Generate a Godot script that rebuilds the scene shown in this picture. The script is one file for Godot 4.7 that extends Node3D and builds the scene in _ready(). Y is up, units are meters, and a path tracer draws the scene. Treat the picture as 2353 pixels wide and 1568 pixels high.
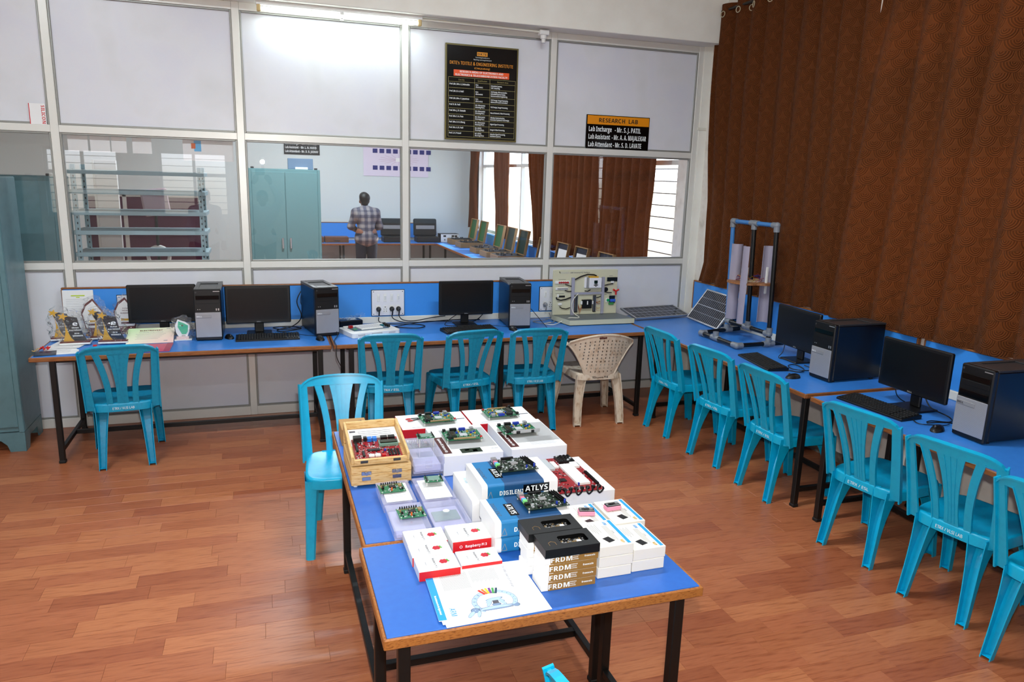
extends Node3D

var M := {}
var taken := {}
var rng := RandomNumberGenerator.new()
var font: SystemFont
var font_b: SystemFont
var text_cache := {}


class B:
	var v := PackedVector3Array()
	var n := PackedVector3Array()
	var t := PackedVector2Array()
	var ix := PackedInt32Array()
	var xf := Transform3D.IDENTITY

	func to(x: float, y: float, z: float, ry := 0.0, rx := 0.0, rz := 0.0) -> B:
		xf = Transform3D(Basis.from_euler(Vector3(rx, ry, rz)), Vector3(x, y, z))
		return self

	func home() -> B:
		xf = Transform3D.IDENTITY
		return self

	func put(p: Vector3, nn: Vector3, uv := Vector2.ZERO) -> int:
		v.append(xf * p)
		n.append((xf.basis * nn).normalized())
		t.append(uv)
		return v.size() - 1

	# corners in any order round the quad; dir says which side is outside
	func qo(a: Vector3, b: Vector3, c: Vector3, d: Vector3, dir: Vector3) -> void:
		var nn := (b - a).cross(c - a)
		if nn.length_squared() < 1e-18:
			nn = (c - a).cross(d - a)
		var flip := nn.dot(dir) < 0.0
		nn = nn.normalized() * (-1.0 if flip else 1.0)
		var i := put(a, nn, Vector2(0, 1))
		put(b, nn, Vector2(1, 1))
		put(c, nn, Vector2(1, 0))
		put(d, nn, Vector2(0, 0))
		if flip:
			ix.append_array([i, i + 1, i + 2, i, i + 2, i + 3])
		else:
			ix.append_array([i, i + 2, i + 1, i, i + 3, i + 2])

	func to3(a: Vector3, b: Vector3, c: Vector3, dir: Vector3) -> void:
		var nn := (b - a).cross(c - a)
		var flip := nn.dot(dir) < 0.0
		nn = nn.normalized() * (-1.0 if flip else 1.0)
		var i := put(a, nn)
		put(b, nn)
		put(c, nn)
		if flip:
			ix.append_array([i, i + 1, i + 2])
		else:
			ix.append_array([i, i + 2, i + 1])

	func box(c: Vector3, s: Vector3, bv := 0.0) -> B:
		var h := s * 0.5
		bv = minf(bv, minf(h.x, minf(h.y, h.z)) * 0.9)
		for ax in 3:
			var u := (ax + 1) % 3
			var w := (ax + 2) % 3
			for sg in [-1.0, 1.0]:
				var p := [Vector3(), Vector3(), Vector3(), Vector3()]
				var k := 0
				for q in [[-1.0, -1.0], [1.0, -1.0], [1.0, 1.0], [-1.0, 1.0]]:
					var r := Vector3()
					r[ax] = sg * h[ax]
					r[u] = q[0] * (h[u] - bv)
					r[w] = q[1] * (h[w] - bv)
					p[k] = c + r
					k += 1
				var d := Vector3()
				d[ax] = sg
				qo(p[0], p[1], p[2], p[3], d)
		if bv > 0.0:
			for ax in 3:
				var u := (ax + 1) % 3
				var w := (ax + 2) % 3
				for su in [-1.0, 1.0]:
					for sw in [-1.0, 1.0]:
						var a := Vector3()
						a[ax] = h[ax] - bv
						a[u] = su * h[u]
						a[w] = sw * (h[w] - bv)
						var b := Vector3()
						b[ax] = h[ax] - bv
						b[u] = su * (h[u] - bv)
						b[w] = sw * h[w]
						var a2 := a
						a2[ax] = -a[ax]
						var b2 := b
						b2[ax] = -b[ax]
						var d := Vector3()
						d[u] = su
						d[w] = sw
						qo(c + a, c + b, c + b2, c + a2, d)
			for sx in [-1.0, 1.0]:
				for sy in [-1.0, 1.0]:
					for sz in [-1.0, 1.0]:
						to3(c + Vector3(sx * h.x, sy * (h.y - bv), sz * (h.z - bv)), c + Vector3(sx * (h.x - bv), sy * h.y, sz * (h.z - bv)), c + Vector3(sx * (h.x - bv), sy * (h.y - bv), sz * h.z), Vector3(sx, sy, sz))
		return self

	# box given by its two corners
	func bb(x0: float, x1: float, y0: float, y1: float, z0: float, z1: float, bv := 0.0) -> B:
		return box(Vector3((x0 + x1) / 2, (y0 + y1) / 2, (z0 + z1) / 2), Vector3(absf(x1 - x0), absf(y1 - y0), absf(z1 - z0)), bv)

	func tube(path: Array, r, sides := 8, caps := true) -> B:
		var k := path.size()
		var up := Vector3.UP
		var d0: Vector3 = (path[1] - path[0]).normalized()
		if absf(d0.dot(up)) > 0.9:
			up = Vector3.RIGHT
		var side := d0.cross(up).normalized()
		var first := v.size()
		var ends := []
		for i in k:
			var d: Vector3 = (path[mini(i + 1, k - 1)] - path[maxi(i - 1, 0)]).normalized()
			side = (side - d * side.dot(d)).normalized()
			var other := d.cross(side)
			var rr: float = r[i] if r is Array else r
			for j in sides + 1:
				var a := TAU * j / sides
				var nn := side * cos(a) + other * sin(a)
				put(path[i] + nn * rr, nn, Vector2(float(j) / sides, float(i) / (k - 1)))
			if i == 0 or i == k - 1:
				ends.append([path[i], side, other, rr, d * (-1.0 if i == 0 else 1.0)])
		for i in k - 1:
			for j in sides:
				var a := first + i * (sides + 1) + j
				var b := a + sides + 1
				ix.append_array([a, b + 1, a + 1, a, b, b + 1])
		if caps:
			for e in ends:
				for j in sides:
					var a0 := TAU * j / sides
					var a1 := TAU * (j + 1) / sides
					to3(e[0], e[0] + (e[1] * cos(a0) + e[2] * sin(a0)) * e[3], e[0] + (e[1] * cos(a1) + e[2] * sin(a1)) * e[3], e[4])
		return self

	func cyl(a: Vector3, b: Vector3, r: float, sides := 12) -> B:
		return tube([a, b], r, sides)

	# profile of (radius, height) pairs turned about y
	func lathe(pr: Array, sides := 20) -> B:
		for i in pr.size() - 1:
			var p: Vector2 = pr[i]
			var q: Vector2 = pr[i + 1]
			var d := q - p
			var nn := Vector2(d.y, -d.x).normalized()
			var f := v.size()
			for j in sides + 1:
				var a := TAU * j / sides
				var o := Vector3(cos(a), 0, sin(a))
				put(o * p.x + Vector3.UP * p.y, o * nn.x + Vector3.UP * nn.y)
				put(o * q.x + Vector3.UP * q.y, o * nn.x + Vector3.UP * nn.y)
			for j in sides:
				var a := f + j * 2
				ix.append_array([a, a + 3, a + 1, a, a + 2, a + 3])
		return self

	# polygon in x, y pushed from z0 to z1
	func prism(poly: PackedVector2Array, z0: float, z1: float) -> B:
		var tr := Geometry2D.triangulate_polygon(poly)
		var mid := Vector2.ZERO
		for p in poly:
			mid += p / poly.size()
		for zz in [[z0, -1.0], [z1, 1.0]]:
			for i in range(0, tr.size(), 3):
				var a := poly[tr[i]]
				var b := poly[tr[i + 1]]
				var c := poly[tr[i + 2]]
				to3(Vector3(a.x, a.y, zz[0]), Vector3(b.x, b.y, zz[0]), Vector3(c.x, c.y, zz[0]), Vector3(0, 0, zz[1] * signf(z1 - z0)))
		var cw := Geometry2D.is_polygon_clockwise(poly)
		for i in poly.size():
			var a := poly[i]
			var b := poly[(i + 1) % poly.size()]
			var d := b - a
			var o := Vector3(d.y, -d.x, 0) * (-1.0 if cw else 1.0)
			qo(Vector3(a.x, a.y, z0), Vector3(b.x, b.y, z0), Vector3(b.x, b.y, z1), Vector3(a.x, a.y, z1), o)
		return self

	# smooth sheet f(u, v); with a thickness it becomes a closed slab
	func sheet(nu: int, nv: int, f: Callable, th := 0.0) -> B:
		var P := []
		var N := []
		for j in nv + 1:
			for i in nu + 1:
				P.append(f.call(float(i) / nu, float(j) / nv))
		for j in nv + 1:
			for i in nu + 1:
				var du: Vector3 = P[j * (nu + 1) + mini(i + 1, nu)] - P[j * (nu + 1) + maxi(i - 1, 0)]
				var dv: Vector3 = P[mini(j + 1, nv) * (nu + 1) + i] - P[maxi(j - 1, 0) * (nu + 1) + i]
				N.append(du.cross(dv).normalized())
		for s in ([1.0, -1.0] if th > 0.0 else [1.0]):
			var f0 := v.size()
			for j in nv + 1:
				for i in nu + 1:
					var k := j * (nu + 1) + i
					put(P[k] + N[k] * th * 0.5 * s, N[k] * s, Vector2(float(i) / nu, float(j) / nv))
			for j in nv:
				for i in nu:
					var a := f0 + j * (nu + 1) + i
					var b := a + nu + 1
					if s > 0:
						ix.append_array([a, b + 1, a + 1, a, b, b + 1])
					else:
						ix.append_array([a, a + 1, b + 1, a, b + 1, b])
		if th > 0.0:
			var rim := []
			for i in nu:
				rim.append([i, i + 1, nu + 1 + i])
				rim.append([nv * (nu + 1) + i, nv * (nu + 1) + i + 1, (nv - 1) * (nu + 1) + i])
			for j in nv:
				rim.append([j * (nu + 1), (j + 1) * (nu + 1), j * (nu + 1) + 1])
				rim.append([j * (nu + 1) + nu, (j + 1) * (nu + 1) + nu, j * (nu + 1) + nu - 1])
			for e in rim:
				var a: Vector3 = P[e[0]]
				var b: Vector3 = P[e[1]]
				var na: Vector3 = N[e[0]] * th * 0.5
				var nb: Vector3 = N[e[1]] * th * 0.5
				qo(a + na, b + nb, b - nb, a - na, a - P[e[2]])
		return self

	func ball(c: Vector3, r: Vector3, sides := 12, rings := 8) -> B:
		var f := v.size()
		for j in rings + 1:
			var b := PI * j / rings - PI / 2
			for i in sides + 1:
				var a := TAU * i / sides
				var d := Vector3(cos(b) * cos(a), sin(b), cos(b) * sin(a))
				put(c + d * r, d / r, Vector2(float(i) / sides, float(j) / rings))
		for j in rings:
			for i in sides:
				var a := f + j * (sides + 1) + i
				var b := a + sides + 1
				ix.append_array([a, a + 1, b + 1, a, b + 1, b])
		return self

	func arrays(av: PackedVector3Array, an: PackedVector3Array, ai: PackedInt32Array, x: Transform3D) -> B:
		var f := v.size()
		var full := xf * x
		for i in av.size():
			v.append(full * av[i])
			n.append((full.basis * an[i]).normalized())
			t.append(Vector2.ZERO)
		for i in ai:
			ix.append(i + f)
		return self

	func mesh() -> ArrayMesh:
		var m := ArrayMesh.new()
		var a := []
		a.resize(Mesh.ARRAY_MAX)
		a[Mesh.ARRAY_VERTEX] = v
		a[Mesh.ARRAY_NORMAL] = n
		a[Mesh.ARRAY_TEX_UV] = t
		a[Mesh.ARRAY_INDEX] = ix
		m.add_surface_from_arrays(Mesh.PRIMITIVE_TRIANGLES, a)
		return m


# ---------------------------------------------------------------- naming and parenting
func numbered(called: String) -> String:
	if not taken.has(called):
		taken[called] = 0
		return called
	taken[called] += 1
	return "%s_%03d" % [called, taken[called]]


func meta(o: Node, label: String, category: String, group := "") -> void:
	o.set_meta("label", label)
	o.set_meta("category", category)
	if group:
		o.set_meta("group", group)


func thing(called: String, label: String, category: String, at := Vector3.ZERO, turn := 0.0, group := "") -> Node3D:
	var o := Node3D.new()
	o.name = numbered(called)
	add_child(o)
	o.position = at
	o.rotation.y = turn
	meta(o, label, category, group)
	return o


func struct(called: String) -> Node3D:
	var o := Node3D.new()
	o.name = called
	add_child(o)
	o.set_meta("kind", "structure")
	return o


func part(b: B, called: String, mat: Material, parent: Node, label := "") -> MeshInstance3D:
	return place(b.mesh(), called, mat, parent, label)


func place(m: Mesh, called: String, mat: Material, parent: Node, label := "", x := Transform3D.IDENTITY) -> MeshInstance3D:
	var o := MeshInstance3D.new()
	o.mesh = m
	o.material_override = mat
	o.name = called
	o.transform = x
	parent.add_child(o, true)
	if label:
		o.set_meta("label", label)
	return o


func single(b: B, called: String, mat: Material, label: String, category: String, at := Vector3.ZERO, turn := 0.0, group := "") -> MeshInstance3D:
	var o := place(b.mesh(), numbered(called), mat, self)
	o.position = at
	o.rotation.y = turn
	meta(o, label, category, group)
	return o


func copy(o: Node3D, called: String, label: String, at: Vector3, turn := 0.0) -> Node3D:
	var c := o.duplicate()
	c.name = numbered(called)
	add_child(c)
	c.position = at
	c.rotation = Vector3(0, turn, 0)
	c.set_meta("label", label)
	return c


func V(x: float, y: float, z: float) -> Vector3:
	return Vector3(x, y, z)


# ---------------------------------------------------------------- lettering
# flat letters of height h, w wide if w > 0, centred (al 0), from the left (al -1); faces +z
func text(b: B, s: String, h: float, at: Vector3, al := 0, w := 0.0, bold := true, tf := Transform3D.IDENTITY, squeeze := 1.0) -> void:
	var key := s + ("b" if bold else "r")
	if not text_cache.has(key):
		var tm := TextMesh.new()
		tm.font = font_b if bold else font
		tm.text = s
		tm.font_size = 24
		tm.pixel_size = 0.01
		tm.depth = 0.01
		tm.curve_step = 4.0
		text_cache[key] = tm.get_mesh_arrays()
	var a: Array = text_cache[key]
	if a.is_empty() or a[Mesh.ARRAY_VERTEX] == null:
		return
	var vs: PackedVector3Array = a[Mesh.ARRAY_VERTEX]
	var lo := Vector3(1e9, 1e9, 1e9)
	var hi := -lo
	for p in vs:
		lo = lo.min(p)
		hi = hi.max(p)
	var k := h / 0.175   # cap height of 24 px letters
	var kx := w / (hi.x - lo.x) if w > 0.0 else k * squeeze
	var ox := -(lo.x + hi.x) / 2 if al == 0 else (-lo.x if al < 0 else -hi.x)
	var base := -0.0875 + 0.0
	var x := Transform3D(Basis(Vector3(kx, 0, 0), Vector3(0, k, 0), Vector3(0, 0, 0.03)), at + Vector3(ox * kx, 0, 0.0002))
	b.arrays(vs, a[Mesh.ARRAY_NORMAL], a[Mesh.ARRAY_INDEX], tf * x)


# ---------------------------------------------------------------- materials
func col(c: Color, rough := 0.6, metal := 0.0) -> StandardMaterial3D:
	var m := StandardMaterial3D.new()
	m.albedo_color = c
	m.roughness = rough
	m.metallic = metal
	return m


func noise_tex(seed_: int, freq: float, colors: Array, octaves := 4, size := 512, as_normal := false) -> NoiseTexture2D:
	var nz := FastNoiseLite.new()
	nz.seed = seed_
	nz.frequency = freq
	nz.fractal_octaves = octaves
	var nt := NoiseTexture2D.new()
	nt.noise = nz
	nt.width = size
	nt.height = size
	nt.seamless = true
	nt.as_normal_map = as_normal
	if colors:
		var g := Gradient.new()
		g.offsets = PackedFloat32Array(range(colors.size()).map(func(i): return float(i) / (colors.size() - 1)))
		g.colors = PackedColorArray(colors)
		nt.color_ramp = g
	return nt


func tri(m: StandardMaterial3D, tex: Texture2D, scale: Vector3, world := false) -> StandardMaterial3D:
	m.albedo_texture = tex
	m.uv1_triplanar = true
	m.uv1_world_triplanar = world
	m.uv1_scale = scale
	return m


func make_materials() -> void:
	M.alum = col(Color(0.89, 0.885, 0.86), 0.32, 0.12)
	M.bead = col(Color(0.60, 0.60, 0.58), 0.4, 0.35)
	M.panel = col(Color(0.87, 0.875, 0.90), 0.33)
	M.panel.albedo_texture = noise_tex(3, 0.004, [Color(0.97, 0.97, 0.96), Color(1, 1, 1), Color(0.98, 0.98, 1)], 4, 512)
	M.panel.uv1_triplanar = true
	M.panel.uv1_world_triplanar = true
	M.panel.uv1_scale = V(0.7, 0.7, 0.7)
	M.wall = col(Color(0.95, 0.95, 0.92), 0.75)
	tri(M.wall, noise_tex(5, 0.01, [Color(0.96, 0.95, 0.94), Color(1, 1, 1)], 5), V(0.5, 0.5, 0.5), true)
	M.wall_low = col(Color(0.90, 0.88, 0.85), 0.75)
	tri(M.wall_low, noise_tex(6, 0.012, [Color(0.86, 0.85, 0.83), Color(0.98, 0.97, 0.96), Color(1, 1, 1), Color(0.95, 0.94, 0.93)], 5), V(0.8, 0.8, 0.8), true)
	M.wall_next = col(Color(0.82, 0.86, 0.86), 0.8)
	M.ceiling = col(Color(0.93, 0.93, 0.91), 0.85)
	M.skirting = col(Color(0.62, 0.60, 0.57), 0.6)
	tri(M.skirting, noise_tex(8, 0.03, [Color(0.55, 0.53, 0.5), Color(1, 0.98, 0.95)], 4), V(1.5, 1.5, 1.5), true)
	M.blue = col(Color(0.23, 0.52, 0.85), 0.34)
	tri(M.blue, noise_tex(11, 0.03, [Color(0.93, 0.95, 0.97), Color(1, 1, 1)], 5), V(1.2, 1.2, 1.2), true)
	M.blue_board = col(Color(0.22, 0.56, 0.90), 0.45)
	M.blue_flash_lit = col(Color(0.17, 0.41, 0.75), 0.36)  # same laminate as the desks, its flash-lit tone put into the colour
	tri(M.blue_flash_lit, noise_tex(12, 0.04, [Color(0.93, 0.94, 0.97), Color(1, 1, 1)], 5), V(1.5, 1.5, 1.5), true)
	var grain := noise_tex(21, 0.012, [Color(0.62, 0.52, 0.42), Color(0.95, 0.9, 0.84), Color(1, 1, 1), Color(0.8, 0.72, 0.62)], 5)
	M.edge_x = col(Color(0.57, 0.365, 0.20), 0.42)
	tri(M.edge_x, grain, V(1.2, 16, 16), true)
	M.edge_z = col(Color(0.57, 0.365, 0.20), 0.42)
	tri(M.edge_z, grain, V(16, 16, 1.2), true)
	M.edge_table = col(Color(0.66, 0.42, 0.20), 0.5)
	tri(M.edge_table, noise_tex(23, 0.03, [Color(0.35, 0.25, 0.18), Color(0.9, 0.85, 0.78), Color(1, 1, 1), Color(0.75, 0.65, 0.55)], 5), V(3, 14, 3), true)
	M.steel = col(Color(0.055, 0.05, 0.048), 0.45, 0.1)
	tri(M.steel, noise_tex(25, 0.05, [Color(1, 1, 1), Color(1, 0.98, 0.95), Color(1.0, 0.8, 0.6)], 5), V(3, 3, 3), true)
	M.trunk = col(Color(0.88, 0.87, 0.82), 0.45)
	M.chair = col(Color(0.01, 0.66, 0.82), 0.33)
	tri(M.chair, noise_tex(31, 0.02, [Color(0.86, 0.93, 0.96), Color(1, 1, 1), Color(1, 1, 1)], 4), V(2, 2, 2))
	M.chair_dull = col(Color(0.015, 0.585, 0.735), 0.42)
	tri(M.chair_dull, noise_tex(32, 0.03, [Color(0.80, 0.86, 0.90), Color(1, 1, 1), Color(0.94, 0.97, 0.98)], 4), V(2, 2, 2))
	M.cream_chair = col(Color(0.87, 0.82, 0.75), 0.5)
	tri(M.cream_chair, noise_tex(33, 0.02, [Color(0.70, 0.58, 0.48), Color(0.96, 0.94, 0.92), Color(1, 1, 1), Color(1, 1, 1)], 5), V(1.6, 1.0, 1.6))
	M.white_paint = col(Color(0.93, 0.95, 0.95), 0.6)
	M.black = col(Color(0.022, 0.023, 0.026), 0.42)
	M.black_matt = col(Color(0.03, 0.03, 0.032), 0.65)
	M.black_gloss = col(Color(0.016, 0.017, 0.02), 0.14)
	M.screen = col(Color(0.022, 0.023, 0.026), 0.28)
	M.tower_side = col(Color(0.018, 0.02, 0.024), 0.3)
	M.grey_dark = col(Color(0.22, 0.22, 0.23), 0.5)
	M.grey = col(Color(0.55, 0.55, 0.56), 0.5)
	M.chrome = col(Color(0.75, 0.75, 0.75), 0.2, 1.0)
	M.white = col(Color(0.90, 0.90, 0.89), 0.5)
	M.paper = col(Color(0.93, 0.93, 0.93), 0.8)
	M.plate = col(Color(0.90, 0.90, 0.92), 0.3)
	M.teal_steel = col(Color(0.36, 0.50, 0.53), 0.38, 0.1)
	tri(M.teal_steel, noise_tex(41, 0.02, [Color(0.93, 0.94, 0.94), Color(1, 1, 1), Color(1, 1, 1)], 5), V(1, 1, 1), true)
	M.teal_steel_b = col(Color(0.44, 0.62, 0.64), 0.35, 0.1)
	M.brown_rod = col(Color(0.12, 0.09, 0.07), 0.4, 0.3)
	M.silver = col(Color(0.80, 0.80, 0.80), 0.3, 0.8)
	M.gold = col(Color(0.86, 0.66, 0.12), 0.35, 0.3)
	M.pane = col(Color(0.25, 0.30, 0.30, 0.03), 0.0)
	M.pane.transparency = BaseMaterial3D.TRANSPARENCY_ALPHA
	M.clear = col(Color(0.90, 0.90, 1.0, 0.14), 0.08)
	M.clear.transparency = BaseMaterial3D.TRANSPARENCY_ALPHA
	M.window_frame = col(Color(0.85, 0.86, 0.84), 0.5)
	M.grille = col(Color(0.30, 0.31, 0.30), 0.5)
	M.tube_glow = col(Color(1, 1, 1), 0.4)
	M.tube_glow.emission_enabled = true
	M.tube_glow.emission = Color(0.95, 1.0, 0.98)
	M.tube_glow.emission_energy_multiplier = 5.0
	M.fill_tube_glow = M.tube_glow.duplicate()  # glow of the added ceiling tubes that fill both rooms
	M.fill_tube_glow.emission = Color(0.92, 0.97, 1.0)
	M.fill_tube_glow.emission_energy_multiplier = 32.0


func make_view() -> void:
	var cam := Camera3D.new()
	cam.name = "camera"
	cam.position = V(-3.9817, 1.9901, 6.2307)
	cam.rotation = Vector3(deg_to_rad(-12.4692), deg_to_rad(-18.8206), deg_to_rad(1.6913))
	cam.fov = rad_to_deg(2.0 * atan(784.0 / 1693.11))
	cam.near = 0.02
	cam.far = 200.0
	add_child(cam)
	cam.current = true
	var env := Environment.new()
	env.background_mode = Environment.BG_SKY
	var sky := Sky.new()
	var sm := ProceduralSkyMaterial.new()
	sm.sky_top_color = Color(0.62, 0.74, 0.92)
	sm.sky_horizon_color = Color(0.93, 0.95, 0.97)
	sm.ground_bottom_color = Color(0.55, 0.52, 0.47)
	sm.ground_horizon_color = Color(0.85, 0.85, 0.82)
	sm.sun_angle_max = 0.0
	sky.sky_material = sm
	env.sky = sky
	env.background_energy_multiplier = 5.0
	env.tonemap_mode = Environment.TONE_MAPPER_LINEAR
	env.tonemap_exposure = 1.16
	env.sdfgi_enabled = true
	env.ssao_enabled = true
	env.ssil_enabled = true
	var we := WorldEnvironment.new()
	we.name = "environment"
	we.environment = env
	add_child(we)
	# afternoon sun on the window side of the building
	var sun := DirectionalLight3D.new()
	sun.name = "sun"
	sun.rotation = Vector3(deg_to_rad(-40.0), deg_to_rad(104.0), 0)
	sun.light_color = Color(1.0, 0.96, 0.90)
	sun.light_energy = 3.0
	sun.light_angular_distance = 0.5
	sun.shadow_enabled = true
	add_child(sun)
	# the photographer's flash, seen mirrored in the glass of the partition
	var fl := SpotLight3D.new()
	fl.name = "camera_flash"
	fl.position = V(-3.936, 2.126, 6.19)
	fl.light_color = Color(1.0, 0.985, 0.96)
	fl.light_energy = 5.6
	fl.light_size = 0.03
	fl.spot_range = 30.0
	fl.spot_attenuation = 2.0
	fl.spot_angle = 58.0
	fl.spot_angle_attenuation = 0.6
	fl.rotation = Vector3(deg_to_rad(-9.0), deg_to_rad(-18.8), 0)
	fl.shadow_enabled = true
	add_child(fl)


# ---------------------------------------------------------------- the two rooms
const MULL := [-6.62, -5.362, -4.108, -2.834, -1.555, -0.108]
const T1 := 2.243
const T2 := 1.253
const T3 := 3.18


func make_rooms() -> void:
	# partition of aluminium sections with laminate panels
	var w := struct("wall_back")
	for x in MULL:
		part(B.new().bb(x - 0.027, x + 0.027, 0, 3.21, -0.055, 0.0, 0.003), "mullion", M.alum, w)
	for i in MULL.size():
		var x0: float = MULL[i - 1] + 0.027 if i > 0 else -8.2
		var x1: float = MULL[i] - 0.027
		part(B.new().bb(x0, x1, 0, 0.075, -0.05, -0.002, 0.003), "bottom_rail", M.alum, w)
		part(B.new().bb(x0, x1, T2 - 0.026, T2 + 0.026, -0.05, -0.002, 0.003), "transom", M.alum, w)
		part(B.new().bb(x0, x1, T1 - 0.026, T1 + 0.026, -0.05, -0.002, 0.003), "transom", M.alum, w)
		part(B.new().bb(x0, x1, T3 - 0.028, 3.21, -0.05, -0.002, 0.003), "top_rail", M.alum, w)
		part(B.new().bb(x0, x1, 0.075, T2 - 0.026, -0.035, -0.02), "panel", M.panel, w)
		part(B.new().bb(x0, x1, T1 + 0.026, T3 - 0.028, -0.035, -0.02), "panel", M.panel, w)
		for yy in [[0.075, T2 - 0.026], [T1 + 0.026, T3 - 0.028]]:
			part(bead_frame(x0, x1, yy[0], yy[1], -0.02, -0.006), "bead", M.bead, w)
		# glazed light
		var win := struct("window_%d" % (i + 1))
		part(B.new().bb(x0 + 0.012, x1 - 0.012, T2 + 0.036, T1 - 0.036, -0.031, -0.025), "pane", M.pane, win)
		part(bead_frame(x0, x1, T2 + 0.026, T1 - 0.026, -0.04, -0.008), "frame", M.bead, win)
	part(B.new().bb(-8.2, 0.0, 3.21, 3.95, -0.1, 0.20, 0.004), "lintel_beam", M.wall, w)
	part(B.new().bb(-0.081, 0.0, 0, 3.21, -0.1, 0.012), "pillar", M.wall, w)

	# right wall with window openings in both rooms
	var r := struct("wall_right")
	wall_with_holes(r, 0.0, 0.2, -8.2, 9.0, 0.0, 3.95, [[-7.7, -4.3, 0.98, 2.9], [-3.9, -0.45, 0.98, 2.9], [1.95, 4.3, 1.25, 3.3]])
	part(B.new().bb(0.02, 0.18, 2.45, 2.86, 1.95, 4.3), "sun_shade_band", M.wall, r)
	var grille_spots := [[-7.7, -4.3, 0.98, 2.9], [-3.9, -0.45, 0.98, 2.9], [1.95, 4.3, 1.25, 3.3]]
	for i in 3:
		var g: Array = grille_spots[i]
		barred_window("window_%d" % (7 + i), g[0], g[1], g[2], g[3], 0.1, true)
	var bs := struct("baseboard_right")
	part(B.new().bb(-0.012, -0.001, 0.0, 0.075, 0.02, 9.0, 0.002), "skirting", M.skirting, bs)

	# walls that the photograph only shows mirrored or by their light
	var l := struct("wall_left")
	part(B.new().bb(-8.4, -8.2, 0, 3.95, -8.2, 9.2), "masonry", M.wall, l)
	var re := struct("wall_rear")
	var holes := [[-7.6, -6.4, 1.1, 2.3], [-5.75, -4.55, 1.1, 2.3]]
	wall_with_holes_x(re, 9.0, 9.2, -8.2, 0.2, 0.0, 3.95, holes)
	for i in 2:
		var g: Array = holes[i]
		barred_window("window_%d" % (10 + i), g[0], g[1], g[2], g[3], 9.1, false)
	var fa := struct("wall_far")
	part(B.new().bb(-8.2, 0.0, 0, 3.95, -8.4, -8.2), "masonry", M.wall_next, fa)
	var ce := struct("ceiling")
	part(B.new().bb(-8.4, 0.2, 3.95, 4.15, -8.4, 9.2), "slab", M.ceiling, ce)

	make_floor()


func bead_frame(x0: float, x1: float, y0: float, y1: float, z0: float, z1: float) -> B:
	var b := B.new()
	var k := 0.014
	b.bb(x0, x0 + k, y0, y1, z0, z1, 0.003)
	b.bb(x1 - k, x1, y0, y1, z0, z1, 0.003)
	b.bb(x0 + k, x1 - k, y0, y0 + k, z0, z1, 0.003)
	b.bb(x0 + k, x1 - k, y1 - k, y1, z0, z1, 0.003)
	return b


# wall in the plane x0..x1; holes are [z0, z1, y0, y1] in order of z
func wall_with_holes(p: Node, x0: float, x1: float, z0: float, z1: float, y0: float, y1: float, holes: Array) -> void:
	var z := z0
	for h in holes:
		part(B.new().bb(x0, x1, y0, y1, z, h[0]), "masonry", M.wall_low if h[0] > 0 else M.wall, p)
		part(B.new().bb(x0, x1, y0, h[2], h[0], h[1]), "masonry", M.wall_low, p)
		part(B.new().bb(x0, x1, h[3], y1, h[0], h[1]), "masonry", M.wall, p)
		z = h[1]
	part(B.new().bb(x0, x1, y0, y1, z, z1), "masonry", M.wall_low, p)


func wall_with_holes_x(p: Node, z0: float, z1: float, x0: float, x1: float, y0: float, y1: float, holes: Array) -> void:
	var x := x0
	for h in holes:
		part(B.new().bb(x, h[0], y0, y1, z0, z1), "masonry", M.wall, p)
		part(B.new().bb(h[0], h[1], y0, h[2], z0, z1), "masonry", M.wall, p)
		part(B.new().bb(h[0], h[1], h[3], y1, z0, z1), "masonry", M.wall, p)
		x = h[1]
	part(B.new().bb(x, x1, y0, y1, z0, z1), "masonry", M.wall, p)


func barred_window(called: String, a0: float, a1: float, y0: float, y1: float, d: float, along_z: bool) -> void:
	var w := struct(called)
	var q := func(b: B, u0, u1, v0, v1, t):
		if along_z:
			b.bb(d - t, d + t, v0, v1, u0, u1)
		else:
			b.bb(u0, u1, v0, v1, d - t, d + t)
	var n := maxi(1, roundi((a1 - a0) / (1.0 if a0 < 0.0 and along_z else 0.6)))
	var f := B.new()
	q.call(f, a0, a1, y0, y0 + 0.05, 0.03)
	q.call(f, a0, a1, y1 - 0.05, y1, 0.03)
	for i in n + 1:
		var u := a0 + (a1 - a0 - 0.05) * i / n
		q.call(f, u, u + 0.05, y0 + 0.05, y1 - 0.05, 0.03)
	var ym := y0 + (y1 - y0) * 0.62
	q.call(f, a0, a1, ym, ym + 0.05, 0.028)
	part(f, "frame", M.window_frame, w)
	var rows := roundi((y1 - y0) / 0.13)
	for i in range(1, 0 if called == "window_7" else rows):
		var y := y0 + (y1 - y0) * i / rows
		var b := B.new()
		if along_z:
			b.tube([V(d + 0.05, y, a0), V(d + 0.05, y, a1)], 0.006, 6)
		else:
			b.tube([V(a0, y, d + 0.05), V(a1, y, d + 0.05)], 0.006, 6)
		part(b, "grille_bar", M.grille, w)


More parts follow.
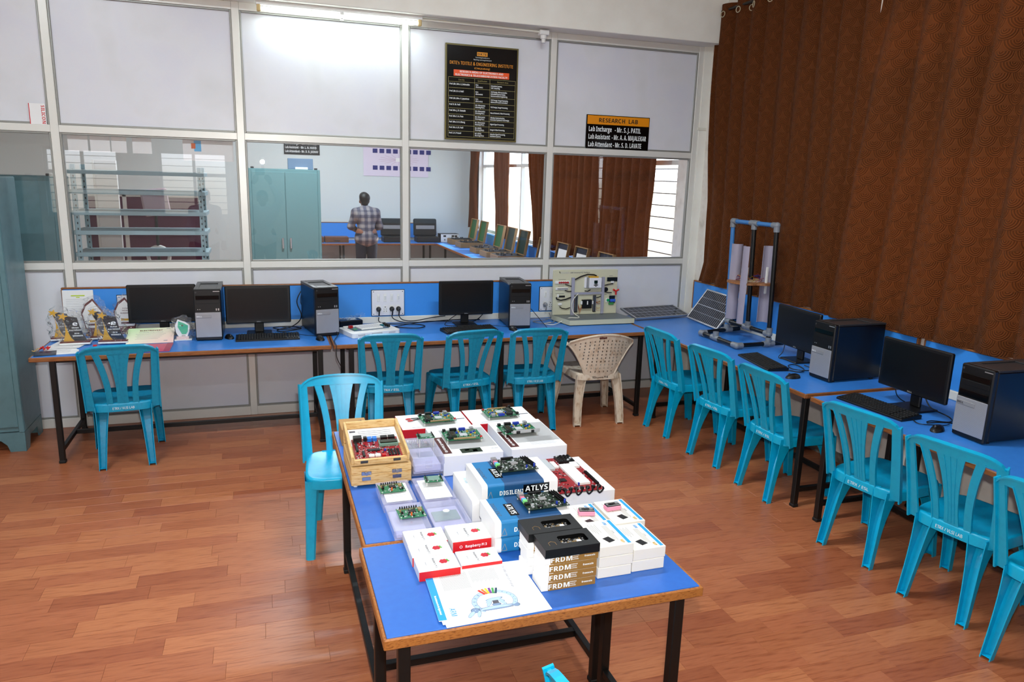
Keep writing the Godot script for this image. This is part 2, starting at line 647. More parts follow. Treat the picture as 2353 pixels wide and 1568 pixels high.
func make_floor() -> void:
	var f := struct("floor")
	part(B.new().bb(-8.4, 0.2, -0.2, -0.004, -8.4, 9.2), "slab", M.skirting, f)
	var tones := []
	var grain := noise_tex(51, 0.011, [Color(0.78, 0.70, 0.64), Color(0.95, 0.92, 0.90), Color(1, 1, 1), Color(0.90, 0.85, 0.81)], 5, 512)
	var bases := [Color(0.665, 0.39, 0.25), Color(0.70, 0.425, 0.275), Color(0.63, 0.355, 0.225), Color(0.73, 0.455, 0.295), Color(0.675, 0.40, 0.255), Color(0.685, 0.405, 0.265)]
	for i in bases.size():
		var m := col(bases[i], 0.36)
		tri(m, grain, V(0.9, 1, 11), true)
		m.uv1_offset = V(0.17 * i, 0, 0.31 * i)
		tones.append(m)
	var far_floor := B.new().bb(-8.4, 0.2, -0.004, 0.0, -8.4, -0.06)
	part(far_floor, "far_boards", tones[4], f)
	var pitch := 0.1172
	var length := 0.411
	var rest := []
	for i in bases.size():
		rest.append(B.new())
	var shapes := {}
	var spots := []
	var eye := Vector2(-3.98, 6.23)
	var first := -1
	for row in range(-1, 78):
		var z := 1.795 + pitch * (row - 15)
		if z + pitch < -0.05 or z > 9.0:
			continue
		rng.seed = 900 + row
		var off := rng.randf() * length
		var x := -8.2 - off
		while x < 0.0:
			var a := maxf(x, -8.2)
			var e := minf(x + length, 0.0)
			var tone := rng.randi() % bases.size()
			if e - a > 0.02:
				var c := Vector2((a + e) / 2, z + pitch / 2)
				# what the photograph shows of the floor, nearest first
				var to := c - eye
				var yaw := atan2(to.x, -to.y) - deg_to_rad(18.8)
				var seen := absf(yaw) < 0.62 and to.length() > 1.9
				spots.append([to.length() if seen else 100.0 + to.length(), a, e, z, tone])
			x += length
	spots.sort_custom(func(p, q): return p[0] < q[0])
	for k in spots.size():
		var s: Array = spots[k]
		var g := 0.0006
		var c := V((s[1] + s[2]) / 2, -0.002, s[3] + pitch / 2)
		var size := V(s[2] - s[1] - g, 0.004, pitch - g)
		if k < 300:
			var key := roundi(size.x * 1000)
			if not shapes.has(key):
				shapes[key] = B.new().box(Vector3.ZERO, size, 0.0007).mesh()
			place(shapes[key], "plank", tones[s[4]], f, "", Transform3D(Basis.IDENTITY, c))
		else:
			rest[s[4]].box(c, size, 0.0)
	for i in rest.size():
		var o := part(rest[i], "far_planks", tones[i], f)
		o.set_meta("kind", "stuff")


# ---------------------------------------------------------------- desks and tables
func make_desks() -> void:
	desk_along_x(-5.47, -3.533, "long blue laminate desk along the back wall carrying the trophies", -5.42, "blue backboard with wooden edge behind the trophies")
	desk_along_x(-3.518, -0.885, "long blue laminate desk along the back wall carrying the white control panel trainer", -3.518, "blue backboard with wooden edge behind the breadboard trainer")
	desk_along_z(0.06, 2.70, "blue laminate desk by the brown curtain carrying the pipe wind turbine", "blue backboard with wooden edge below the curtain behind the turbine")
	desk_along_z(2.745, 5.3, "blue laminate desk by the brown curtain nearest the camera", "blue backboard with wooden edge below the curtain nearest the camera")
	table(-3.70, -2.711, 2.70, 3.895, 3.67, "blue laminate table under the plastic boxes and circuit boards in the room centre")
	table(-3.715, -2.709, 3.90, 4.442, 4.17, "small blue laminate table in front carrying the flyer and the stacked kit boxes")


func leg(t: Node, x: float, z: float, h: float, k := 0.0175) -> void:
	var l := part(B.new().bb(x - k, x + k, 0.012, h, z - k, z + k, 0.003), "leg", M.steel, t)
	part(B.new().bb(x - k - 0.003, x + k + 0.003, 0.0, 0.02, z - k - 0.003, z + k + 0.003, 0.003), "foot_cap", M.black_matt, l)


func desk_along_x(x0: float, x1: float, label: String, board_x0: float, bl: String) -> void:
	var t := thing("desk", label, "desk", Vector3.ZERO, 0.0, "blue desks along the walls")
	var zf := 0.805
	part(B.new().bb(x0 + 0.012, x1 - 0.012, 0.722, 0.75, 0.03, zf - 0.012, 0.001), "desktop", M.blue, t)
	part(B.new().bb(x0, x1, 0.718, 0.749, zf - 0.012, zf, 0.005), "edge_band", M.edge_x, t)
	part(B.new().bb(x0, x0 + 0.012, 0.718, 0.749, 0.03, zf - 0.012, 0.004), "edge_band", M.edge_z, t)
	part(B.new().bb(x1 - 0.012, x1, 0.718, 0.749, 0.03, zf - 0.012, 0.004), "edge_band", M.edge_z, t)
	var bt := thing("backboard", bl, "backboard", Vector3.ZERO, 0.0, "blue backboards along the walls")
	part(B.new().bb(board_x0 + 0.012, x1 - 0.01, 0.805, 1.085, 0.008, 0.028), "panel", M.blue_board, bt)
	part(B.new().bb(board_x0, x1, 1.085, 1.098, 0.004, 0.034, 0.004), "board_edge", M.edge_x, bt)
	part(B.new().bb(board_x0, board_x0 + 0.012, 0.75, 1.085, 0.004, 0.034, 0.003), "board_edge", M.edge_x, bt)
	part(B.new().bb(board_x0 + 0.012, x1, 0.75, 0.805, 0.006, 0.04, 0.004), "cable_trunking", M.trunk, bt)
	for x in [x0 + 0.13, x1 - 0.08]:
		leg(t, x, 0.775, 0.72)
		leg(t, x, 0.10, 0.72)
		part(B.new().bb(x - 0.013, x + 0.013, 0.075, 0.105, 0.118, 0.757, 0.002), "side_bar", M.steel, t)
	part(B.new().bb(x0 + 0.143, x1 - 0.093, 0.075, 0.105, 0.375, 0.40, 0.002), "stretcher", M.steel, t)
	if x1 - x0 > 2.2:
		leg(t, x1 - 1.325, 0.775, 0.72)
	part(B.new().bb(x0 + 0.1, x1 - 0.06, 0.69, 0.718, 0.70, 0.725, 0.002), "apron_bar", M.steel, t)


func desk_along_z(z0: float, z1: float, label: String, bl: String) -> void:
	var t := thing("desk", label, "desk", Vector3.ZERO, 0.0, "blue desks along the walls")
	var xf := -0.872
	part(B.new().bb(xf + 0.012, -0.04, 0.722, 0.75, z0 + 0.012, z1 - 0.012, 0.001), "desktop", M.blue, t)
	part(B.new().bb(xf, xf + 0.012, 0.718, 0.749, z0, z1, 0.005), "edge_band", M.edge_z, t)
	part(B.new().bb(xf + 0.012, -0.04, 0.718, 0.749, z0, z0 + 0.012, 0.004), "edge_band", M.edge_x, t)
	part(B.new().bb(xf + 0.012, -0.04, 0.718, 0.749, z1 - 0.012, z1, 0.004), "edge_band", M.edge_x, t)
	var bt := thing("backboard", bl, "backboard", Vector3.ZERO, 0.0, "blue backboards along the walls")
	part(B.new().bb(-0.034, -0.014, 0.805, 1.065, z0 + 0.012, z1 - 0.012), "panel", M.blue_board, bt)
	part(B.new().bb(-0.04, -0.01, 1.065, 1.078, z0, z1, 0.004), "board_edge", M.edge_z, bt)
	part(B.new().bb(-0.04, -0.01, 0.75, 1.065, z0, z0 + 0.012, 0.003), "board_edge", M.edge_x, bt)
	part(B.new().bb(-0.04, -0.01, 0.75, 1.065, z1 - 0.012, z1, 0.003), "board_edge", M.edge_x, bt)
	part(B.new().bb(-0.05, -0.013, 0.75, 0.805, z0 + 0.012, z1 - 0.012, 0.004), "cable_trunking", M.trunk, bt)
	for z in [z0 + 0.8 if z0 < 1 else z0 + 0.15, z1 - 0.018]:
		leg(t, -0.845, z, 0.72)
		leg(t, -0.12, z, 0.72)
		part(B.new().bb(-0.827, -0.138, 0.10, 0.13, z - 0.013, z + 0.013, 0.002), "side_bar", M.steel, t)
	part(B.new().bb(-0.46, -0.43, 0.10, 0.13, (z0 + 0.815 if z0 < 1 else z0 + 0.165), z1 - 0.033, 0.002), "stretcher", M.steel, t)


func table(x0: float, x1: float, z0: float, z1: float, zc: float, label: String) -> void:
	var t := thing("table", label, "table", Vector3.ZERO, 0.0, "blue tables in the room centre")
	part(B.new().bb(x0 + 0.01, x1 - 0.01, 0.722, 0.75, z0 + 0.01, z1 - 0.01, 0.001), "tabletop", M.blue_flash_lit, t)
	part(B.new().bb(x0, x1, 0.716, 0.749, z1 - 0.01, z1, 0.003), "edge_band", M.edge_table, t)
	part(B.new().bb(x0, x1, 0.716, 0.749, z0, z0 + 0.01, 0.003), "edge_band", M.edge_table, t)
	part(B.new().bb(x0, x0 + 0.01, 0.716, 0.749, z0 + 0.01, z1 - 0.01, 0.003), "edge_band", M.edge_table, t)
	part(B.new().bb(x1 - 0.01, x1, 0.716, 0.749, z0 + 0.01, z1 - 0.01, 0.003), "edge_band", M.edge_table, t)
	for x in [x0 + 0.06, x1 - 0.07]:
		leg(t, x, z1 - 0.035, 0.716)
		leg(t, x, z0 + 0.035, 0.716)
		part(B.new().bb(x - 0.013, x + 0.013, 0.09, 0.12, z0 + 0.053, z1 - 0.053, 0.002), "side_bar", M.steel, t)
	part(B.new().bb(x0 + 0.073, x1 - 0.083, 0.09, 0.12, zc - 0.015, zc + 0.015, 0.002), "stretcher", M.steel, t)
	part(B.new().bb(x0 + 0.04, x1 - 0.05, 0.69, 0.716, z1 - 0.075, z1 - 0.055, 0.002), "apron_bar", M.steel, t)


# ---------------------------------------------------------------- chairs (front is +z)
var chair_shapes := {}


func chair_back_point(x: float, s: float) -> Vector3:
	# s runs up the back, 0 at the seat, 1 at the top rail; the back is bowed and leans
	var y := 0.43 + 0.415 * s
	var z := -0.195 - 0.10 * s - 0.015 * s * s
	z += 0.9 * (x * x) * (0.45 + 0.35 * s)
	return Vector3(x, y, z)


func ribbon(b: B, l0: Array, r0: Array, th: float, s0 := 0.0, s1 := 1.0, nu := 2, nv := 12) -> void:
	# edges given as [x at the seat, x in the middle, x at the top]
	var q := func(e: Array, s: float) -> float:
		var a: float = e[0]
		var m: float = e[1]
		var c: float = e[2]
		return a * (1 - s) * (1 - 2 * s) + 4 * m * s * (1 - s) + c * s * (2 * s - 1)
	b.sheet(nu, nv, func(u, v):
		var s: float = lerpf(s0, s1, v)
		return chair_back_point(lerpf(q.call(l0, s), q.call(r0, s), u), s), th)


func leg_shell(b: B, top: Vector3, bottom: Vector3, w0: float, w1: float, d0: float, d1: float, bow: Vector3, inset := 0.012, flare := 1.0) -> void:
	# channel open to the back (-z), with a sole plate
	var steps := 8
	var sect := func(k: float) -> Array:
		var c := top.lerp(bottom, k) + bow * sin(PI * k)
		var fl := pow(1.0 - k, 3.5)
		var w := (w1 + (w0 - w1) * (0.55 * (1.0 - k) + 0.45 * fl)) / 2
		var d := (d1 + (d0 - d1) * fl) / 2
		c.z += flare * fl * (d0 - d1) / 2
		var e := minf(inset, w * 0.4)
		var pts := [Vector2(-w, -d), Vector2(-w + e * 0.15, d - e), Vector2(-w + e, d), Vector2(w - e, d), Vector2(w - e * 0.15, d - e), Vector2(w, -d)]
		return pts.map(func(p): return c + Vector3(p.x, 0, p.y))
	var th := 0.0045
	for side in 2:
		for i in steps:
			var A: Array = sect.call(float(i) / steps)
			var C: Array = sect.call(float(i + 1) / steps)
			var ca: Vector3 = (A[0] + A[5]) / 2
			var cc: Vector3 = (C[0] + C[5]) / 2
			for j in 5:
				var a: Vector3 = A[j]
				var a2: Vector3 = A[j + 1]
				var c: Vector3 = C[j]
				var c2: Vector3 = C[j + 1]
				var mid := (a + a2) / 2
				var out := mid - ca
				if side == 1:
					a += (ca - a).normalized() * th
					a2 += (ca - a2).normalized() * th
					c += (cc - c).normalized() * th
					c2 += (cc - c2).normalized() * th
					out = -out
				b.qo(a, a2, c2, c, out)
				if side == 0 and (j == 0 or j == 4):
					var p: Vector3 = A[0] if j == 0 else A[5]
					var p2: Vector3 = C[0] if j == 0 else C[5]
					b.qo(p, p2, p2 + (cc - p2).normalized() * th, p + (ca - p).normalized() * th, Vector3(0, 0, -1))
	var F: Array = sect.call(1.0)
	var G: Array = sect.call(0.97)
	for yy in [F, G]:
		var d := Vector3.DOWN if yy == F else Vector3.UP
		for j in range(1, 5):
			b.to3(yy[0], yy[j], yy[j + 1], d)


func seat_mesh() -> ArrayMesh:
	var b := B.new()
	var ring := func(k: float, y: float, n := 40) -> Array:
		var out := []
		for i in n:
			var a := TAU * i / n
			var c := cos(a)
			var s := sin(a)
			var e := 0.42
			var x := signf(c) * pow(absf(c), e)
			var z := signf(s) * pow(absf(s), e)
			var half := 0.222 - 0.018 * (0.5 - 0.5 * z)
			out.append(Vector3(x * half * k, y, z * 0.215 * k + 0.012))
		return out
	var n := 40
	var levels := [[0.0, 0.428], [0.5, 0.430], [0.8, 0.436], [0.93, 0.442], [0.985, 0.440], [1.0, 0.430], [1.012, 0.385], [1.0, 0.383], [0.97, 0.425], [0.5, 0.420], [0.0, 0.419]]
	var rings := []
	for l in levels:
		rings.append(ring.call(maxf(l[0], 0.001), l[1]))
	# smooth normals
	var N := []
	for j in rings.size():
		var row := []
		for i in n:
			var du: Vector3 = rings[j][(i + 1) % n] - rings[j][(i + n - 1) % n]
			var dv: Vector3 = rings[mini(j + 1, rings.size() - 1)][i] - rings[maxi(j - 1, 0)][i]
			var q := du.cross(dv).normalized()
			row.append(-q)
		N.append(row)
	# orientation: the second ring's normals must point up
	var sg := 1.0 if (N[1][0] as Vector3).y > 0 else -1.0
	for j in rings.size():
		for i in n + 1:
			b.put(rings[j][i % n], N[j][i % n] * sg)
	for j in rings.size() - 1:
		for i in n:
			var p := j * (n + 1) + i
			var q := p + n + 1
			b.ix.append_array([p, q + 1, p + 1, p, q, q + 1])
	return b.mesh()


func make_chair_shapes() -> void:
	var b := B.new()
	for s in [-1.0, 1.0]:
		# side rail, a little deeper than the slats, then slat
		ribbon(b, [s * 0.172, s * 0.183, s * 0.193], [s * 0.222, s * 0.226, s * 0.232], 0.010, -0.08, 0.93, 3, 12)
		ribbon(b, [s * 0.219, s * 0.223, s * 0.229], [s * 0.227, s * 0.231, s * 0.237], 0.030, -0.10, 0.94, 1, 12)
		ribbon(b, [s * 0.060, s * 0.074, s * 0.126], [s * 0.092, s * 0.107, s * 0.162], 0.009, -0.06, 0.92, 2, 12)
		ribbon(b, [s * 0.090, s * 0.105, s * 0.160], [s * 0.095, s * 0.110, s * 0.165], 0.017, -0.06, 0.92, 1, 12)
	# fan panel with raised ribs
	ribbon(b, [-0.036, -0.038, -0.078], [0.036, 0.038, 0.078], 0.007, -0.02, 0.92, 4, 12)
	for k in [-0.45, 0.0, 0.45]:
		ribbon(b, [0.036 * k - 0.002, 0.038 * k - 0.002, 0.078 * k - 0.002], [0.036 * k + 0.002, 0.038 * k + 0.002, 0.078 * k + 0.002], 0.012, 0.05, 0.9, 1, 10)
	# arched top rail
	b.sheet(18, 4, func(u, v):
		var x := lerpf(-0.2355, 0.2355, u)
		var k := absf(x) / 0.2355
		var lo := 0.895 + 0.0 * k
		var hi := 1.035 - 0.03 * k * k - 0.12 * pow(k, 7.0)
		return chair_back_point(x, lerpf(lo, hi, v)), 0.011)
	b.sheet(18, 1, func(u, v):
		var x := lerpf(-0.2355, 0.2355, u)
		var k := absf(x) / 0.2355
		var hi := 1.035 - 0.03 * k * k - 0.12 * pow(k, 7.0)
		return chair_back_point(x, lerpf(hi - 0.022, hi, v)), 0.024)
	# bar across the foot of the back
	b.sheet(10, 2, func(u, v): return chair_back_point(lerpf(-0.12, 0.12, u), lerpf(-0.11, 0.035, v)) + Vector3(0, 0, 0.004), 0.010)
	chair_shapes.back = b.mesh()
	chair_shapes.seat = seat_mesh()
	for s in [-1.0, 1.0]:
		b = B.new()
		leg_shell(b, V(s * 0.128, 0.425, -0.185), V(s * 0.150, 0.0, -0.245), 0.088, 0.046, 0.14, 0.042, V(0, 0, 0.006))
		chair_shapes["rear%d" % s] = b.mesh()
		b = B.new()
		leg_shell(b, V(s * 0.182, 0.425, 0.182), V(s * 0.203, 0.0, 0.215), 0.078, 0.05, 0.15, 0.046, V(0, 0, -0.006), 0.024, -1.0)
		chair_shapes["front%d" % s] = b.mesh()


func chair(label: String, x: float, z: float, turn: float, mat: Material, writing: String) -> Node3D:
	var t := thing("plastic_chair", label, "chair", V(x, 0, z), turn, "blue plastic chairs")
	place(chair_shapes.seat, "seat", mat, t)
	var bk := place(chair_shapes.back, "backrest", mat, t)
	for s in [-1, 1]:
		place(chair_shapes["rear%d" % s], "leg", mat, t)
		place(chair_shapes["front%d" % s], "leg", mat, t)
	if writing:
		var b := B.new()
		text(b, writing, 0.017, V(0, 0.408, 0.2085), 0, 0.13, false, Transform3D(Basis(Vector3.UP, PI), Vector3.ZERO))
		part(b, "hand_lettering", M.white_paint, bk, "white hand-painted lettering")
	return t


func make_chairs() -> void:
	make_chair_shapes()
	var T := PI  # faces the back wall
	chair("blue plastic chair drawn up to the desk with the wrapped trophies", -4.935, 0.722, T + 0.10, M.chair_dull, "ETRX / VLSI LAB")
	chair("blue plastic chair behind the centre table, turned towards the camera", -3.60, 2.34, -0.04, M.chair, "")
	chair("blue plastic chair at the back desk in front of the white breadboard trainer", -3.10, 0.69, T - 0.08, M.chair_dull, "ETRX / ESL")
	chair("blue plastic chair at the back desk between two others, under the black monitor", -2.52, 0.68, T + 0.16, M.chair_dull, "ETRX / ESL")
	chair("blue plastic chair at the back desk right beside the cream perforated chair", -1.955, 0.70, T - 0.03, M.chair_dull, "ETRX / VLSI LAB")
	var R := PI / 2  # faces the curtain
	chair("blue plastic chair in the desk corner nearest the tilted solar panel", -0.755, 1.18, R + 0.06, M.chair, "ETRX / ESL")
	chair("blue plastic chair facing the curtain, in front of the pipe wind turbine", -0.735, 1.82, R + 0.12, M.chair, "ETRX / ESL")
	chair("blue plastic chair facing the curtain beside the black desk legs at the joint", -0.735, 2.435, R + 0.02, M.chair, "ETRX / ESL")
	chair("blue plastic chair facing the curtain, in front of the nearest keyboard", -0.755, 3.25, R + 0.16, M.chair, "ETRX / ESL")
	chair("blue plastic chair facing the curtain, in front of the nearest computer tower", -0.735, 3.80, R + 0.18, M.chair, "ETRX / VLSI LAB")
	chair("blue plastic chair cut off by the right edge of the picture", -0.79, 4.32, R + 0.14, M.chair, "ETRX / ESL")
	chair("blue plastic chair of which only a corner shows below the front table", -3.04, 4.90, 1.867, M.chair, "")
	make_cream_chair()


func make_cream_chair() -> void:
	var t := thing("plastic_armchair", "stained cream plastic armchair with a perforated back at the desk corner", "chair", V(-1.385, 0, 0.70), PI - 0.03)
	var m: Material = M.cream_chair
	place(chair_shapes.seat, "seat", m, t)
	var half := func(v: float) -> float: return 0.125 + 0.178 * pow(v, 1.15) - 0.03 * smoothstep(0.9, 1.0, v)
	var at := func(x: float, v: float) -> Vector3: return V(x, 0.405 + (0.375 - 0.9 * x * x * v) * v, -0.205 - 0.085 * v + 1.15 * x * x)
	var nx := 34
	var ny := 25
	var b := B.new()
	for side in [1.0, -1.0]:
		for j in ny:
			for i in range(-nx, nx):
				var v0 := float(j) / ny
				var v1 := float(j + 1) / ny
				var c := []
				var clipped := false
				for q in [[i, v0], [i + 1, v0], [i + 1, v1], [i, v1]]:
					var w: float = half.call(q[1])
					var x: float = q[0] * 0.0092
					if absf(x) > w - 0.022:
						clipped = true
					x = clampf(x, -w, w)
					c.append(at.call(x, q[1]) + V(0, 0, 0.003 * side))
				var hole: bool = not clipped and posmod(i, 4) == 1 and j % 2 == 1 and j > 2 and j < ny - 2
				if hole or (c[0] as Vector3).distance_to(c[1]) + (c[3] as Vector3).distance_to(c[2]) < 0.0004:
					continue
				b.qo(c[0], c[1], c[2], c[3], V(0, 0, side))
	var rim := []
	for j in 13:
		rim.append(at.call(-half.call(j / 12.0), j / 12.0))
	for i in range(1, 20):
		rim.append(at.call(lerpf(-half.call(1.0), half.call(1.0), i / 20.0), 1.0))
	for j in 13:
		rim.append(at.call(half.call(1.0 - j / 12.0), 1.0 - j / 12.0))
	b.tube(rim, 0.009, 8)
	var bk := part(b, "backrest", m, t)
	var tx := B.new()
	text(tx, "TEI-COR-6-71-6", 0.018, V(0, 0.408, 0.2085), 0, 0.14, true, Transform3D(Basis(Vector3.UP, PI), Vector3.ZERO))
	part(tx, "hand_lettering", M.black_matt, bk, "black hand-painted lettering")
	tx = B.new().to(0.02, 0.755, -0.288, PI)
	for i in 4:
		tx.ball(V(-0.03 + i * 0.016, 0.002 * (i % 2), 0.0), V(0.010, 0.009, 0.004), 8, 6)
	part(tx, "rust_stain", col(Color(0.34, 0.15, 0.11), 0.8), bk)
	for s in [-1.0, 1.0]:
		var lb := B.new()
		leg_shell(lb, V(s * 0.15, 0.425, -0.165), V(s * 0.192, 0.0, -0.215), 0.085, 0.06, 0.055, 0.05, V(s * 0.01, 0, 0.0))
		part(lb, "leg", m, t)
		lb = B.new()
		leg_shell(lb, V(s * 0.205, 0.425, 0.17), V(s * 0.255, 0.0, 0.245), 0.08, 0.055, 0.07, 0.05, V(0, 0, 0))
		part(lb, "leg", m, t)
		part(B.new().tube([V(s * 0.285, 0.69, -0.15), V(s * 0.297, 0.655, -0.02), V(s * 0.295, 0.64, 0.12), V(s * 0.285, 0.61, 0.20), V(s * 0.262, 0.50, 0.215), V(s * 0.225, 0.41, 0.19)], [0.016, 0.02, 0.022, 0.022, 0.02, 0.02], 10), "arm", m, t)


# ---------------------------------------------------------------- on the back wall
func make_wall_things() -> void:
	# tube light hung under the beam
	var t := thing("tube_light", "lit fluorescent tube light under the beam above the glass", "lamp", V(-3.34, 3.175, 0.11))
	part(B.new().bb(-0.62, 0.62, 0.005, 0.035, -0.02, 0.02, 0.004), "batten", M.white, t)
	part(B.new().tube([V(-0.585, -0.018, 0), V(0.585, -0.018, 0)], 0.014, 14), "glow_tube", M.tube_glow, t)
	for s in [-1, 1]:
		part(B.new().bb(s * 0.6 - 0.014, s * 0.6 + 0.014, -0.04, 0.03, -0.018, 0.018, 0.006), "end_holder", col(Color(0.80, 0.70, 0.48), 0.5), t)
	part(B.new().lathe([Vector2(0.0, -0.055), Vector2(0.012, -0.05), Vector2(0.012, -0.034), Vector2(0.0, -0.034)], 12).box(V(0, 0.0, 0), V(0.03, 0.03, 0.03), 0.004), "starter", M.white, t)
	var al := AreaLight3D.new()
	al.name = "tube_glow_light"
	al.area_size = Vector2(1.17, 0.03)
	al.position = V(-3.34, 3.13, 0.115)
	al.rotation = Vector3(-PI / 2, 0, 0)
	al.light_color = Color(0.93, 1.0, 0.98)
	al.light_energy = 0.35
	al.area_range = 30.0
	al.shadow_enabled = true
	add_child(al)
	single(B.new().tube([V(-2.73, 3.19, 0.10), V(-2.2, 3.19, 0.09), V(-1.70, 3.185, 0.09)], 0.011, 10), "conduit_pipe", M.trunk, "thin cream conduit running from tube light to junction box", "conduit")
	t = thing("junction_box", "small white junction box with bulb holder on the beam", "junction box", V(-1.69, 3.18, 0.09))
	part(B.new().box(Vector3.ZERO, V(0.085, 0.04, 0.06), 0.005), "box_body", M.white, t)
	part(B.new().to(0, -0.02, 0).lathe([Vector2(0.0, -0.062), Vector2(0.018, -0.06), Vector2(0.018, -0.03), Vector2(0.026, -0.028), Vector2(0.026, 0.0), Vector2(0.0, 0.0)], 16), "bulb_holder", M.white, t)

	# black notice board with the staff table
	t = thing("faculty_board", "tall black notice board listing research areas in a gold frame", "notice board", V(-2.192, 2.671, 0.0))
	part(B.new().bb(-0.315, 0.315, -0.38, 0.38, -0.004, 0.008, 0.002), "frame", col(Color(0.42, 0.38, 0.20), 0.4, 0.3), t)
	part(B.new().bb(-0.302, 0.302, -0.367, 0.367, 0.008, 0.0105), "board", M.black_gloss, t)
	var z := 0.0108
	var b := B.new()
	part(B.new().bb(-0.245, 0.235, 0.128, 0.178, 0.0105, 0.0114), "red_band", col(Color(0.92, 0.33, 0.06), 0.4), t)
	part(B.new().bb(-0.048, 0.042, 0.296, 0.327, 0.0105, 0.0113), "emblem", col(Color(0.93, 0.62, 0.08), 0.4), t)
	var gl := B.new()
	var cols := [-0.288, -0.065, 0.068, 0.292]
	var rows := [0.118, 0.078, 0.026, -0.046, -0.098, -0.148, -0.198, -0.246, -0.294, -0.342, -0.385]
	var y0 := 0.118
	var hs := [0.036, 0.050, 0.066, 0.052, 0.049, 0.049, 0.047, 0.047, 0.046, 0.046]
	var ys := [y0]
	for h in hs:
		ys.append(ys[-1] - h * 0.965)
	for y in ys:
		gl.bb(cols[0], cols[3], y - 0.0012, y + 0.0012, 0.0105, 0.0112)
	for x in cols:
		gl.bb(x - 0.0012, x + 0.0012, ys[-1], ys[0], 0.0105, 0.0112)
	part(gl, "table_rules", col(Color(0.62, 0.58, 0.36), 0.5), t)
	var wh := B.new()
	var org := B.new()
	var bk := B.new()
	var gd := B.new()
	text(bk, "DKTE", 0.02, V(-0.003, 0.311, 0.0114), 0, 0.078)
	text(wh, "Promoting Excellence in", 0.009, V(0.0, 0.284, z), 0, 0.12, false)
	text(wh, "Teaching, Learning & Research", 0.009, V(0.0, 0.266, z), 0, 0.155, false)
	text(org, "DKTE's TEXTILE & ENGINEERING INSTITUTE", 0.0255, V(-0.005, 0.232, z), 0, 0.545, false)
	text(org, "ICHALKARANJI", 0.014, V(-0.002, 0.198, z), 0, 0.135, false)
	text(wh, "RESEARCH AREAS OF ELECTRONICS AND", 0.0155, V(-0.005, 0.1655, 0.0116), 0, 0.375)
	text(wh, "ELECTRONICS & TELECOMMUNICATION FACULTY", 0.0155, V(-0.005, 0.1405, 0.0116), 0, 0.45)
	var mids := []
	for i in hs.size():
		mids.append((ys[i] + ys[i + 1]) / 2)
	text(gd, "Faculty", 0.013, V((cols[0] + cols[1]) / 2, mids[0], z), 0, 0.05, false)
	text(gd, "Qualification", 0.013, V((cols[1] + cols[2]) / 2, mids[0], z), 0, 0.08, false)
	text(gd, "Research Area", 0.013, V((cols[2] + cols[3]) / 2, mids[0], z), 0, 0.095, false)
	var rowsT := [["Prof. (Dr.) Mrs. L.S.Admuthe", "Ph.D.|(Electronics)", "Embedded Systems,|Soft Computing."], ["Prof. (Dr.) S. A. Patil", "Ph.D.|(Electronics)", "VLSI Design, Microcontroller,|Embedded System Design,|Instrumentation Engineering."], ["Prof. (Dr.) Mrs. V. Jayashree", "Ph.D.|(Electronics)", "VLSI Design, Image Processing,|Advanced Process Controllers."], ["Prof. R. N. Patil", "M.E. (Electronics)|(Pursuing Ph.D.)", "VLSI Design, Image Processing."], ["Prof. Mrs. J. D. Gawade", "M.E. (Electronics)|(Pursuing Ph.D.)", "Neural Network, Video Processing"], ["Prof. Mrs. S. A. Pore", "M.E. (Electronics)|(Pursuing Ph.D.)", "Wireless Communication,|Embedded Systems & VLSI Design."], ["Porf. Mrs. D. N. Dhang", "M.E. (Electronics)|(Pursuing Ph.D.)", "Digital Signal Processing."], ["Prof. Mrs  A. R. Patil", "M.E. (E&TC)|(Pursuing Ph.D.)", "Image & Video Processing."], ["Prof. S. R. Prasad", "M.E. (E&TC)|(Pursuing Ph.D.)", "Adaptive Signal Processing,|Embedded Systems."]]
	for i in rowsT.size():
		for c in 3:
			var ls: PackedStringArray = rowsT[i][c].split("|")
			for k in ls.size():
				text(wh, ls[k], 0.0138 if c == 0 else 0.0118, V(cols[c] + 0.010, mids[i + 1] + ((ls.size() - 1) * 0.5 - k) * 0.0165 + (0.006 if c == 0 else 0.0), z), -1, 0.0, true, Transform3D.IDENTITY, 0.68 if c == 0 else 0.64)
	part(wh, "white_lettering", M.white_paint, t, "white lettering")
	part(org, "orange_lettering", col(Color(0.95, 0.62, 0.10), 0.5), t, "orange lettering")
	part(bk, "emblem_lettering", M.black_matt, t)
	part(gd, "gold_lettering", col(Color(0.60, 0.55, 0.32), 0.5), t)

	# RESEARCH LAB sign
	t = thing("lab_sign", "black and orange sign reading RESEARCH LAB with three names", "sign", V(-0.906, 2.408, 0.0))
	part(B.new().bb(-0.313, 0.313, -0.153, 0.153, -0.018, -0.006, 0.001), "board", M.black_gloss, t)
	part(B.new().bb(-0.305, 0.307, 0.072, 0.147, -0.006, -0.005), "orange_band", col(Color(0.90, 0.56, 0.05), 0.4), t)
	b = B.new()
	text(b, "RESEARCH  LAB", 0.037, V(0.0, 0.109, -0.0048), 0, 0.385)
	part(b, "band_lettering", M.black_matt, t)
	b = B.new()
	var ln := [["Lab Incharge   - Mr. S. J. PATIL", 0.515], ["Lab Assistant  - Mr. A. A. MAJALEKAR", 0.575], ["Lab Attendant - Mr. S. D. LAVATE", 0.53]]
	for i in 3:
		text(b, ln[i][0], 0.043, V(-0.288, 0.032 - 0.066 * i, -0.0058), -1, ln[i][1])
	part(b, "white_lettering", M.white_paint, t)

	# card tucked in the frame
	t = thing("card", "white card lettered SILICON stuck sideways beside the mullion", "card", V(-5.458, 2.335, -0.0050))
	part(B.new().bb(-0.052, 0.052, -0.074, 0.074, 0.0, 0.0012), "card_sheet", M.paper, t)
	part(B.new().bb(-0.052, -0.047, -0.074, 0.074, 0.0012, 0.0016), "red_stripe", col(Color(0.80, 0.12, 0.14), 0.6), t)
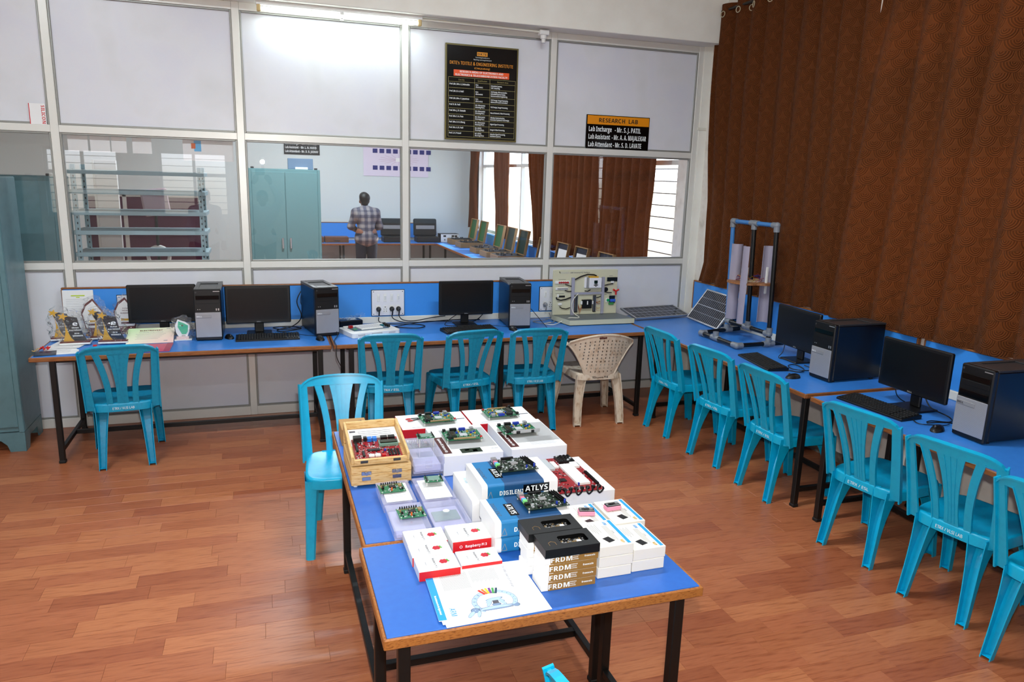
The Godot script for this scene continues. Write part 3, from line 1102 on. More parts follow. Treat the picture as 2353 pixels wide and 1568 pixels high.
	b = B.new().to(0.036, 0, 0, 0, 0, -PI / 2)
	text(b, "SILICON", 0.022, V(0, 0, 0.0014), 0, 0.125)
	part(b, "red_lettering", col(Color(0.80, 0.12, 0.14), 0.6), t)
	single(B.new().bb(-0.10, -0.01, 2.475, 2.50, 0.0125, 0.021, 0.002), "cable_clip", M.trunk, "short cream trunking clip on the corner pillar", "trunking")

	# dry paper scraps left on the bright panel
	switch_plate("white switch plate behind the black monitor beside the trophies", -5.05, -4.80, [])
	switch_plate("white switch plate with three black plugs above the breadboard trainer", -3.131, -2.857, [0, 2, 3])
	var sp := switch_plate("white switch plate with one grey plug beside the control panel trainer", -1.618, -1.36, [0])
	for c in sp.get_children():
		if c.name.begins_with("plug"):
			c.material_override = M.grey


func switch_plate(label: String, x0: float, x1: float, plugs: Array) -> Node3D:
	var w := x1 - x0
	var t := thing("switch_plate", label, "switch plate", V((x0 + x1) / 2, 0.925, 0.029), 0.0, "switch plates on the backboards")
	part(B.new().bb(-w / 2 - 0.004, w / 2 + 0.004, -0.112, 0.112, -0.001, 0.008, 0.002), "back_box", col(Color(0.12, 0.10, 0.09), 0.5), t)
	part(B.new().bb(-w / 2, w / 2, -0.108, 0.108, 0.008, 0.014, 0.003), "plate", M.plate, t)
	for i in 4:
		var x := -w * 0.30 + i * w * 0.205
		var sw := part(B.new().bb(x - 0.012, x + 0.012, 0.012, 0.076, 0.014, 0.017, 0.001), "switch", M.white, t)
		part(B.new().to(x, 0.044, 0.018, 0, 0.15).box(Vector3.ZERO, V(0.014, 0.036, 0.006), 0.002), "rocker", M.white, sw)
		var so := part(B.new().bb(x - 0.019, x + 0.019, -0.085, -0.022, 0.014, 0.017, 0.001), "socket", M.white, t)
		var h := B.new()
		for q in [[0.0, 0.018, 0.0045], [-0.01, 0.0, 0.003], [0.01, 0.0, 0.003], [-0.01, -0.018, 0.0035], [0.01, -0.018, 0.0035]]:
			h.cyl(V(x + q[0], -0.053 + q[1], 0.0165), V(x + q[0], -0.053 + q[1], 0.0174), q[2], 8)
		part(h, "pin_holes", M.black_matt, so)
		if i in plugs:
			var p := B.new().to(x, -0.052, 0.018, 0, PI / 2)
			p.lathe([Vector2(0.0, 0.0), Vector2(0.021, 0.0), Vector2(0.021, 0.012), Vector2(0.014, 0.026), Vector2(0.009, 0.04), Vector2(0.0, 0.042)], 14)
			p.home().tube([V(x, -0.05, 0.05), V(x, -0.075, 0.056), V(x, -0.10, 0.045)], 0.006, 8)
			part(p, "plug", M.black, t)
	var sc := B.new()
	for s in [[-1, -1], [-1, 1], [1, -1], [1, 1]]:
		sc.cyl(V(s[0] * (w / 2 - 0.014), s[1] * 0.096, 0.013), V(s[0] * (w / 2 - 0.014), s[1] * 0.096, 0.015), 0.004, 8)
	part(sc, "screws", M.grey_dark, t)
	return t


# ---------------------------------------------------------------- steel cupboard
func cupboard(t: Node3D, w: float, h: float, d: float, mat: Material) -> void:
	# origin at the floor under the middle; front is +z
	part(B.new().bb(-w / 2, w / 2, 0.14, h, -d / 2, d / 2 - 0.018, 0.006), "body", mat, t)
	for s in [-1, 1]:
		var dr := part(B.new().bb(minf(s * 0.004, s * (w / 2 - 0.035)), maxf(s * 0.004, s * (w / 2 - 0.035)), 0.18, h - 0.04, d / 2 - 0.018, d / 2 - 0.004, 0.003), "door", mat, t)
		part(B.new().bb(s * 0.05 - 0.012, s * 0.05 + 0.012, 1.0, 1.14, d / 2 - 0.004, d / 2 + 0.02, 0.004), "handle", M.chrome, dr)
	part(B.new().bb(-w / 2, -w / 2 + 0.035, 0.14, h, d / 2 - 0.018, d / 2, 0.004), "door_post", mat, t)
	part(B.new().bb(w / 2 - 0.035, w / 2, 0.14, h, d / 2 - 0.018, d / 2, 0.004), "door_post", mat, t)
	# plinth cut out between the feet
	for q in [[1, w, d / 2 - 0.012, 0.0], [-1, w, -d / 2 + 0.012, 0.0]]:
		var poly := PackedVector2Array([Vector2(-w / 2, 0), Vector2(-w / 2 + 0.10, 0), Vector2(-w / 2 + 0.115, 0.05), Vector2(-w / 2 + 0.15, 0.085), Vector2(w / 2 - 0.15, 0.085), Vector2(w / 2 - 0.115, 0.05), Vector2(w / 2 - 0.10, 0), Vector2(w / 2, 0), Vector2(w / 2, 0.14), Vector2(-w / 2, 0.14)])
		part(B.new().prism(poly, q[2] - 0.006, q[2] + 0.006), "plinth", mat, t)
	for s in [-1, 1]:
		var poly := PackedVector2Array([Vector2(-d / 2, 0), Vector2(-d / 2 + 0.09, 0), Vector2(-d / 2 + 0.13, 0.085), Vector2(d / 2 - 0.13, 0.085), Vector2(d / 2 - 0.09, 0), Vector2(d / 2, 0), Vector2(d / 2, 0.14), Vector2(-d / 2, 0.14)])
		part(B.new().to(s * (w / 2 - 0.006), 0, 0, -PI / 2).prism(poly, -0.005, 0.005), "plinth", mat, t)
	for s in [-1, 1]:
		part(B.new().bb(s * (w / 2 - 0.05) - 0.02, s * (w / 2 - 0.05) + 0.02, h, h + 0.02, d / 2 - 0.06, d / 2 - 0.02, 0.003), "top_bracket", M.grey_dark, t)


# ---------------------------------------------------------------- computers
var shapes := {}


func tower(label: String, x: float, z: float, turn: float, old := false) -> void:
	var t := thing("computer_tower", label, "computer", V(x, 0.7505, z), turn, "computer towers")
	var w := 0.185
	var h := 0.383
	var d := 0.425
	var f := d / 2
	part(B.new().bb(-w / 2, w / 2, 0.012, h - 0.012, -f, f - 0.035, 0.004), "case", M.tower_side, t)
	for s in [[-1, -1], [-1, 1], [1, -1], [1, 1]]:
		part(B.new().bb(s[0] * 0.07 - 0.012, s[0] * 0.07 + 0.012, 0.0, 0.013, s[1] * 0.16 - 0.012, s[1] * 0.16 + 0.012, 0.002), "foot", M.black_matt, t)
	# top with a shallow tray
	var top := B.new()
	top.bb(-w / 2, w / 2, h - 0.012, h - 0.006, -f, f - 0.035, 0.002)
	top.bb(-w / 2, -w / 2 + 0.03, h - 0.006, h, -f, f - 0.035, 0.002)
	top.bb(w / 2 - 0.03, w / 2, h - 0.006, h, -f, f - 0.035, 0.002)
	top.bb(-w / 2 + 0.03, w / 2 - 0.03, h - 0.006, h, -f, -f + 0.10, 0.002)
	top.bb(-w / 2 + 0.03, w / 2 - 0.03, h - 0.006, h, f - 0.09, f - 0.035, 0.002)
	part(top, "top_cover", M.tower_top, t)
	var fr := part(B.new().bb(-w / 2, w / 2, 0.004, h, f - 0.035, f - 0.004, 0.006), "bezel", M.black, t)
	part(B.new().bb(-w / 2 + 0.014, w / 2 - 0.012, h - 0.075, h - 0.045, f - 0.004, f + 0.001, 0.003), "optical_drive", M.black_gloss, fr)
	part(B.new().bb(-w / 2 + 0.014, w / 2 - 0.012, h - 0.105, h - 0.079, f - 0.004, f - 0.001, 0.002), "drive_bay", M.black, fr)
	part(B.new().bb(w / 2 - 0.052, w / 2 - 0.006, h - 0.018, h - 0.013, f - 0.004, f - 0.0025), "model_badge", M.silver, fr)
	var u := B.new()
	for k in 2:
		u.bb(w / 2 - 0.038 + k * 0.015, w / 2 - 0.030 + k * 0.015, h - 0.158, h - 0.142, f - 0.004, f - 0.002)
		u.bb(-w / 2 + 0.022 + k * 0.014, -w / 2 + 0.027 + k * 0.014, h - 0.150, h - 0.145, f - 0.004, f - 0.002)
	part(u, "ports", M.silver, fr)
	part(B.new().cyl(V(-w / 2 + 0.016, h - 0.022, f - 0.004), V(-w / 2 + 0.016, h - 0.022, f - 0.001), 0.006, 12), "power_button", M.grey_dark, fr)
	var g := part(B.new().bb(-w / 2 + 0.005, w / 2 - 0.005, 0.028, h - 0.17, f - 0.004, f + 0.002, 0.002), "grille", M.grille_mesh, t, "silver mesh grille")
	part(B.new().bb(-w / 2 + 0.012, w / 2 - 0.07, h - 0.21, h - 0.188, f + 0.002, f + 0.005, 0.002), "name_plate", M.grille_plate, g)
	var b := B.new()
	text(b, "DELL", 0.010, V(-w / 2 + 0.033, h - 0.199, f + 0.0052), 0, 0.036)
	part(b, "lettering", M.black_matt if old else M.white_paint, g)
	if old:
		part(B.new().bb(-w / 2 + 0.014, w / 2 - 0.012, h - 0.165, h - 0.128, f - 0.004, f + 0.001, 0.003), "port_panel", M.black_gloss, fr)


func monitor(label: String, x: float, z: float, turn: float) -> void:
	var t := thing("monitor", label, "monitor", V(x, 0.7505, z), turn, "black monitors")
	var w := 0.474
	var y0 := 0.092
	var y1 := 0.382
	part(B.new().bb(-w / 2, w / 2, y0, y1, 0.0, 0.026, 0.006), "bezel", M.black, t)
	part(B.new().bb(-w / 2 + 0.02, w / 2 - 0.02, y0 + 0.026, y1 - 0.019, 0.026, 0.0268), "screen", M.screen, t)
	part(B.new().bb(-w / 2 + 0.05, w / 2 - 0.05, y0 + 0.03, y1 - 0.05, -0.032, 0.0, 0.014), "rear_shell", M.black_matt, t)
	part(B.new().bb(-0.034, 0.034, 0.012, y0 + 0.09, -0.045, -0.022, 0.005), "neck", M.black, t)
	part(B.new().bb(-0.092, 0.092, 0.0, 0.012, -0.11, 0.075, 0.005), "base", M.black, t)
	var b := B.new()
	text(b, "DELL", 0.009, V(0, y0 + 0.012, 0.0262), 0, 0.032)
	part(b, "lettering", M.grey, t)


func keyboard(label: String, x: float, z: float, turn: float) -> void:
	var t := thing("keyboard", label, "keyboard", V(x, 0.7505, z), turn, "black keyboards")
	var prof := PackedVector2Array([Vector2(-0.077, 0.0), Vector2(0.077, 0.0), Vector2(0.077, 0.022), Vector2(0.07, 0.026), Vector2(-0.072, 0.013), Vector2(-0.077, 0.009)])
	part(B.new().to(0, 0, 0, PI / 2).prism(prof, -0.228, 0.228), "body", M.black, t)
	var k := B.new()
	for r in 6:
		var zz := -0.058 + r * 0.023
		var xx := -0.212
		rng.seed = 40 + r
		while xx < 0.205:
			var kw := 0.0185
			if r == 5 and absf(xx + 0.02) < 0.06:
				kw = 0.11
			if (xx > 0.07 and xx < 0.078) or (xx > 0.132 and xx < 0.14):
				xx += 0.006
			k.to(xx + kw / 2, 0.0195 - (zz) * 0.088 + 0.002, zz, 0, 0.092).box(Vector3.ZERO, V(kw - 0.003, 0.008, 0.0185), 0.002)
			xx += kw
	var o := part(k, "keys", M.black_matt, t)
	o.set_meta("kind", "stuff")


func mouse(label: String, x: float, z: float, turn: float) -> void:
	var t := thing("mouse", label, "mouse", V(x, 0.7505, z), turn, "black mice")
	part(B.new().sheet(14, 10, func(u, v):
		var a: float = u * TAU
		var r: float = sin(v * PI * 0.5)
		return V(cos(a) * 0.031 * r, 0.030 * cos(v * PI * 0.5) * (1.0 - 0.2 * sin(a) * r), sin(a) * 0.056 * r)), "shell", M.black, t)
	part(B.new().to(0, 0.026, 0.03, 0, 0, PI / 2).lathe([Vector2(0.0, -0.003), Vector2(0.009, -0.003), Vector2(0.009, 0.003), Vector2(0.0, 0.003)], 12), "wheel", M.grey_dark, t)


func cable(label: String, pts: Array, r := 0.0032, mat: Material = null) -> void:
	var c := Curve3D.new()
	for i in pts.size():
		var p: Vector3 = pts[i]
		var tg: Vector3 = (pts[mini(i + 1, pts.size() - 1)] - pts[maxi(i - 1, 0)]) * 0.18
		c.add_point(p, -tg, tg)
	c.bake_interval = 0.02
	var path := []
	for p in c.get_baked_points():
		path.append(p)
	single(B.new().tube(path, r, 6), "cable", mat if mat else M.black, label, "cable")


func make_computers() -> void:
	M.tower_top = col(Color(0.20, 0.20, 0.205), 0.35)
	var im := Image.create(16, 16, false, Image.FORMAT_RGB8)
	im.fill(Color(0.80, 0.80, 0.81))
	for q in [[3, 3], [11, 3], [7, 11], [15, 11]]:
		for dy in range(-2, 3):
			for dx in range(-2, 3):
				if dx * dx + dy * dy <= 5:
					im.set_pixel((q[0] + dx + 16) % 16, (q[1] + dy + 16) % 16, Color(0.42, 0.42, 0.43))
	M.grille_mesh = col(Color(0.92, 0.92, 0.93), 0.4, 0.4)
	tri(M.grille_mesh, ImageTexture.create_from_image(im), V(150, 150, 150))
	M.grille_plate = col(Color(0.62, 0.62, 0.63), 0.35, 0.4)
	tower("black computer tower left of its monitor beside the small green trophy", -4.385, 0.275, 0.0)
	tower("black computer tower with a cable plugged in front beside the breadboard trainer", -3.575, 0.285, 0.2)
	tower("black computer tower on the back desk nearest the control panel trainer", -1.94, 0.275, -0.09)
	tower("black computer tower by the curtain behind the pipe wind turbine", -0.335, 2.425, -PI / 2 + 0.02)
	tower("black computer tower with silver grille nearest the camera", -0.40, 3.59, -PI / 2 - 0.02, true)
	monitor("black monitor behind the certificate and trophies", -4.722, 0.17, 0.0)
	monitor("black monitor between two computer towers on the back desk", -4.035, 0.31, 0.0)
	monitor("black monitor on the back desk behind the middle blue chair", -2.365, 0.235, 0.0)
	monitor("black monitor by the curtain beside the pipe wind turbine", -0.335, 1.955, -PI / 2 - 0.05)
	monitor("black monitor by the curtain between two computer towers", -0.46, 3.095, -PI / 2)
	keyboard("black keyboard between the two computer towers on the back desk", -3.975, 0.49, 0.0)
	keyboard("black keyboard turned askew behind the middle blue chair", -2.40, 0.49, 0.14)
	keyboard("black keyboard in front of the pipe wind turbine", -0.635, 1.965, -1.74)
	keyboard("black keyboard behind the nearest blue chairs", -0.655, 3.045, -1.50)
	mouse("black mouse beside the tower next to the small green trophy", -4.25, 0.42, 0.3)
	mouse("black mouse at the desk edge below the second computer tower", -3.60, 0.60, 0.2)
	mouse("black mouse below the tower next to the control panel trainer", -2.03, 0.53, 0.2)
	mouse("black mouse below the tower behind the pipe wind turbine", -0.69, 2.36, -1.6)
	mouse("black mouse beside the nearest computer tower", -0.64, 3.44, -1.2)
	var y := 0.757
	cable("black cable coiled between monitor and tower on back desk", [V(-3.70, 1.05, 0.06), V(-3.74, 0.96, 0.08), V(-3.71, 0.84, 0.10), V(-3.78, y + 0.02, 0.16), V(-3.90, y, 0.2), V(-3.86, y, 0.27), V(-3.72, y + 0.005, 0.20), V(-3.80, y + 0.01, 0.13), V(-3.93, y + 0.012, 0.16), V(-3.88, y + 0.012, 0.24), V(-3.74, y + 0.012, 0.25)], 0.0042)
	cable("thin black cable hanging behind the second computer tower", [V(-3.69, 1.07, 0.05), V(-3.71, 0.95, 0.07), V(-3.66, 0.85, 0.08), V(-3.72, y, 0.12), V(-3.86, y, 0.10)], 0.003)
	cable("black lead plugged into the front of the second computer tower", [V(-3.505, 0.985, 0.432), V(-3.53, 0.96, 0.48), V(-3.55, 0.90, 0.47), V(-3.50, 0.83, 0.47), V(-3.46, y + 0.01, 0.50), V(-3.50, y, 0.66), V(-3.505, 0.758, 0.79), V(-3.50, 0.745, 0.825), V(-3.50, 0.66, 0.84), V(-3.45, 0.55, 0.83), V(-3.42, 0.46, 0.83), V(-3.44, 0.43, 0.82), V(-3.49, 0.48, 0.83)], 0.0032)
	cable("black mouse lead looping to the second computer tower", [V(-3.60, y + 0.012, 0.54), V(-3.63, y, 0.48), V(-3.70, y, 0.44), V(-3.78, y, 0.36), V(-3.86, y, 0.30)], 0.0022)
	cable("black power cable from the left plug of the switch plate", [V(-3.078, 0.81, 0.075), V(-3.075, 0.77, 0.08), V(-3.00, y + 0.004, 0.13), V(-2.80, y, 0.16), V(-2.72, y, 0.25), V(-2.80, y, 0.33), V(-2.95, y, 0.27), V(-3.02, y, 0.22)], 0.0042)
	cable("black power cable from the middle plug of the switch plate", [V(-2.97, 0.82, 0.075), V(-2.95, 0.79, 0.09), V(-2.86, y + 0.006, 0.10), V(-2.70, y, 0.09), V(-2.50, y + 0.006, 0.07), V(-2.30, y + 0.008, 0.07)], 0.0042)
	cable("black power cable from the right plug of the switch plate", [V(-2.91, 0.82, 0.075), V(-2.88, 0.785, 0.10), V(-2.78, y + 0.012, 0.08), V(-2.62, y + 0.03, 0.055), V(-2.5, 0.80, 0.06)], 0.0042)
	cable("black cable crossing the back desk to the white breadboard trainer", [V(-2.45, y, 0.10), V(-2.66, y + 0.012, 0.12), V(-2.84, y + 0.010, 0.20), V(-2.98, y + 0.008, 0.28)], 0.0036)
	cable("black cable bundle hanging behind the monitor next to the third tower", [V(-2.12, 1.03, 0.06), V(-2.13, 0.92, 0.07), V(-2.16, 0.82, 0.08), V(-2.26, y, 0.12), V(-2.38, y + 0.016, 0.10), V(-2.30, y + 0.02, 0.16), V(-2.20, y + 0.01, 0.10)], 0.004)
	cable("black lead with ferrite hanging below the middle monitor", [V(-2.43, 0.845, 0.22), V(-2.50, 0.80, 0.22), V(-2.55, y + 0.004, 0.25), V(-2.49, y, 0.28), V(-2.42, y, 0.27)], 0.003)
	cable("black mouse lead by the third computer tower", [V(-2.03, y + 0.012, 0.47), V(-2.06, y, 0.40), V(-2.14, y, 0.34), V(-2.26, y, 0.33)], 0.0022)
	cable("grey cable tangle beside the control panel trainer", [V(-1.535, 0.80, 0.075), V(-1.53, 0.76, 0.10), V(-1.62, y, 0.18), V(-1.74, y, 0.22), V(-1.70, y, 0.32), V(-1.58, y, 0.30), V(-1.56, y + 0.008, 0.20), V(-1.66, y + 0.01, 0.14), V(-1.78, y + 0.01, 0.18)], 0.0036, M.grey)
	cable("thin black lead running from third tower to the desk edge", [V(-1.83, 0.93, 0.20), V(-1.76, 0.86, 0.24), V(-1.70, 0.78, 0.30), V(-1.70, y, 0.42), V(-1.72, y, 0.50)], 0.0026)
	cable("pale cable looping in front of the control panel trainer", [V(-1.33, 1.00, 0.245), V(-1.39, 0.93, 0.26), V(-1.385, 0.84, 0.27), V(-1.36, 0.805, 0.36), V(-1.45, 0.803, 0.35), V(-1.53, y + 0.01, 0.34), V(-1.62, y, 0.40), V(-1.68, y, 0.34), V(-1.60, y, 0.29)], 0.0036, M.trunk)
	cable("black cable heap beside the keyboard by the curtain", [V(-0.60, y, 2.20), V(-0.55, y, 2.26), V(-0.47, y, 2.20), V(-0.44, y, 2.08), V(-0.52, y + 0.004, 2.10), V(-0.56, y + 0.006, 2.2), V(-0.50, y + 0.01, 2.27), V(-0.42, y + 0.006, 2.22), V(-0.40, y + 0.004, 2.12)], 0.0036)
	cable("black lead below the monitor beside the pipe wind turbine", [V(-0.37, 0.86, 1.86), V(-0.38, 0.80, 1.86), V(-0.42, y, 1.87), V(-0.36, y, 1.93), V(-0.30, y, 1.98)], 0.003)
	cable("black cable loop beside the nearest monitor", [V(-0.48, 0.85, 3.20), V(-0.47, 0.80, 3.24), V(-0.40, y + 0.004, 3.30), V(-0.46, y, 3.36), V(-0.55, y, 3.32), V(-0.60, y, 3.34), V(-0.52, y + 0.005, 3.37), V(-0.44, y, 3.40)], 0.0036)
	cable("black lead from the nearest keyboard to the mouse", [V(-0.64, y + 0.004, 3.28), V(-0.66, y, 3.34), V(-0.60, y, 3.38), V(-0.55, y, 3.40), V(-0.50, y, 3.39)], 0.0026)
	cable("black lead hanging under the nearest monitor", [V(-0.47, 0.85, 2.98), V(-0.46, 0.80, 2.99), V(-0.40, y, 3.00), V(-0.38, y, 3.06)], 0.003)


# ---------------------------------------------------------------- trophies, papers and trainers on the desks
func bag(w: float, h: float, d: float, seed_: int, lean := 0.0) -> B:
	var nz := FastNoiseLite.new()
	nz.seed = seed_
	nz.frequency = 9.0
	var b := B.new()
	b.sheet(28, 18, func(u, v):
		var a: float = u * TAU
		var k: float = 1.0 - 0.18 * v - 0.75 * pow(v, 7.0)
		var e := 0.55
		var x: float = signf(cos(a)) * pow(absf(cos(a)), e) * w / 2 * k
		var z: float = signf(sin(a)) * pow(absf(sin(a)), e) * d / 2 * k
		var p := V(x + lean * v, 0.002 + v * h, z)
		var j: float = nz.get_noise_3d(p.x * 3.0, p.y * 3.0, p.z * 3.0) * 0.035 * smoothstep(0.0, 0.12, v)
		return p + V(cos(a) * j, j * 0.6 * smoothstep(0.5, 1.0, v), sin(a) * j))
	return b


func star(b: B, c: Vector2, r: float, z0: float, z1: float, turn := 0.0) -> void:
	var p := PackedVector2Array()
	for i in 10:
		var q := r if i % 2 == 0 else r * 0.42
		p.append(c + Vector2(sin(TAU * i / 10 + turn), cos(TAU * i / 10 + turn)) * q)
	b.prism(p, z0, z1)


func star_trophy(label: String, x: float, z: float, turn: float, seed_: int) -> void:
	var t := thing("star_trophy", label, "trophy", V(x, 0.7585, z), turn, "wrapped trophies on the left desk")
	part(B.new().bb(-0.075, 0.075, 0, 0.012, -0.038, 0.045, 0.002), "base", M.white, t)
	part(B.new().bb(-0.073, 0.073, 0.012, 0.018, -0.036, 0.043, 0.002), "base_plate", M.maroon, t)
	var poly := PackedVector2Array()
	for i in 13:
		var k := i / 12.0
		poly.append(Vector2(0.055 - 0.02 * k - 0.028 * sin(k * PI) * 0.4 - 0.02 * k * k, 0.018 + 0.155 * k))
	poly.append(Vector2(-0.03, 0.186))
	poly.append(Vector2(-0.055, 0.170))
	for i in 9:
		var k := 1.0 - i / 8.0
		poly.append(Vector2(-0.045 + 0.02 * sin(k * PI) - 0.008 * k, 0.018 + 0.14 * k))
	part(B.new().prism(poly, -0.006, 0.004), "plaque", M.navy_plaque, t)
	var gp := PackedVector2Array()
	for i in 9:
		var k := i / 8.0
		gp.append(Vector2(-0.058 + 0.018 * sin(k * PI * 0.8) - 0.006 * k, 0.018 + 0.15 * k))
	for i in 9:
		var k := 1.0 - i / 8.0
		gp.append(Vector2(-0.005 - 0.046 * pow(k, 0.6), 0.018 + 0.148 * k))
	part(B.new().prism(gp, 0.0045, 0.0075), "gold_swoosh", M.gold, t)
	var s := B.new()
	star(s, Vector2(-0.052, 0.185), 0.026, 0.004, 0.012, 0.25)
	part(s, "gold_star", M.gold, t)
	var w := B.new()
	text(w, "e", 0.030, V(0.004, 0.135, 0.0042), 0, 0.024)
	text(w, "ELESA", 0.0085, V(0.004, 0.107, 0.0042), 0, 0.034)
	text(w, "ELECTROVERT", 0.0085, V(0.005, 0.090, 0.0042), 0, 0.062)
	text(w, "2K16", 0.0085, V(0.008, 0.068, 0.0042), 0, 0.024)
	text(w, "WINNER", 0.0095, V(0.012, 0.052, 0.0042), 0, 0.05)
	part(w, "lettering", M.white_paint, t)
	t.scale = V(1.28, 1.06, 1.1)
	part(bag(0.15, 0.225, 0.09, seed_, -0.02), "plastic_wrap", M.wrap, t, "clear crinkled plastic wrap")


func peak_trophy(label: String, x: float, z: float, seed_: int) -> void:
	var t := thing("peak_trophy", label, "trophy", V(x, 0.7505, z), 0.0, "wrapped trophies on the left desk")
	part(B.new().bb(-0.06, 0.07, 0, 0.012, -0.03, 0.03, 0.002), "base", M.maroon, t)
	part(B.new().bb(-0.045, 0.06, 0.012, 0.05, -0.012, 0.012, 0.002), "stem", M.maroon, t)
	var poly := PackedVector2Array([Vector2(-0.06, 0.05), Vector2(0.062, 0.05), Vector2(0.086, 0.15), Vector2(0.0, 0.278), Vector2(-0.05, 0.238), Vector2(-0.082, 0.17)])
	part(B.new().prism(poly, -0.006, 0.002), "back_plaque", M.maroon, t)
	var q := PackedVector2Array()
	for p in poly:
		q.append((p - Vector2(0, 0.15)) * 0.88 + Vector2(0, 0.146))
	part(B.new().prism(q, 0.002, 0.006), "face_plaque", M.paper, t)
	var r := B.new()
	text(r, "ELESA", 0.009, V(0.0, 0.195, 0.0062), 0, 0.035)
	text(r, "TRIUMPH", 0.009, V(0.004, 0.178, 0.0062), 0, 0.055)
	text(r, "RUNNER UP", 0.010, V(0.004, 0.158, 0.0062), 0, 0.075)
	part(r, "lettering", M.maroon, t)
	part(B.new().bb(-0.035, 0.05, 0.075, 0.09, 0.006, 0.0066), "colour_bar", M.maroon, t)
	part(B.new().bb(-0.035, 0.03, 0.10, 0.116, 0.006, 0.0066), "colour_bar", M.gold, t)
	part(bag(0.175, 0.30, 0.085, seed_, 0.01), "plastic_wrap", M.wrap, t, "clear crinkled plastic wrap")


func sheet_of_paper(called: String, label: String, cat: String, w: float, d: float, at: Vector3, turn: float, tilt := 0.0, mat: Material = null) -> Node3D:
	var t := thing(called, label, cat, at, turn)
	var o := part(B.new().sheet(6, 6, func(u, v): return V((u - 0.5) * w, 0.0006 + 0.0025 * sin(u * 3.1 + v * 2.0) * sin(v * 3.1), (0.5 - v) * d), 0.0005), "sheet", mat if mat else M.paper, t)
	t.rotation = Vector3(tilt, turn, 0)
	return t


func ruled(t: Node3D, w: float, z0: float, z1: float, n: int, x0: float, mat: Material, h := 0.0028, y := 0.0032) -> void:
	var b := B.new()
	for i in n:
		rng.seed = 17 + i
		var z := lerpf(z0, z1, float(i) / maxi(n - 1, 1))
		var e := w * rng.randf_range(0.75, 1.0)
		b.bb(x0, x0 + e, y, y + 0.0003, z - h / 2, z + h / 2)
	part(b, "print_lines", mat, t)


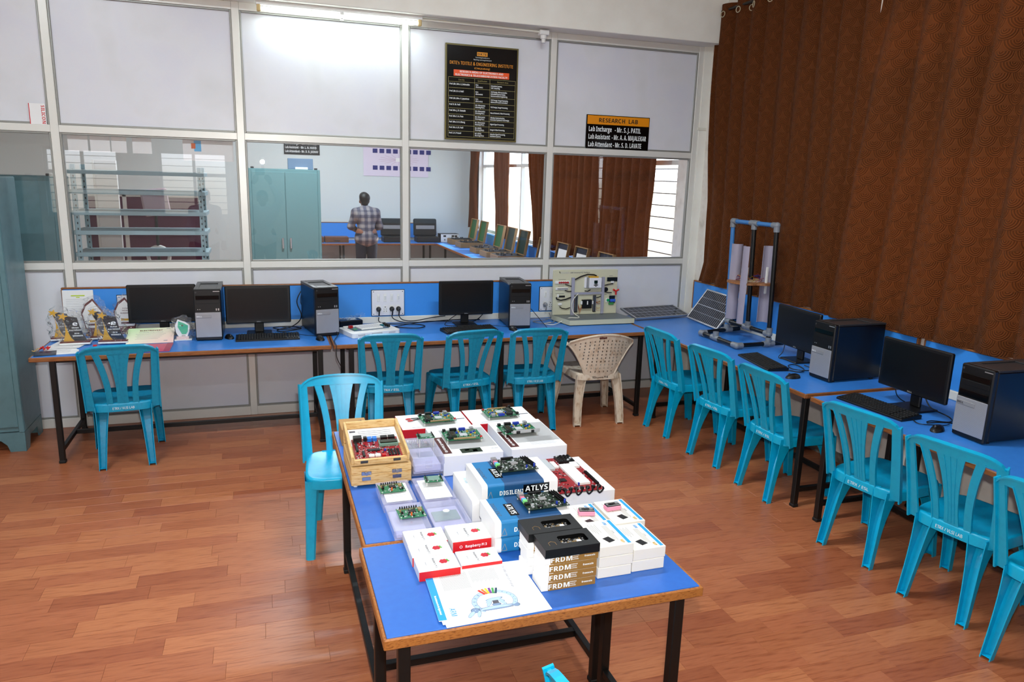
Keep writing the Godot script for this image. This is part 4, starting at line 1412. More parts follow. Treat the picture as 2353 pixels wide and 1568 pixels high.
func make_left_desk_things() -> void:
	M.maroon = col(Color(0.36, 0.06, 0.08), 0.4)
	M.navy_plaque = col(Color(0.035, 0.06, 0.095), 0.25)
	M.wrap = col(Color(1, 1, 1, 0.035), 0.03)
	M.wrap.transparency = BaseMaterial3D.TRANSPARENCY_ALPHA
	M.ink = col(Color(0.33, 0.33, 0.36), 0.8)
	M.pale_ink = col(Color(0.66, 0.66, 0.69), 0.8)
	star_trophy("wrapped dark trophy with gold star, front left of the pair", -5.265, 0.435, 0.03, 3)
	star_trophy("wrapped dark trophy with gold star, next to the certificate", -5.022, 0.44, -0.03, 5)
	star_trophy("wrapped dark gold-star trophy half hidden at the desk's far left", -5.36, 0.27, 0.15, 8)
	star_trophy("wrapped dark gold-star trophy half hidden between the two front ones", -5.11, 0.275, 0.1, 9)
	peak_trophy("wrapped maroon and white peaked trophy in front of the notice sheet", -5.20, 0.13, 12)
	peak_trophy("wrapped maroon and white peaked trophy in front of the switch plate", -4.99, 0.10, 14)
	# notice leaning on the backboard
	var t := sheet_of_paper("notice_sheet", "white notice with yellow highlighted heading leaning on the backboard", "notice", 0.205, 0.285, V(-5.31, 0.9375, 0.048), 0.0, 1.50)
	part(B.new().bb(-0.045, 0.045, 0.0034, 0.0038, -0.105, -0.098), "highlight", col(Color(0.75, 0.85, 0.10), 0.7), t)
	part(B.new().bb(-0.012, 0.012, 0.0034, 0.0038, -0.092, -0.086), "highlight", col(Color(0.75, 0.85, 0.10), 0.7), t)
	ruled(t, 0.16, -0.075, 0.10, 14, -0.08, M.pale_ink, 0.0014)
	# loose papers at the left end
	t = sheet_of_paper("loose_paper", "white paper under the red ribbon at the desk's left end", "paper", 0.21, 0.30, V(-5.32, 0.7507, 0.59), 0.12)
	ruled(t, 0.13, -0.04, 0.11, 6, -0.07, M.pale_ink)
	t = sheet_of_paper("loose_paper", "white printed paper beneath the left front trophy", "paper", 0.21, 0.30, V(-5.30, 0.7535, 0.40), -0.18)
	ruled(t, 0.13, -0.04, 0.11, 6, -0.07, M.pale_ink)
	t = sheet_of_paper("photo_card", "dark blue print at the left front corner of the desk", "print", 0.13, 0.13, V(-5.395, 0.7545, 0.70), 0.2, 0.0, col(Color(0.06, 0.12, 0.20), 0.3))
	t = thing("ribbon_rosette", "red ribbon rosette lying on the papers at the desk's left end", "ribbon", V(-5.42, 0.757, 0.60), 0.3)
	part(B.new().sheet(24, 3, func(u, v):
		var a: float = u * TAU
		var r: float = lerpf(0.008, 0.03 + 0.008 * sin(a * 5.0), v)
		return V(cos(a) * r, 0.012 + 0.010 * sin(a * 6.0) * v, sin(a) * r), 0.001), "petals", col(Color(0.78, 0.07, 0.05), 0.45), t)
	part(B.new().sheet(8, 2, func(u, v): return V(-0.02 - 0.055 * u, 0.006 + 0.008 * sin(u * 6.0), (v - 0.5) * 0.022 + 0.01 * u), 0.001), "ribbon_tail", col(Color(0.80, 0.62, 0.30), 0.4), t)
	single(B.new().bb(-0.012, 0.012, 0, 0.012, -0.008, 0.008, 0.002), "ribbon_knot", col(Color(0.80, 0.07, 0.05), 0.45), "small red ribbon knot between the two front trophies", "ribbon", V(-5.13, 0.751, 0.53))
	# certificate standing on its edge
	var g := Gradient.new()
	g.colors = PackedColorArray([Color(0.97, 0.80, 0.78), Color(0.96, 0.94, 0.84), Color(0.80, 0.95, 0.72)])
	g.offsets = PackedFloat32Array([0.0, 0.5, 1.0])
	var gt := GradientTexture2D.new()
	gt.gradient = g
	gt.fill_from = Vector2(1, 0)
	gt.fill_to = Vector2(0, 1)
	gt.width = 128
	gt.height = 128
	M.certificate = col(Color(1, 1, 1), 0.5)
	M.certificate.albedo_texture = gt
	t = thing("certificate", "pastel certificate headed ELECTROVERT leaning back on the desk", "certificate", V(-4.785, 0.752, 0.50), 0.02)
	t.rotation.x = -1.20
	part(B.new().sheet(8, 4, func(u, v): return V((u - 0.5) * 0.31, v * 0.205, 0.004 * sin(v * 3.1)), 0.0008), "sheet", M.certificate, t)
	var w := B.new()
	text(w, "ELECTROVERT", 0.014, V(0, 0.165, 0.0045), 0, 0.15)
	part(w, "heading", col(Color(0.45, 0.16, 0.16), 0.6), t)
	w = B.new()
	text(w, "Certificate of Excellence", 0.011, V(0, 0.138, 0.0055), 0, 0.16, false)
	for i in 5:
		w.bb(-0.10 + 0.01 * (i % 2), 0.10 - 0.012 * i, 0.115 - i * 0.016, 0.1165 - i * 0.016, 0.0055, 0.006)
	w.bb(0.10, 0.125, 0.185, 0.192, 0.001, 0.0025)
	w.bb(0.09, 0.115, 0.022, 0.028, 0.004, 0.005)
	part(w, "print", M.pale_ink, t)
	t = thing("plastic_folder", "pink plastic folder lying in front of the certificate", "folder", V(-4.75, 0.7507, 0.66), 0.0)
	part(B.new().bb(-0.125, 0.125, 0, 0.006, -0.12, 0.125, 0.002), "cover", col(Color(0.80, 0.33, 0.45), 0.25), t)
	part(B.new().bb(0.085, 0.125, 0.006, 0.008, -0.12, 0.125, 0.001), "flap", col(Color(0.68, 0.25, 0.38), 0.25), t)
	# small green trophy
	t = thing("shield_trophy", "small wrapped green and white shield trophy beside the first tower", "trophy", V(-4.57, 0.7505, 0.42), 0.05)
	part(B.new().bb(-0.06, 0.06, 0, 0.008, -0.02, 0.03, 0.002), "base", M.white, t)
	part(B.new().bb(-0.045, 0.04, 0.008, 0.028, -0.01, 0.018, 0.002), "step", col(Color(0.92, 0.80, 0.78), 0.4), t)
	var sp := PackedVector2Array([Vector2(-0.03, 0.028), Vector2(0.03, 0.028), Vector2(0.044, 0.06), Vector2(0.05, 0.11), Vector2(0.02, 0.135), Vector2(-0.03, 0.155), Vector2(-0.05, 0.11), Vector2(-0.046, 0.06)])
	part(B.new().prism(sp, -0.005, 0.003), "shield", M.paper, t)
	var sq := PackedVector2Array([Vector2(-0.006, 0.045), Vector2(0.022, 0.045), Vector2(0.034, 0.065), Vector2(0.038, 0.108), Vector2(0.012, 0.126), Vector2(-0.026, 0.143), Vector2(-0.032, 0.10)])
	part(B.new().prism(sq, 0.003, 0.006), "green_face", col(Color(0.25, 0.72, 0.55), 0.3), t)
	w = B.new()
	text(w, "2015", 0.009, V(0.004, 0.036, 0.0185), 0, 0.025)
	text(w, "e", 0.018, V(0.0, 0.112, 0.0062), 0, 0.013)
	part(w, "lettering", M.maroon, t)
	part(bag(0.15, 0.19, 0.085, 22, 0.0), "plastic_wrap", M.wrap, t, "clear crinkled plastic wrap")


func make_trainers() -> void:
	# white breadboard trainer
	var t := thing("breadboard_trainer", "white breadboard trainer with rounded case on the back desk", "trainer", V(-3.205, 0.7505, 0.41), 0.30)
	var poly := PackedVector2Array()
	for q in [[0.18, 0.12, 0.0], [-0.18, 0.12, 90.0], [-0.18, -0.12, 180.0], [0.18, -0.12, 270.0]]:
		for i in 5:
			var a := deg_to_rad(q[2] + i * 22.5)
			poly.append(Vector2(q[0] + cos(a) * 0.025, q[1] + sin(a) * 0.025))
	part(B.new().to(0, 0, 0, 0, -PI / 2).prism(poly, 0.0, 0.034), "case", M.white, t)
	part(B.new().bb(-0.17, 0.17, 0.034, 0.044, -0.13, -0.115, 0.004), "rear_lip", M.white, t)
	part(B.new().bb(-0.15, 0.15, 0.034, 0.037, -0.085, 0.055), "circuit_board", col(Color(0.32, 0.42, 0.50), 0.4), t)
	part(B.new().bb(-0.085, 0.10, 0.037, 0.049, -0.09, 0.045, 0.002), "breadboard", M.white, t)
	var b := B.new()
	for i in 9:
		b.bb(-0.07 + i * 0.0195, -0.067 + i * 0.0195, 0.049, 0.0495, -0.08, 0.035)
	part(b, "breadboard_grooves", M.pale_ink, t)
	part(B.new().bb(-0.145, -0.115, 0.037, 0.058, -0.08, -0.05, 0.002), "red_terminal", col(Color(0.62, 0.05, 0.05), 0.4), t)
	part(B.new().bb(-0.14, -0.11, 0.037, 0.045, -0.01, 0.02, 0.002), "green_terminal", col(Color(0.35, 0.60, 0.40), 0.4), t)
	for i in 3:
		part(B.new().to(0.165, 0.034, -0.07 + i * 0.04).lathe([Vector2(0.013, 0), Vector2(0.012, 0.022), Vector2(0.0, 0.023)], 14), "knob", M.black, t)
	part(B.new().bb(0.115, 0.14, 0.037, 0.05, -0.05, -0.02, 0.003), "teal_trimmer", col(Color(0.15, 0.45, 0.50), 0.4), t)
	part(B.new().bb(-0.045, 0.045, 0.012, 0.028, 0.14, 0.149, 0.003), "handle_slot", col(Color(0.72, 0.72, 0.72), 0.5), t)
	for s in [-1, 1]:
		part(B.new().bb(s * 0.13 - 0.03, s * 0.13 + 0.03, 0.012, 0.028, 0.14, 0.147, 0.003), "front_slot", col(Color(0.76, 0.76, 0.76), 0.5), t)
	# dark adapter box with its plastic bag
	t = thing("adapter_box", "dark blue adapter box with torn plastic on top beside the tower", "box", V(-3.33, 0.7505, 0.115), 0.25)
	part(B.new().bb(-0.10, 0.10, 0, 0.055, -0.055, 0.055, 0.006), "body", col(Color(0.02, 0.035, 0.07), 0.3), t)
	part(B.new().bb(-0.02, 0.06, 0.055, 0.0565, -0.02, 0.015), "label_strip", M.white, t)
	part(B.new().sheet(18, 8, func(u, v): return V(-0.11 + 0.24 * u, 0.064 + 0.014 * sin(u * 17.0 + v * 5.0) * sin(v * 9.0 + u * 3.0) + 0.03 * u * u, (v - 0.5) * 0.09)), "plastic_bag", M.wrap, t)

	# control panel trainer
	t = thing("control_panel_trainer", "cream control panel trainer board standing on its grey base", "trainer", V(-1.2, 0.7505, 0.0), 0.0)
	var cream := col(Color(0.80, 0.79, 0.68), 0.5)
	var base := PackedVector2Array([Vector2(-0.35, -0.17), Vector2(-0.29, -0.455), Vector2(0.335, -0.455), Vector2(0.29, -0.17)])
	part(B.new().to(0, 0.006, 0, 0, -PI / 2).prism(base, 0.0, 0.042), "base", cream, t)
	var base2 := PackedVector2Array([Vector2(-0.343, -0.172), Vector2(-0.286, -0.450), Vector2(0.329, -0.450), Vector2(0.286, -0.172)])
	part(B.new().to(0, 0.048, 0, 0, -PI / 2).prism(base2, 0.0, 0.003), "base_top", col(Color(0.42, 0.45, 0.46), 0.45), t)
	part(B.new().to(0, 0.0, 0, 0, -PI / 2).prism(base2, 0.0, 0.006), "base_pad", M.black_matt, t)
	var bd := Node3D.new()
	bd.name = "panel_board"
	t.add_child(bd)
	bd.position = V(-0.04, 0.052, 0.205)
	bd.rotation.x = -0.02
	var W := 0.315
	var H := 0.405
	part(B.new().bb(-W, W, 0, H, -0.02, 0, 0.003), "board", cream, bd)
	var k := func(px: float, py: float) -> Vector2: return Vector2(lerpf(-W, W, (px - 145.0) / 1365.0), lerpf(H, 0.0, (py - 180.0) / 940.0))
	var duct := col(Color(0.62, 0.62, 0.68), 0.5)
	for q in [[515, 580, 340, 1130], [1160, 1215, 335, 1115], [580, 1160, 650, 695]]:
		var a: Vector2 = k.call(q[0], q[2])
		var c: Vector2 = k.call(q[1], q[3])
		part(B.new().bb(a.x, c.x, c.y, a.y, 0.0, 0.018, 0.001), "wire_duct", duct, bd)
	var put := func(called: String, x0, x1, y0, y1, h, m):
		var a: Vector2 = k.call(x0, y0)
		var c: Vector2 = k.call(x1, y1)
		return part(B.new().bb(a.x, c.x, c.y, a.y, 0.0, h, minf(h * 0.2, 0.002)), called, m, bd)
	put.call("indicator_strip", 175, 480, 405, 465, 0.010, M.white)
	put.call("switch_strip", 190, 450, 540, 595, 0.010, M.white)
	for i in 5:
		var c: Vector2 = k.call(265 + i * 43, 440)
		part(B.new().to(c.x, c.y, 0.010, 0, PI / 2).lathe([Vector2(0.0095, 0.0), Vector2(0.008, 0.008), Vector2(0.0, 0.011)], 12), "red_lamp", col(Color(0.66, 0.03, 0.04), 0.25), bd)
	var sw := B.new()
	for i in 8:
		var c: Vector2 = k.call(240 + i * 27, 568)
		sw.bb(c.x - 0.004, c.x + 0.002, c.y - 0.004, c.y + 0.004, 0.010, 0.016)
	part(sw, "toggles", M.black, bd)
	put.call("controller", 860, 1115, 345, 550, 0.05, M.plate)
	put.call("controller_side", 830, 860, 335, 560, 0.035, M.grey)
	put.call("controller_display", 955, 1030, 395, 465, 0.052, col(Color(0.05, 0.13, 0.10), 0.2))
	put.call("controller_terminals", 870, 1065, 315, 345, 0.035, col(Color(0.80, 0.62, 0.18), 0.5))
	var kp := B.new()
	for q in [[965, 490], [1020, 490], [992, 510], [992, 478]]:
		var c: Vector2 = k.call(q[0], q[1])
		kp.bb(c.x - 0.007, c.x + 0.007, c.y - 0.005, c.y + 0.005, 0.05, 0.053)
	part(kp, "controller_keys", M.grey_dark, bd)
	put.call("rail", 790, 870, 335, 560, 0.012, M.plate)
	for x in [630, 1020]:
		put.call("terminal_strip", x - 32, x + 32, 720, 1070, 0.012, M.black)
		var sc := B.new()
		for i in 13:
			for s in [-18, 18]:
				var c: Vector2 = k.call(x + s, 740 + i * 25)
				sc.bb(c.x - 0.004, c.x + 0.004, c.y - 0.003, c.y + 0.003, 0.012, 0.014)
		part(sc, "terminal_screws", M.silver, bd)
	put.call("power_module", 750, 950, 805, 990, 0.028, M.black)
	put.call("module_label", 840, 868, 830, 910, 0.029, M.white)
	put.call("connector", 720, 755, 835, 905, 0.022, M.white)
	put.call("connector", 945, 985, 835, 905, 0.022, M.white)
	put.call("display_module", 1275, 1495, 345, 430, 0.012, col(Color(0.03, 0.06, 0.06), 0.3))
	put.call("connector", 1355, 1420, 425, 465, 0.016, M.white)
	var c2: Vector2 = k.call(1255, 600)
	part(B.new().to(c2.x, c2.y, 0.0, 0, PI / 2).lathe([Vector2(0.02, 0.0), Vector2(0.02, 0.014), Vector2(0.0, 0.015)], 16), "buzzer", M.black, bd)
	var pr := B.new()
	c2 = k.call(1465, 640)
	for i in 3:
		var a := deg_to_rad(90.0 + 120.0 * i + 180.0)
		var d := Vector2(cos(a), sin(a))
		pr.tube([V(c2.x, c2.y, 0.018), V(c2.x + d.x * 0.032, c2.y + d.y * 0.032, 0.020)], [0.007, 0.009], 8)
	pr.cyl(V(c2.x, c2.y, 0.0), V(c2.x, c2.y, 0.02), 0.006, 10)
	part(pr, "propeller", col(Color(0.78, 0.06, 0.06), 0.35), bd)
	put.call("relay_board", 1340, 1465, 735, 900, 0.008, col(Color(0.05, 0.08, 0.12), 0.4))
	put.call("blue_relays", 1355, 1465, 805, 865, 0.022, col(Color(0.20, 0.38, 0.80), 0.4))
	put.call("green_terminals", 1330, 1440, 880, 930, 0.014, col(Color(0.25, 0.55, 0.30), 0.4))
	put.call("button_plate", 1265, 1340, 790, 880, 0.008, M.white)
	c2 = k.call(1310, 830)
	part(B.new().to(c2.x, c2.y, 0.008, 0, PI / 2).lathe([Vector2(0.014, 0.0), Vector2(0.013, 0.010), Vector2(0.0, 0.012)], 16), "green_button", col(Color(0.05, 0.62, 0.38), 0.3), bd)
	put.call("plug_block", 255, 325, 865, 910, 0.014, M.white)
	put.call("sensor", 230, 260, 685, 745, 0.014, M.white)
	put.call("sensor_body", 265, 390, 712, 748, 0.008, M.black)
	var wires := [[[385, 480], [450, 500], [520, 520]], [[380, 600], [440, 625], [520, 622]], [[205, 740], [215, 780], [300, 805], [400, 790], [510, 750]], [[280, 940], [330, 975], [420, 990], [500, 965]], [[585, 380], [700, 320], [850, 275], [980, 285], [1040, 310]], [[800, 620], [860, 630], [920, 600]], [[1215, 515], [1300, 490], [1400, 480]], [[1215, 645], [1290, 665], [1380, 670]], [[1055, 765], [1100, 760], [1150, 740]]]
	for wr in wires:
		var path := []
		for q in wr:
			var c: Vector2 = k.call(q[0], q[1])
			path.append(V(c.x, c.y, 0.012))
		part(B.new().tube(path, 0.0042 if wr.size() < 5 else 0.006, 6), "wire", M.black, bd)
	var hues := [Color(0.75, 0.62, 0.2), Color(0.7, 0.45, 0.3), Color(0.55, 0.1, 0.1), Color(0.5, 0.35, 0.5)]
	for i in 4:
		var m := col(hues[i], 0.5)
		var wb := B.new()
		for j in 6:
			rng.seed = 60 + i * 10 + j
			var side := 600 if j % 2 == 0 else 990
			var yy := rng.randf_range(740, 1060)
			var c0: Vector2 = k.call(side + (-5 if j % 2 == 0 else 60), yy)
			var c1: Vector2 = k.call(side + (-45 if j % 2 == 0 else 150), yy + rng.randf_range(-20, 60))
			wb.tube([V(c0.x, c0.y, 0.01), V((c0.x + c1.x) / 2, (c0.y + c1.y) / 2 - 0.006, 0.014), V(c1.x, c1.y, 0.010)], 0.0014, 5)
		for j in 3:
			rng.seed = 90 + i * 10 + j
			var c0: Vector2 = k.call(670, rng.randf_range(900, 1050))
			var c1: Vector2 = k.call(745, rng.randf_range(880, 960))
			wb.tube([V(c0.x, c0.y, 0.01), V(c0.x + 0.015, c0.y - 0.04, 0.014), V(c1.x, c1.y - 0.02, 0.012), V(c1.x, c1.y, 0.012)], 0.0014, 5)
		part(wb, "thin_wires", m, bd)
	var tx := B.new()
	var c3: Vector2 = k.call(490, 240)
	text(tx, "2400 Universal PLC Platform", 0.011, V(c3.x, c3.y, 0.0002), -1, 0.19)
	for q in [[250, 380, 0.07], [240, 515, 0.06], [200, 670, 0.08], [240, 840, 0.03], [1325, 318, 0.035], [1270, 520, 0.025], [1240, 715, 0.022], [1340, 715, 0.025]]:
		var c: Vector2 = k.call(q[0], q[1])
		tx.bb(c.x, c.x + q[2], c.y - 0.0015, c.y + 0.0015, 0.0, 0.0004)
	part(tx, "print", M.ink, bd)
	tx = B.new()
	c3 = k.call(300, 240)
	text(tx, "Scientech", 0.013, V(c3.x, c3.y, 0.0002), -1, 0.08, false)
	part(tx, "brand_print", M.pale_ink, bd)
	tx = B.new()
	c3 = k.call(270, 235)
	tx.bb(c3.x - 0.005, c3.x - 0.001, c3.y, c3.y + 0.01, 0, 0.0004)
	tx.bb(c3.x + 0.001, c3.x + 0.006, c3.y - 0.008, c3.y + 0.008, 0, 0.0004)
	part(tx, "logo_mark", M.black, bd)

	# solar panels
	M.cells = col(Color(0.045, 0.055, 0.10), 0.16)
	M.cell_line = col(Color(0.70, 0.72, 0.76), 0.4)
	t = thing("solar_panel", "flat framed solar panel propped low behind the desk corner", "solar panel", V(-0.49, 0.764, 0.315), 0.14)
	t.rotation.x = 0.20
	solar(t, 0.62, 0.265, 10, 4)
	t = thing("solar_panel", "tilted framed solar panel leaning on the right backboard by the turbine", "solar panel", V(-0.2525, 0.7525, 0.589), -PI / 2 - 0.0955)
	t.rotation = Vector3(0, -PI / 2 - 0.0955, 0)
	t.rotate_object_local(Vector3.RIGHT, PI / 2 - 0.623)
	solar(t, 0.578, 0.33, 18, 4)


func solar(t: Node3D, w: float, d: float, nx: int, nz: int) -> void:
	# lies in x, -z from the front edge; face up
	var f := B.new()
	f.bb(-w / 2, w / 2, 0, 0.018, -0.014, 0, 0.002)
	f.bb(-w / 2, w / 2, 0, 0.018, -d, -d + 0.014, 0.002)
	f.bb(-w / 2, -w / 2 + 0.014, 0, 0.018, -d + 0.014, -0.014, 0.002)
	f.bb(w / 2 - 0.014, w / 2, 0, 0.018, -d + 0.014, -0.014, 0.002)
	part(f, "frame", M.silver, t)
	part(B.new().bb(-w / 2 + 0.014, w / 2 - 0.014, 0.004, 0.014, -d + 0.014, -0.014), "cell_sheet", M.cells, t)
	var g := B.new()
	for i in range(1, nx):
		var x := lerpf(-w / 2 + 0.014, w / 2 - 0.014, float(i) / nx)
		g.bb(x - 0.0011, x + 0.0011, 0.014, 0.0144, -d + 0.014, -0.014)
	for i in range(1, nz):
		var z := lerpf(-d + 0.014, -0.014, float(i) / nz)
		var k := 0.0025 if i == nz / 2 else 0.0009
		g.bb(-w / 2 + 0.014, w / 2 - 0.014, 0.014, 0.0145, z - k, z + k)
	part(g, "cell_lines", M.cell_line, t)


func make_turbine() -> void:
	var t := thing("pipe_wind_turbine", "vertical wind turbine model of blue and black pipes with grey vanes", "wind turbine", V(-0.255, 0.7515, 1.25))
	var bl: Material = M.black
	var blue := col(Color(0.22, 0.47, 0.72), 0.4)
	var fit := col(Color(0.48, 0.50, 0.53), 0.4)
	var r := 0.0175
	var pipe := func(a: Vector3, c: Vector3, m: Material): return part(B.new().cyl(a, c, r, 14), "pipe", m, t)
	var fitting := func(p: Vector3, dirs: Array):
		var b := B.new()
		b.ball(p, V(0.026, 0.026, 0.026), 14, 10)
		for d in dirs:
			b.cyl(p, p + d * 0.05, 0.0235, 14)
		part(b, "pipe_fitting", fit, t)
	var zl := -0.282
	var zr := 0.275
	var y := 0.027
	var X := Vector3.RIGHT
	var Z := Vector3.BACK
	var U := Vector3.UP
	# base
	fitting.call(V(-0.30, y, zl + 0.08), [X, Z])
	fitting.call(V(-0.30, y, zr + 0.015), [X, -Z])
	pipe.call(V(-0.30, y, zl + 0.08), V(-0.30, y, zr + 0.015), bl)
	fitting.call(V(-0.295, y, 0.0), [Z, -Z, U])
	pipe.call(V(-0.30, y, zl + 0.08), V(0.0, y, zl), bl)
	pipe.call(V(-0.30, y, zr + 0.015), V(0.0, y, zr), bl)
	pipe.call(V(0.0, y, zl), V(0.14, y, zl - 0.02), bl)
	pipe.call(V(0.0, y, zr), V(0.14, y, zr), bl)
	for zz in [zl, zr]:
		fitting.call(V(0, y, zz), [X, -X, U])
		fitting.call(V(0, 0.105, zz), [Vector3(0, 0, -signf(zz)), U])
	# uprights, cross bars, centre post
	pipe.call(V(0, y, zl), V(-0.03, 0.93, zl), blue)
	pipe.call(V(0, y, zr), V(-0.03, 0.93, zr), bl)
	pipe.call(V(0, 0.105, zl), V(0, 0.105, zr), bl)
	fitting.call(V(0, 0.105, 0.0), [Z, -Z, U])
	fitting.call(V(-0.03, 0.945, zl), [Z, -U])
	fitting.call(V(-0.03, 0.945, zr), [-Z, -U])
	pipe.call(V(-0.03, 0.945, zl), V(-0.03, 0.945, zr), blue)
	fitting.call(V(-0.03, 0.945, 0.0), [Z, -Z, -U])
	pipe.call(V(0, 0.105, 0), V(-0.03, 0.945, 0), bl)
	# disc with scalloped rim
	var poly := PackedVector2Array()
	for i in 60:
		var a := TAU * i / 60
		var rr := 0.19 - 0.03 * pow(maxf(0.0, sin(a * 3.0 + 0.9)), 4.0)
		poly.append(Vector2(cos(a) * rr, sin(a) * rr))
	var ply := col(Color(0.66, 0.46, 0.29), 0.6)
	tri(ply, noise_tex(71, 0.02, [Color(0.75, 0.65, 0.55), Color(1, 1, 1)], 4), V(4, 4, 4))
	var dc := V(-0.012, 0.478, 0.0)
	part(B.new().to(dc.x, dc.y, dc.z, 0, -PI / 2).prism(poly, -0.008, 0.008), "disc", ply, t, "plywood disc")
	part(B.new().to(dc.x, dc.y + 0.008, dc.z).lathe([Vector2(0.09, 0), Vector2(0.09, 0.012), Vector2(0.0, 0.014)], 24), "rotor_plate", col(Color(0.75, 0.70, 0.62), 0.5), t)
	var vane := col(Color(0.60, 0.575, 0.64), 0.45)
	for q in [[-0.085, -0.100, 4.07], [-0.13, 0.115, 2.9], [0.05, 0.125, 0.93]]:
		var c := V(dc.x + q[0], 0.165, q[1])
		part(B.new().sheet(10, 2, func(u, v):
			var a: float = q[2] + (u - 0.5) * 2.6
			return c + V(cos(a) * 0.043, v * 0.61, -sin(a) * 0.043), 0.004), "vane", vane, t, "grey half-pipe vane")
		part(B.new().bb(c.x - 0.008, c.x + 0.008, 0.40, 0.61, c.z - 0.008, c.z + 0.008, 0.002), "vane_bracket", M.white, t)
	var hues := [Color(0.12, 0.15, 0.5), Color(0.6, 0.1, 0.08), Color(0.7, 0.55, 0.1)]
	for i in 3:
		var b := B.new()
		for j in 9:
			rng.seed = 300 + i * 20 + j
			var a := rng.randf() * TAU
			var a2 := a + rng.randf_range(0.6, 2.0)
			var r0 := rng.randf_range(0.03, 0.1)
			b.tube([dc + V(cos(a) * r0, 0.024, sin(a) * r0), dc + V(cos((a + a2) / 2) * (r0 + 0.03), 0.03 + rng.randf() * 0.03, sin((a + a2) / 2) * (r0 + 0.03)), dc + V(cos(a2) * 0.12, 0.014, sin(a2) * 0.12)], 0.0018, 5)
		part(b, "winding_wires", col(hues[i], 0.5), t)


# ---------------------------------------------------------------- curtains
func make_curtain_material() -> void:
	var s := 256
	var h := Image.create(s, s, false, Image.FORMAT_RGB8)
	var a := Image.create(s, s, false, Image.FORMAT_RGB8)
	for py in s:
		for px in s:
			# swags: arcs hung from points, every other row shifted
			var u := px * 2.0 / s
			var v := py * 2.0 / s
			var best := -1.0
			for row in [2, 1, 0, -1]:
				var sh := 0.5 if (row + 4) % 2 == 1 else 0.0
				var cx := floorf(u - sh) + 0.5 + sh
				var dx := (u - cx) / 0.5
				var dy: float = (v - row) / 1.15
				var d: float = sqrt(dx * dx + dy * dy)
				if dy >= 0.0 and d <= 1.0:
					best = d
					break
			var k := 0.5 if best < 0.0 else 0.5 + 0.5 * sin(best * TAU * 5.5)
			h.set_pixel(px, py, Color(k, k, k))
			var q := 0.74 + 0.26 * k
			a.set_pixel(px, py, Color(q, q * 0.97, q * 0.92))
	M.curtain = col(Color(0.41, 0.225, 0.095), 0.75)
	M.curtain.metallic_specular = 0.25
	M.curtain.albedo_texture = ImageTexture.create_from_image(a)
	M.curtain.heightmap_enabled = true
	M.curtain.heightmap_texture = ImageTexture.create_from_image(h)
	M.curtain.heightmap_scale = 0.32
	M.curtain.backlight_enabled = true
	M.curtain.backlight = Color(0.36, 0.31, 0.29)
	M.curtain.rim_enabled = true
	M.curtain.rim = 0.25
	M.curtain.rim_tint = 0.6


# hangs in the plane x from z0 to z1; gathered by sway(v) towards gather z
func curtain(called_label: String, x: float, z0: float, z1: float, y0: float, y1: float, folds: int, amp: float, seed_: int, edge: Callable, rings := true, push := 0.0) -> void:
	var t := thing("curtain", called_label, "curtain", Vector3.ZERO, 0.0, "brown curtains")
	var nz := FastNoiseLite.new()
	nz.seed = seed_
	nz.frequency = 0.9
	var n := folds * 10
	var b := B.new()
	var cell := 0.105
	var cell_y := 0.056
	var rows := 26
	var P := func(u: float, v: float) -> Vector3:
		var e: Array = edge.call(v)
		var z := lerpf(z0 + e[0], z1 + e[1], u)
		var ph: float = u * folds * TAU + 1.6 * nz.get_noise_2d(u * 9.0, v * 0.7) * v
		var am: float = amp * (1.0 + 0.7 * nz.get_noise_2d(u * 14.0 + 50.0, v * 1.2)) * lerpf(1.0, 0.9, v)
		var sw: float = 0.018 * nz.get_noise_2d(u * 4.0 + 90.0, v * 2.0) * v
		return V(minf(-0.006, x + sin(ph) * am + sw) + push * smoothstep(0.14, 0.02, u) * smoothstep(0.10, 0.35, v), lerpf(y1, y0, v) + 0.012 * nz.get_noise_2d(u * 8.0, 7.0) * v, z + cos(ph * 1.0) * am * 0.35)
	b.sheet(n, rows, P)
	# cloth lengths for the woven pattern
	var len_u := (z1 - z0) * 1.25
	for i in b.t.size():
		b.t[i] = Vector2(b.t[i].x * len_u / (2 * cell), b.t[i].y * (y1 - y0) / (2 * cell_y))
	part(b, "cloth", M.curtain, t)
	if rings:
		for i in folds * 2:
			var u := (i + 0.5) / (folds * 2.0)
			var p: Vector3 = P.call(u, 0.035)
			var q: Vector3 = P.call(u + 0.003, 0.035)
			var side := (q - p).normalized()
			var nn := side.cross(Vector3.UP)
			if nn.x > 0:
				nn = -nn
			var path := []
			for k in 17:
				var a := TAU * k / 16
				path.append(p + nn * 0.003 + (side * cos(a) + Vector3.UP * sin(a)) * 0.024)
			part(B.new().tube(path, 0.0042, 6, false), "eyelet", M.eyelet, t)


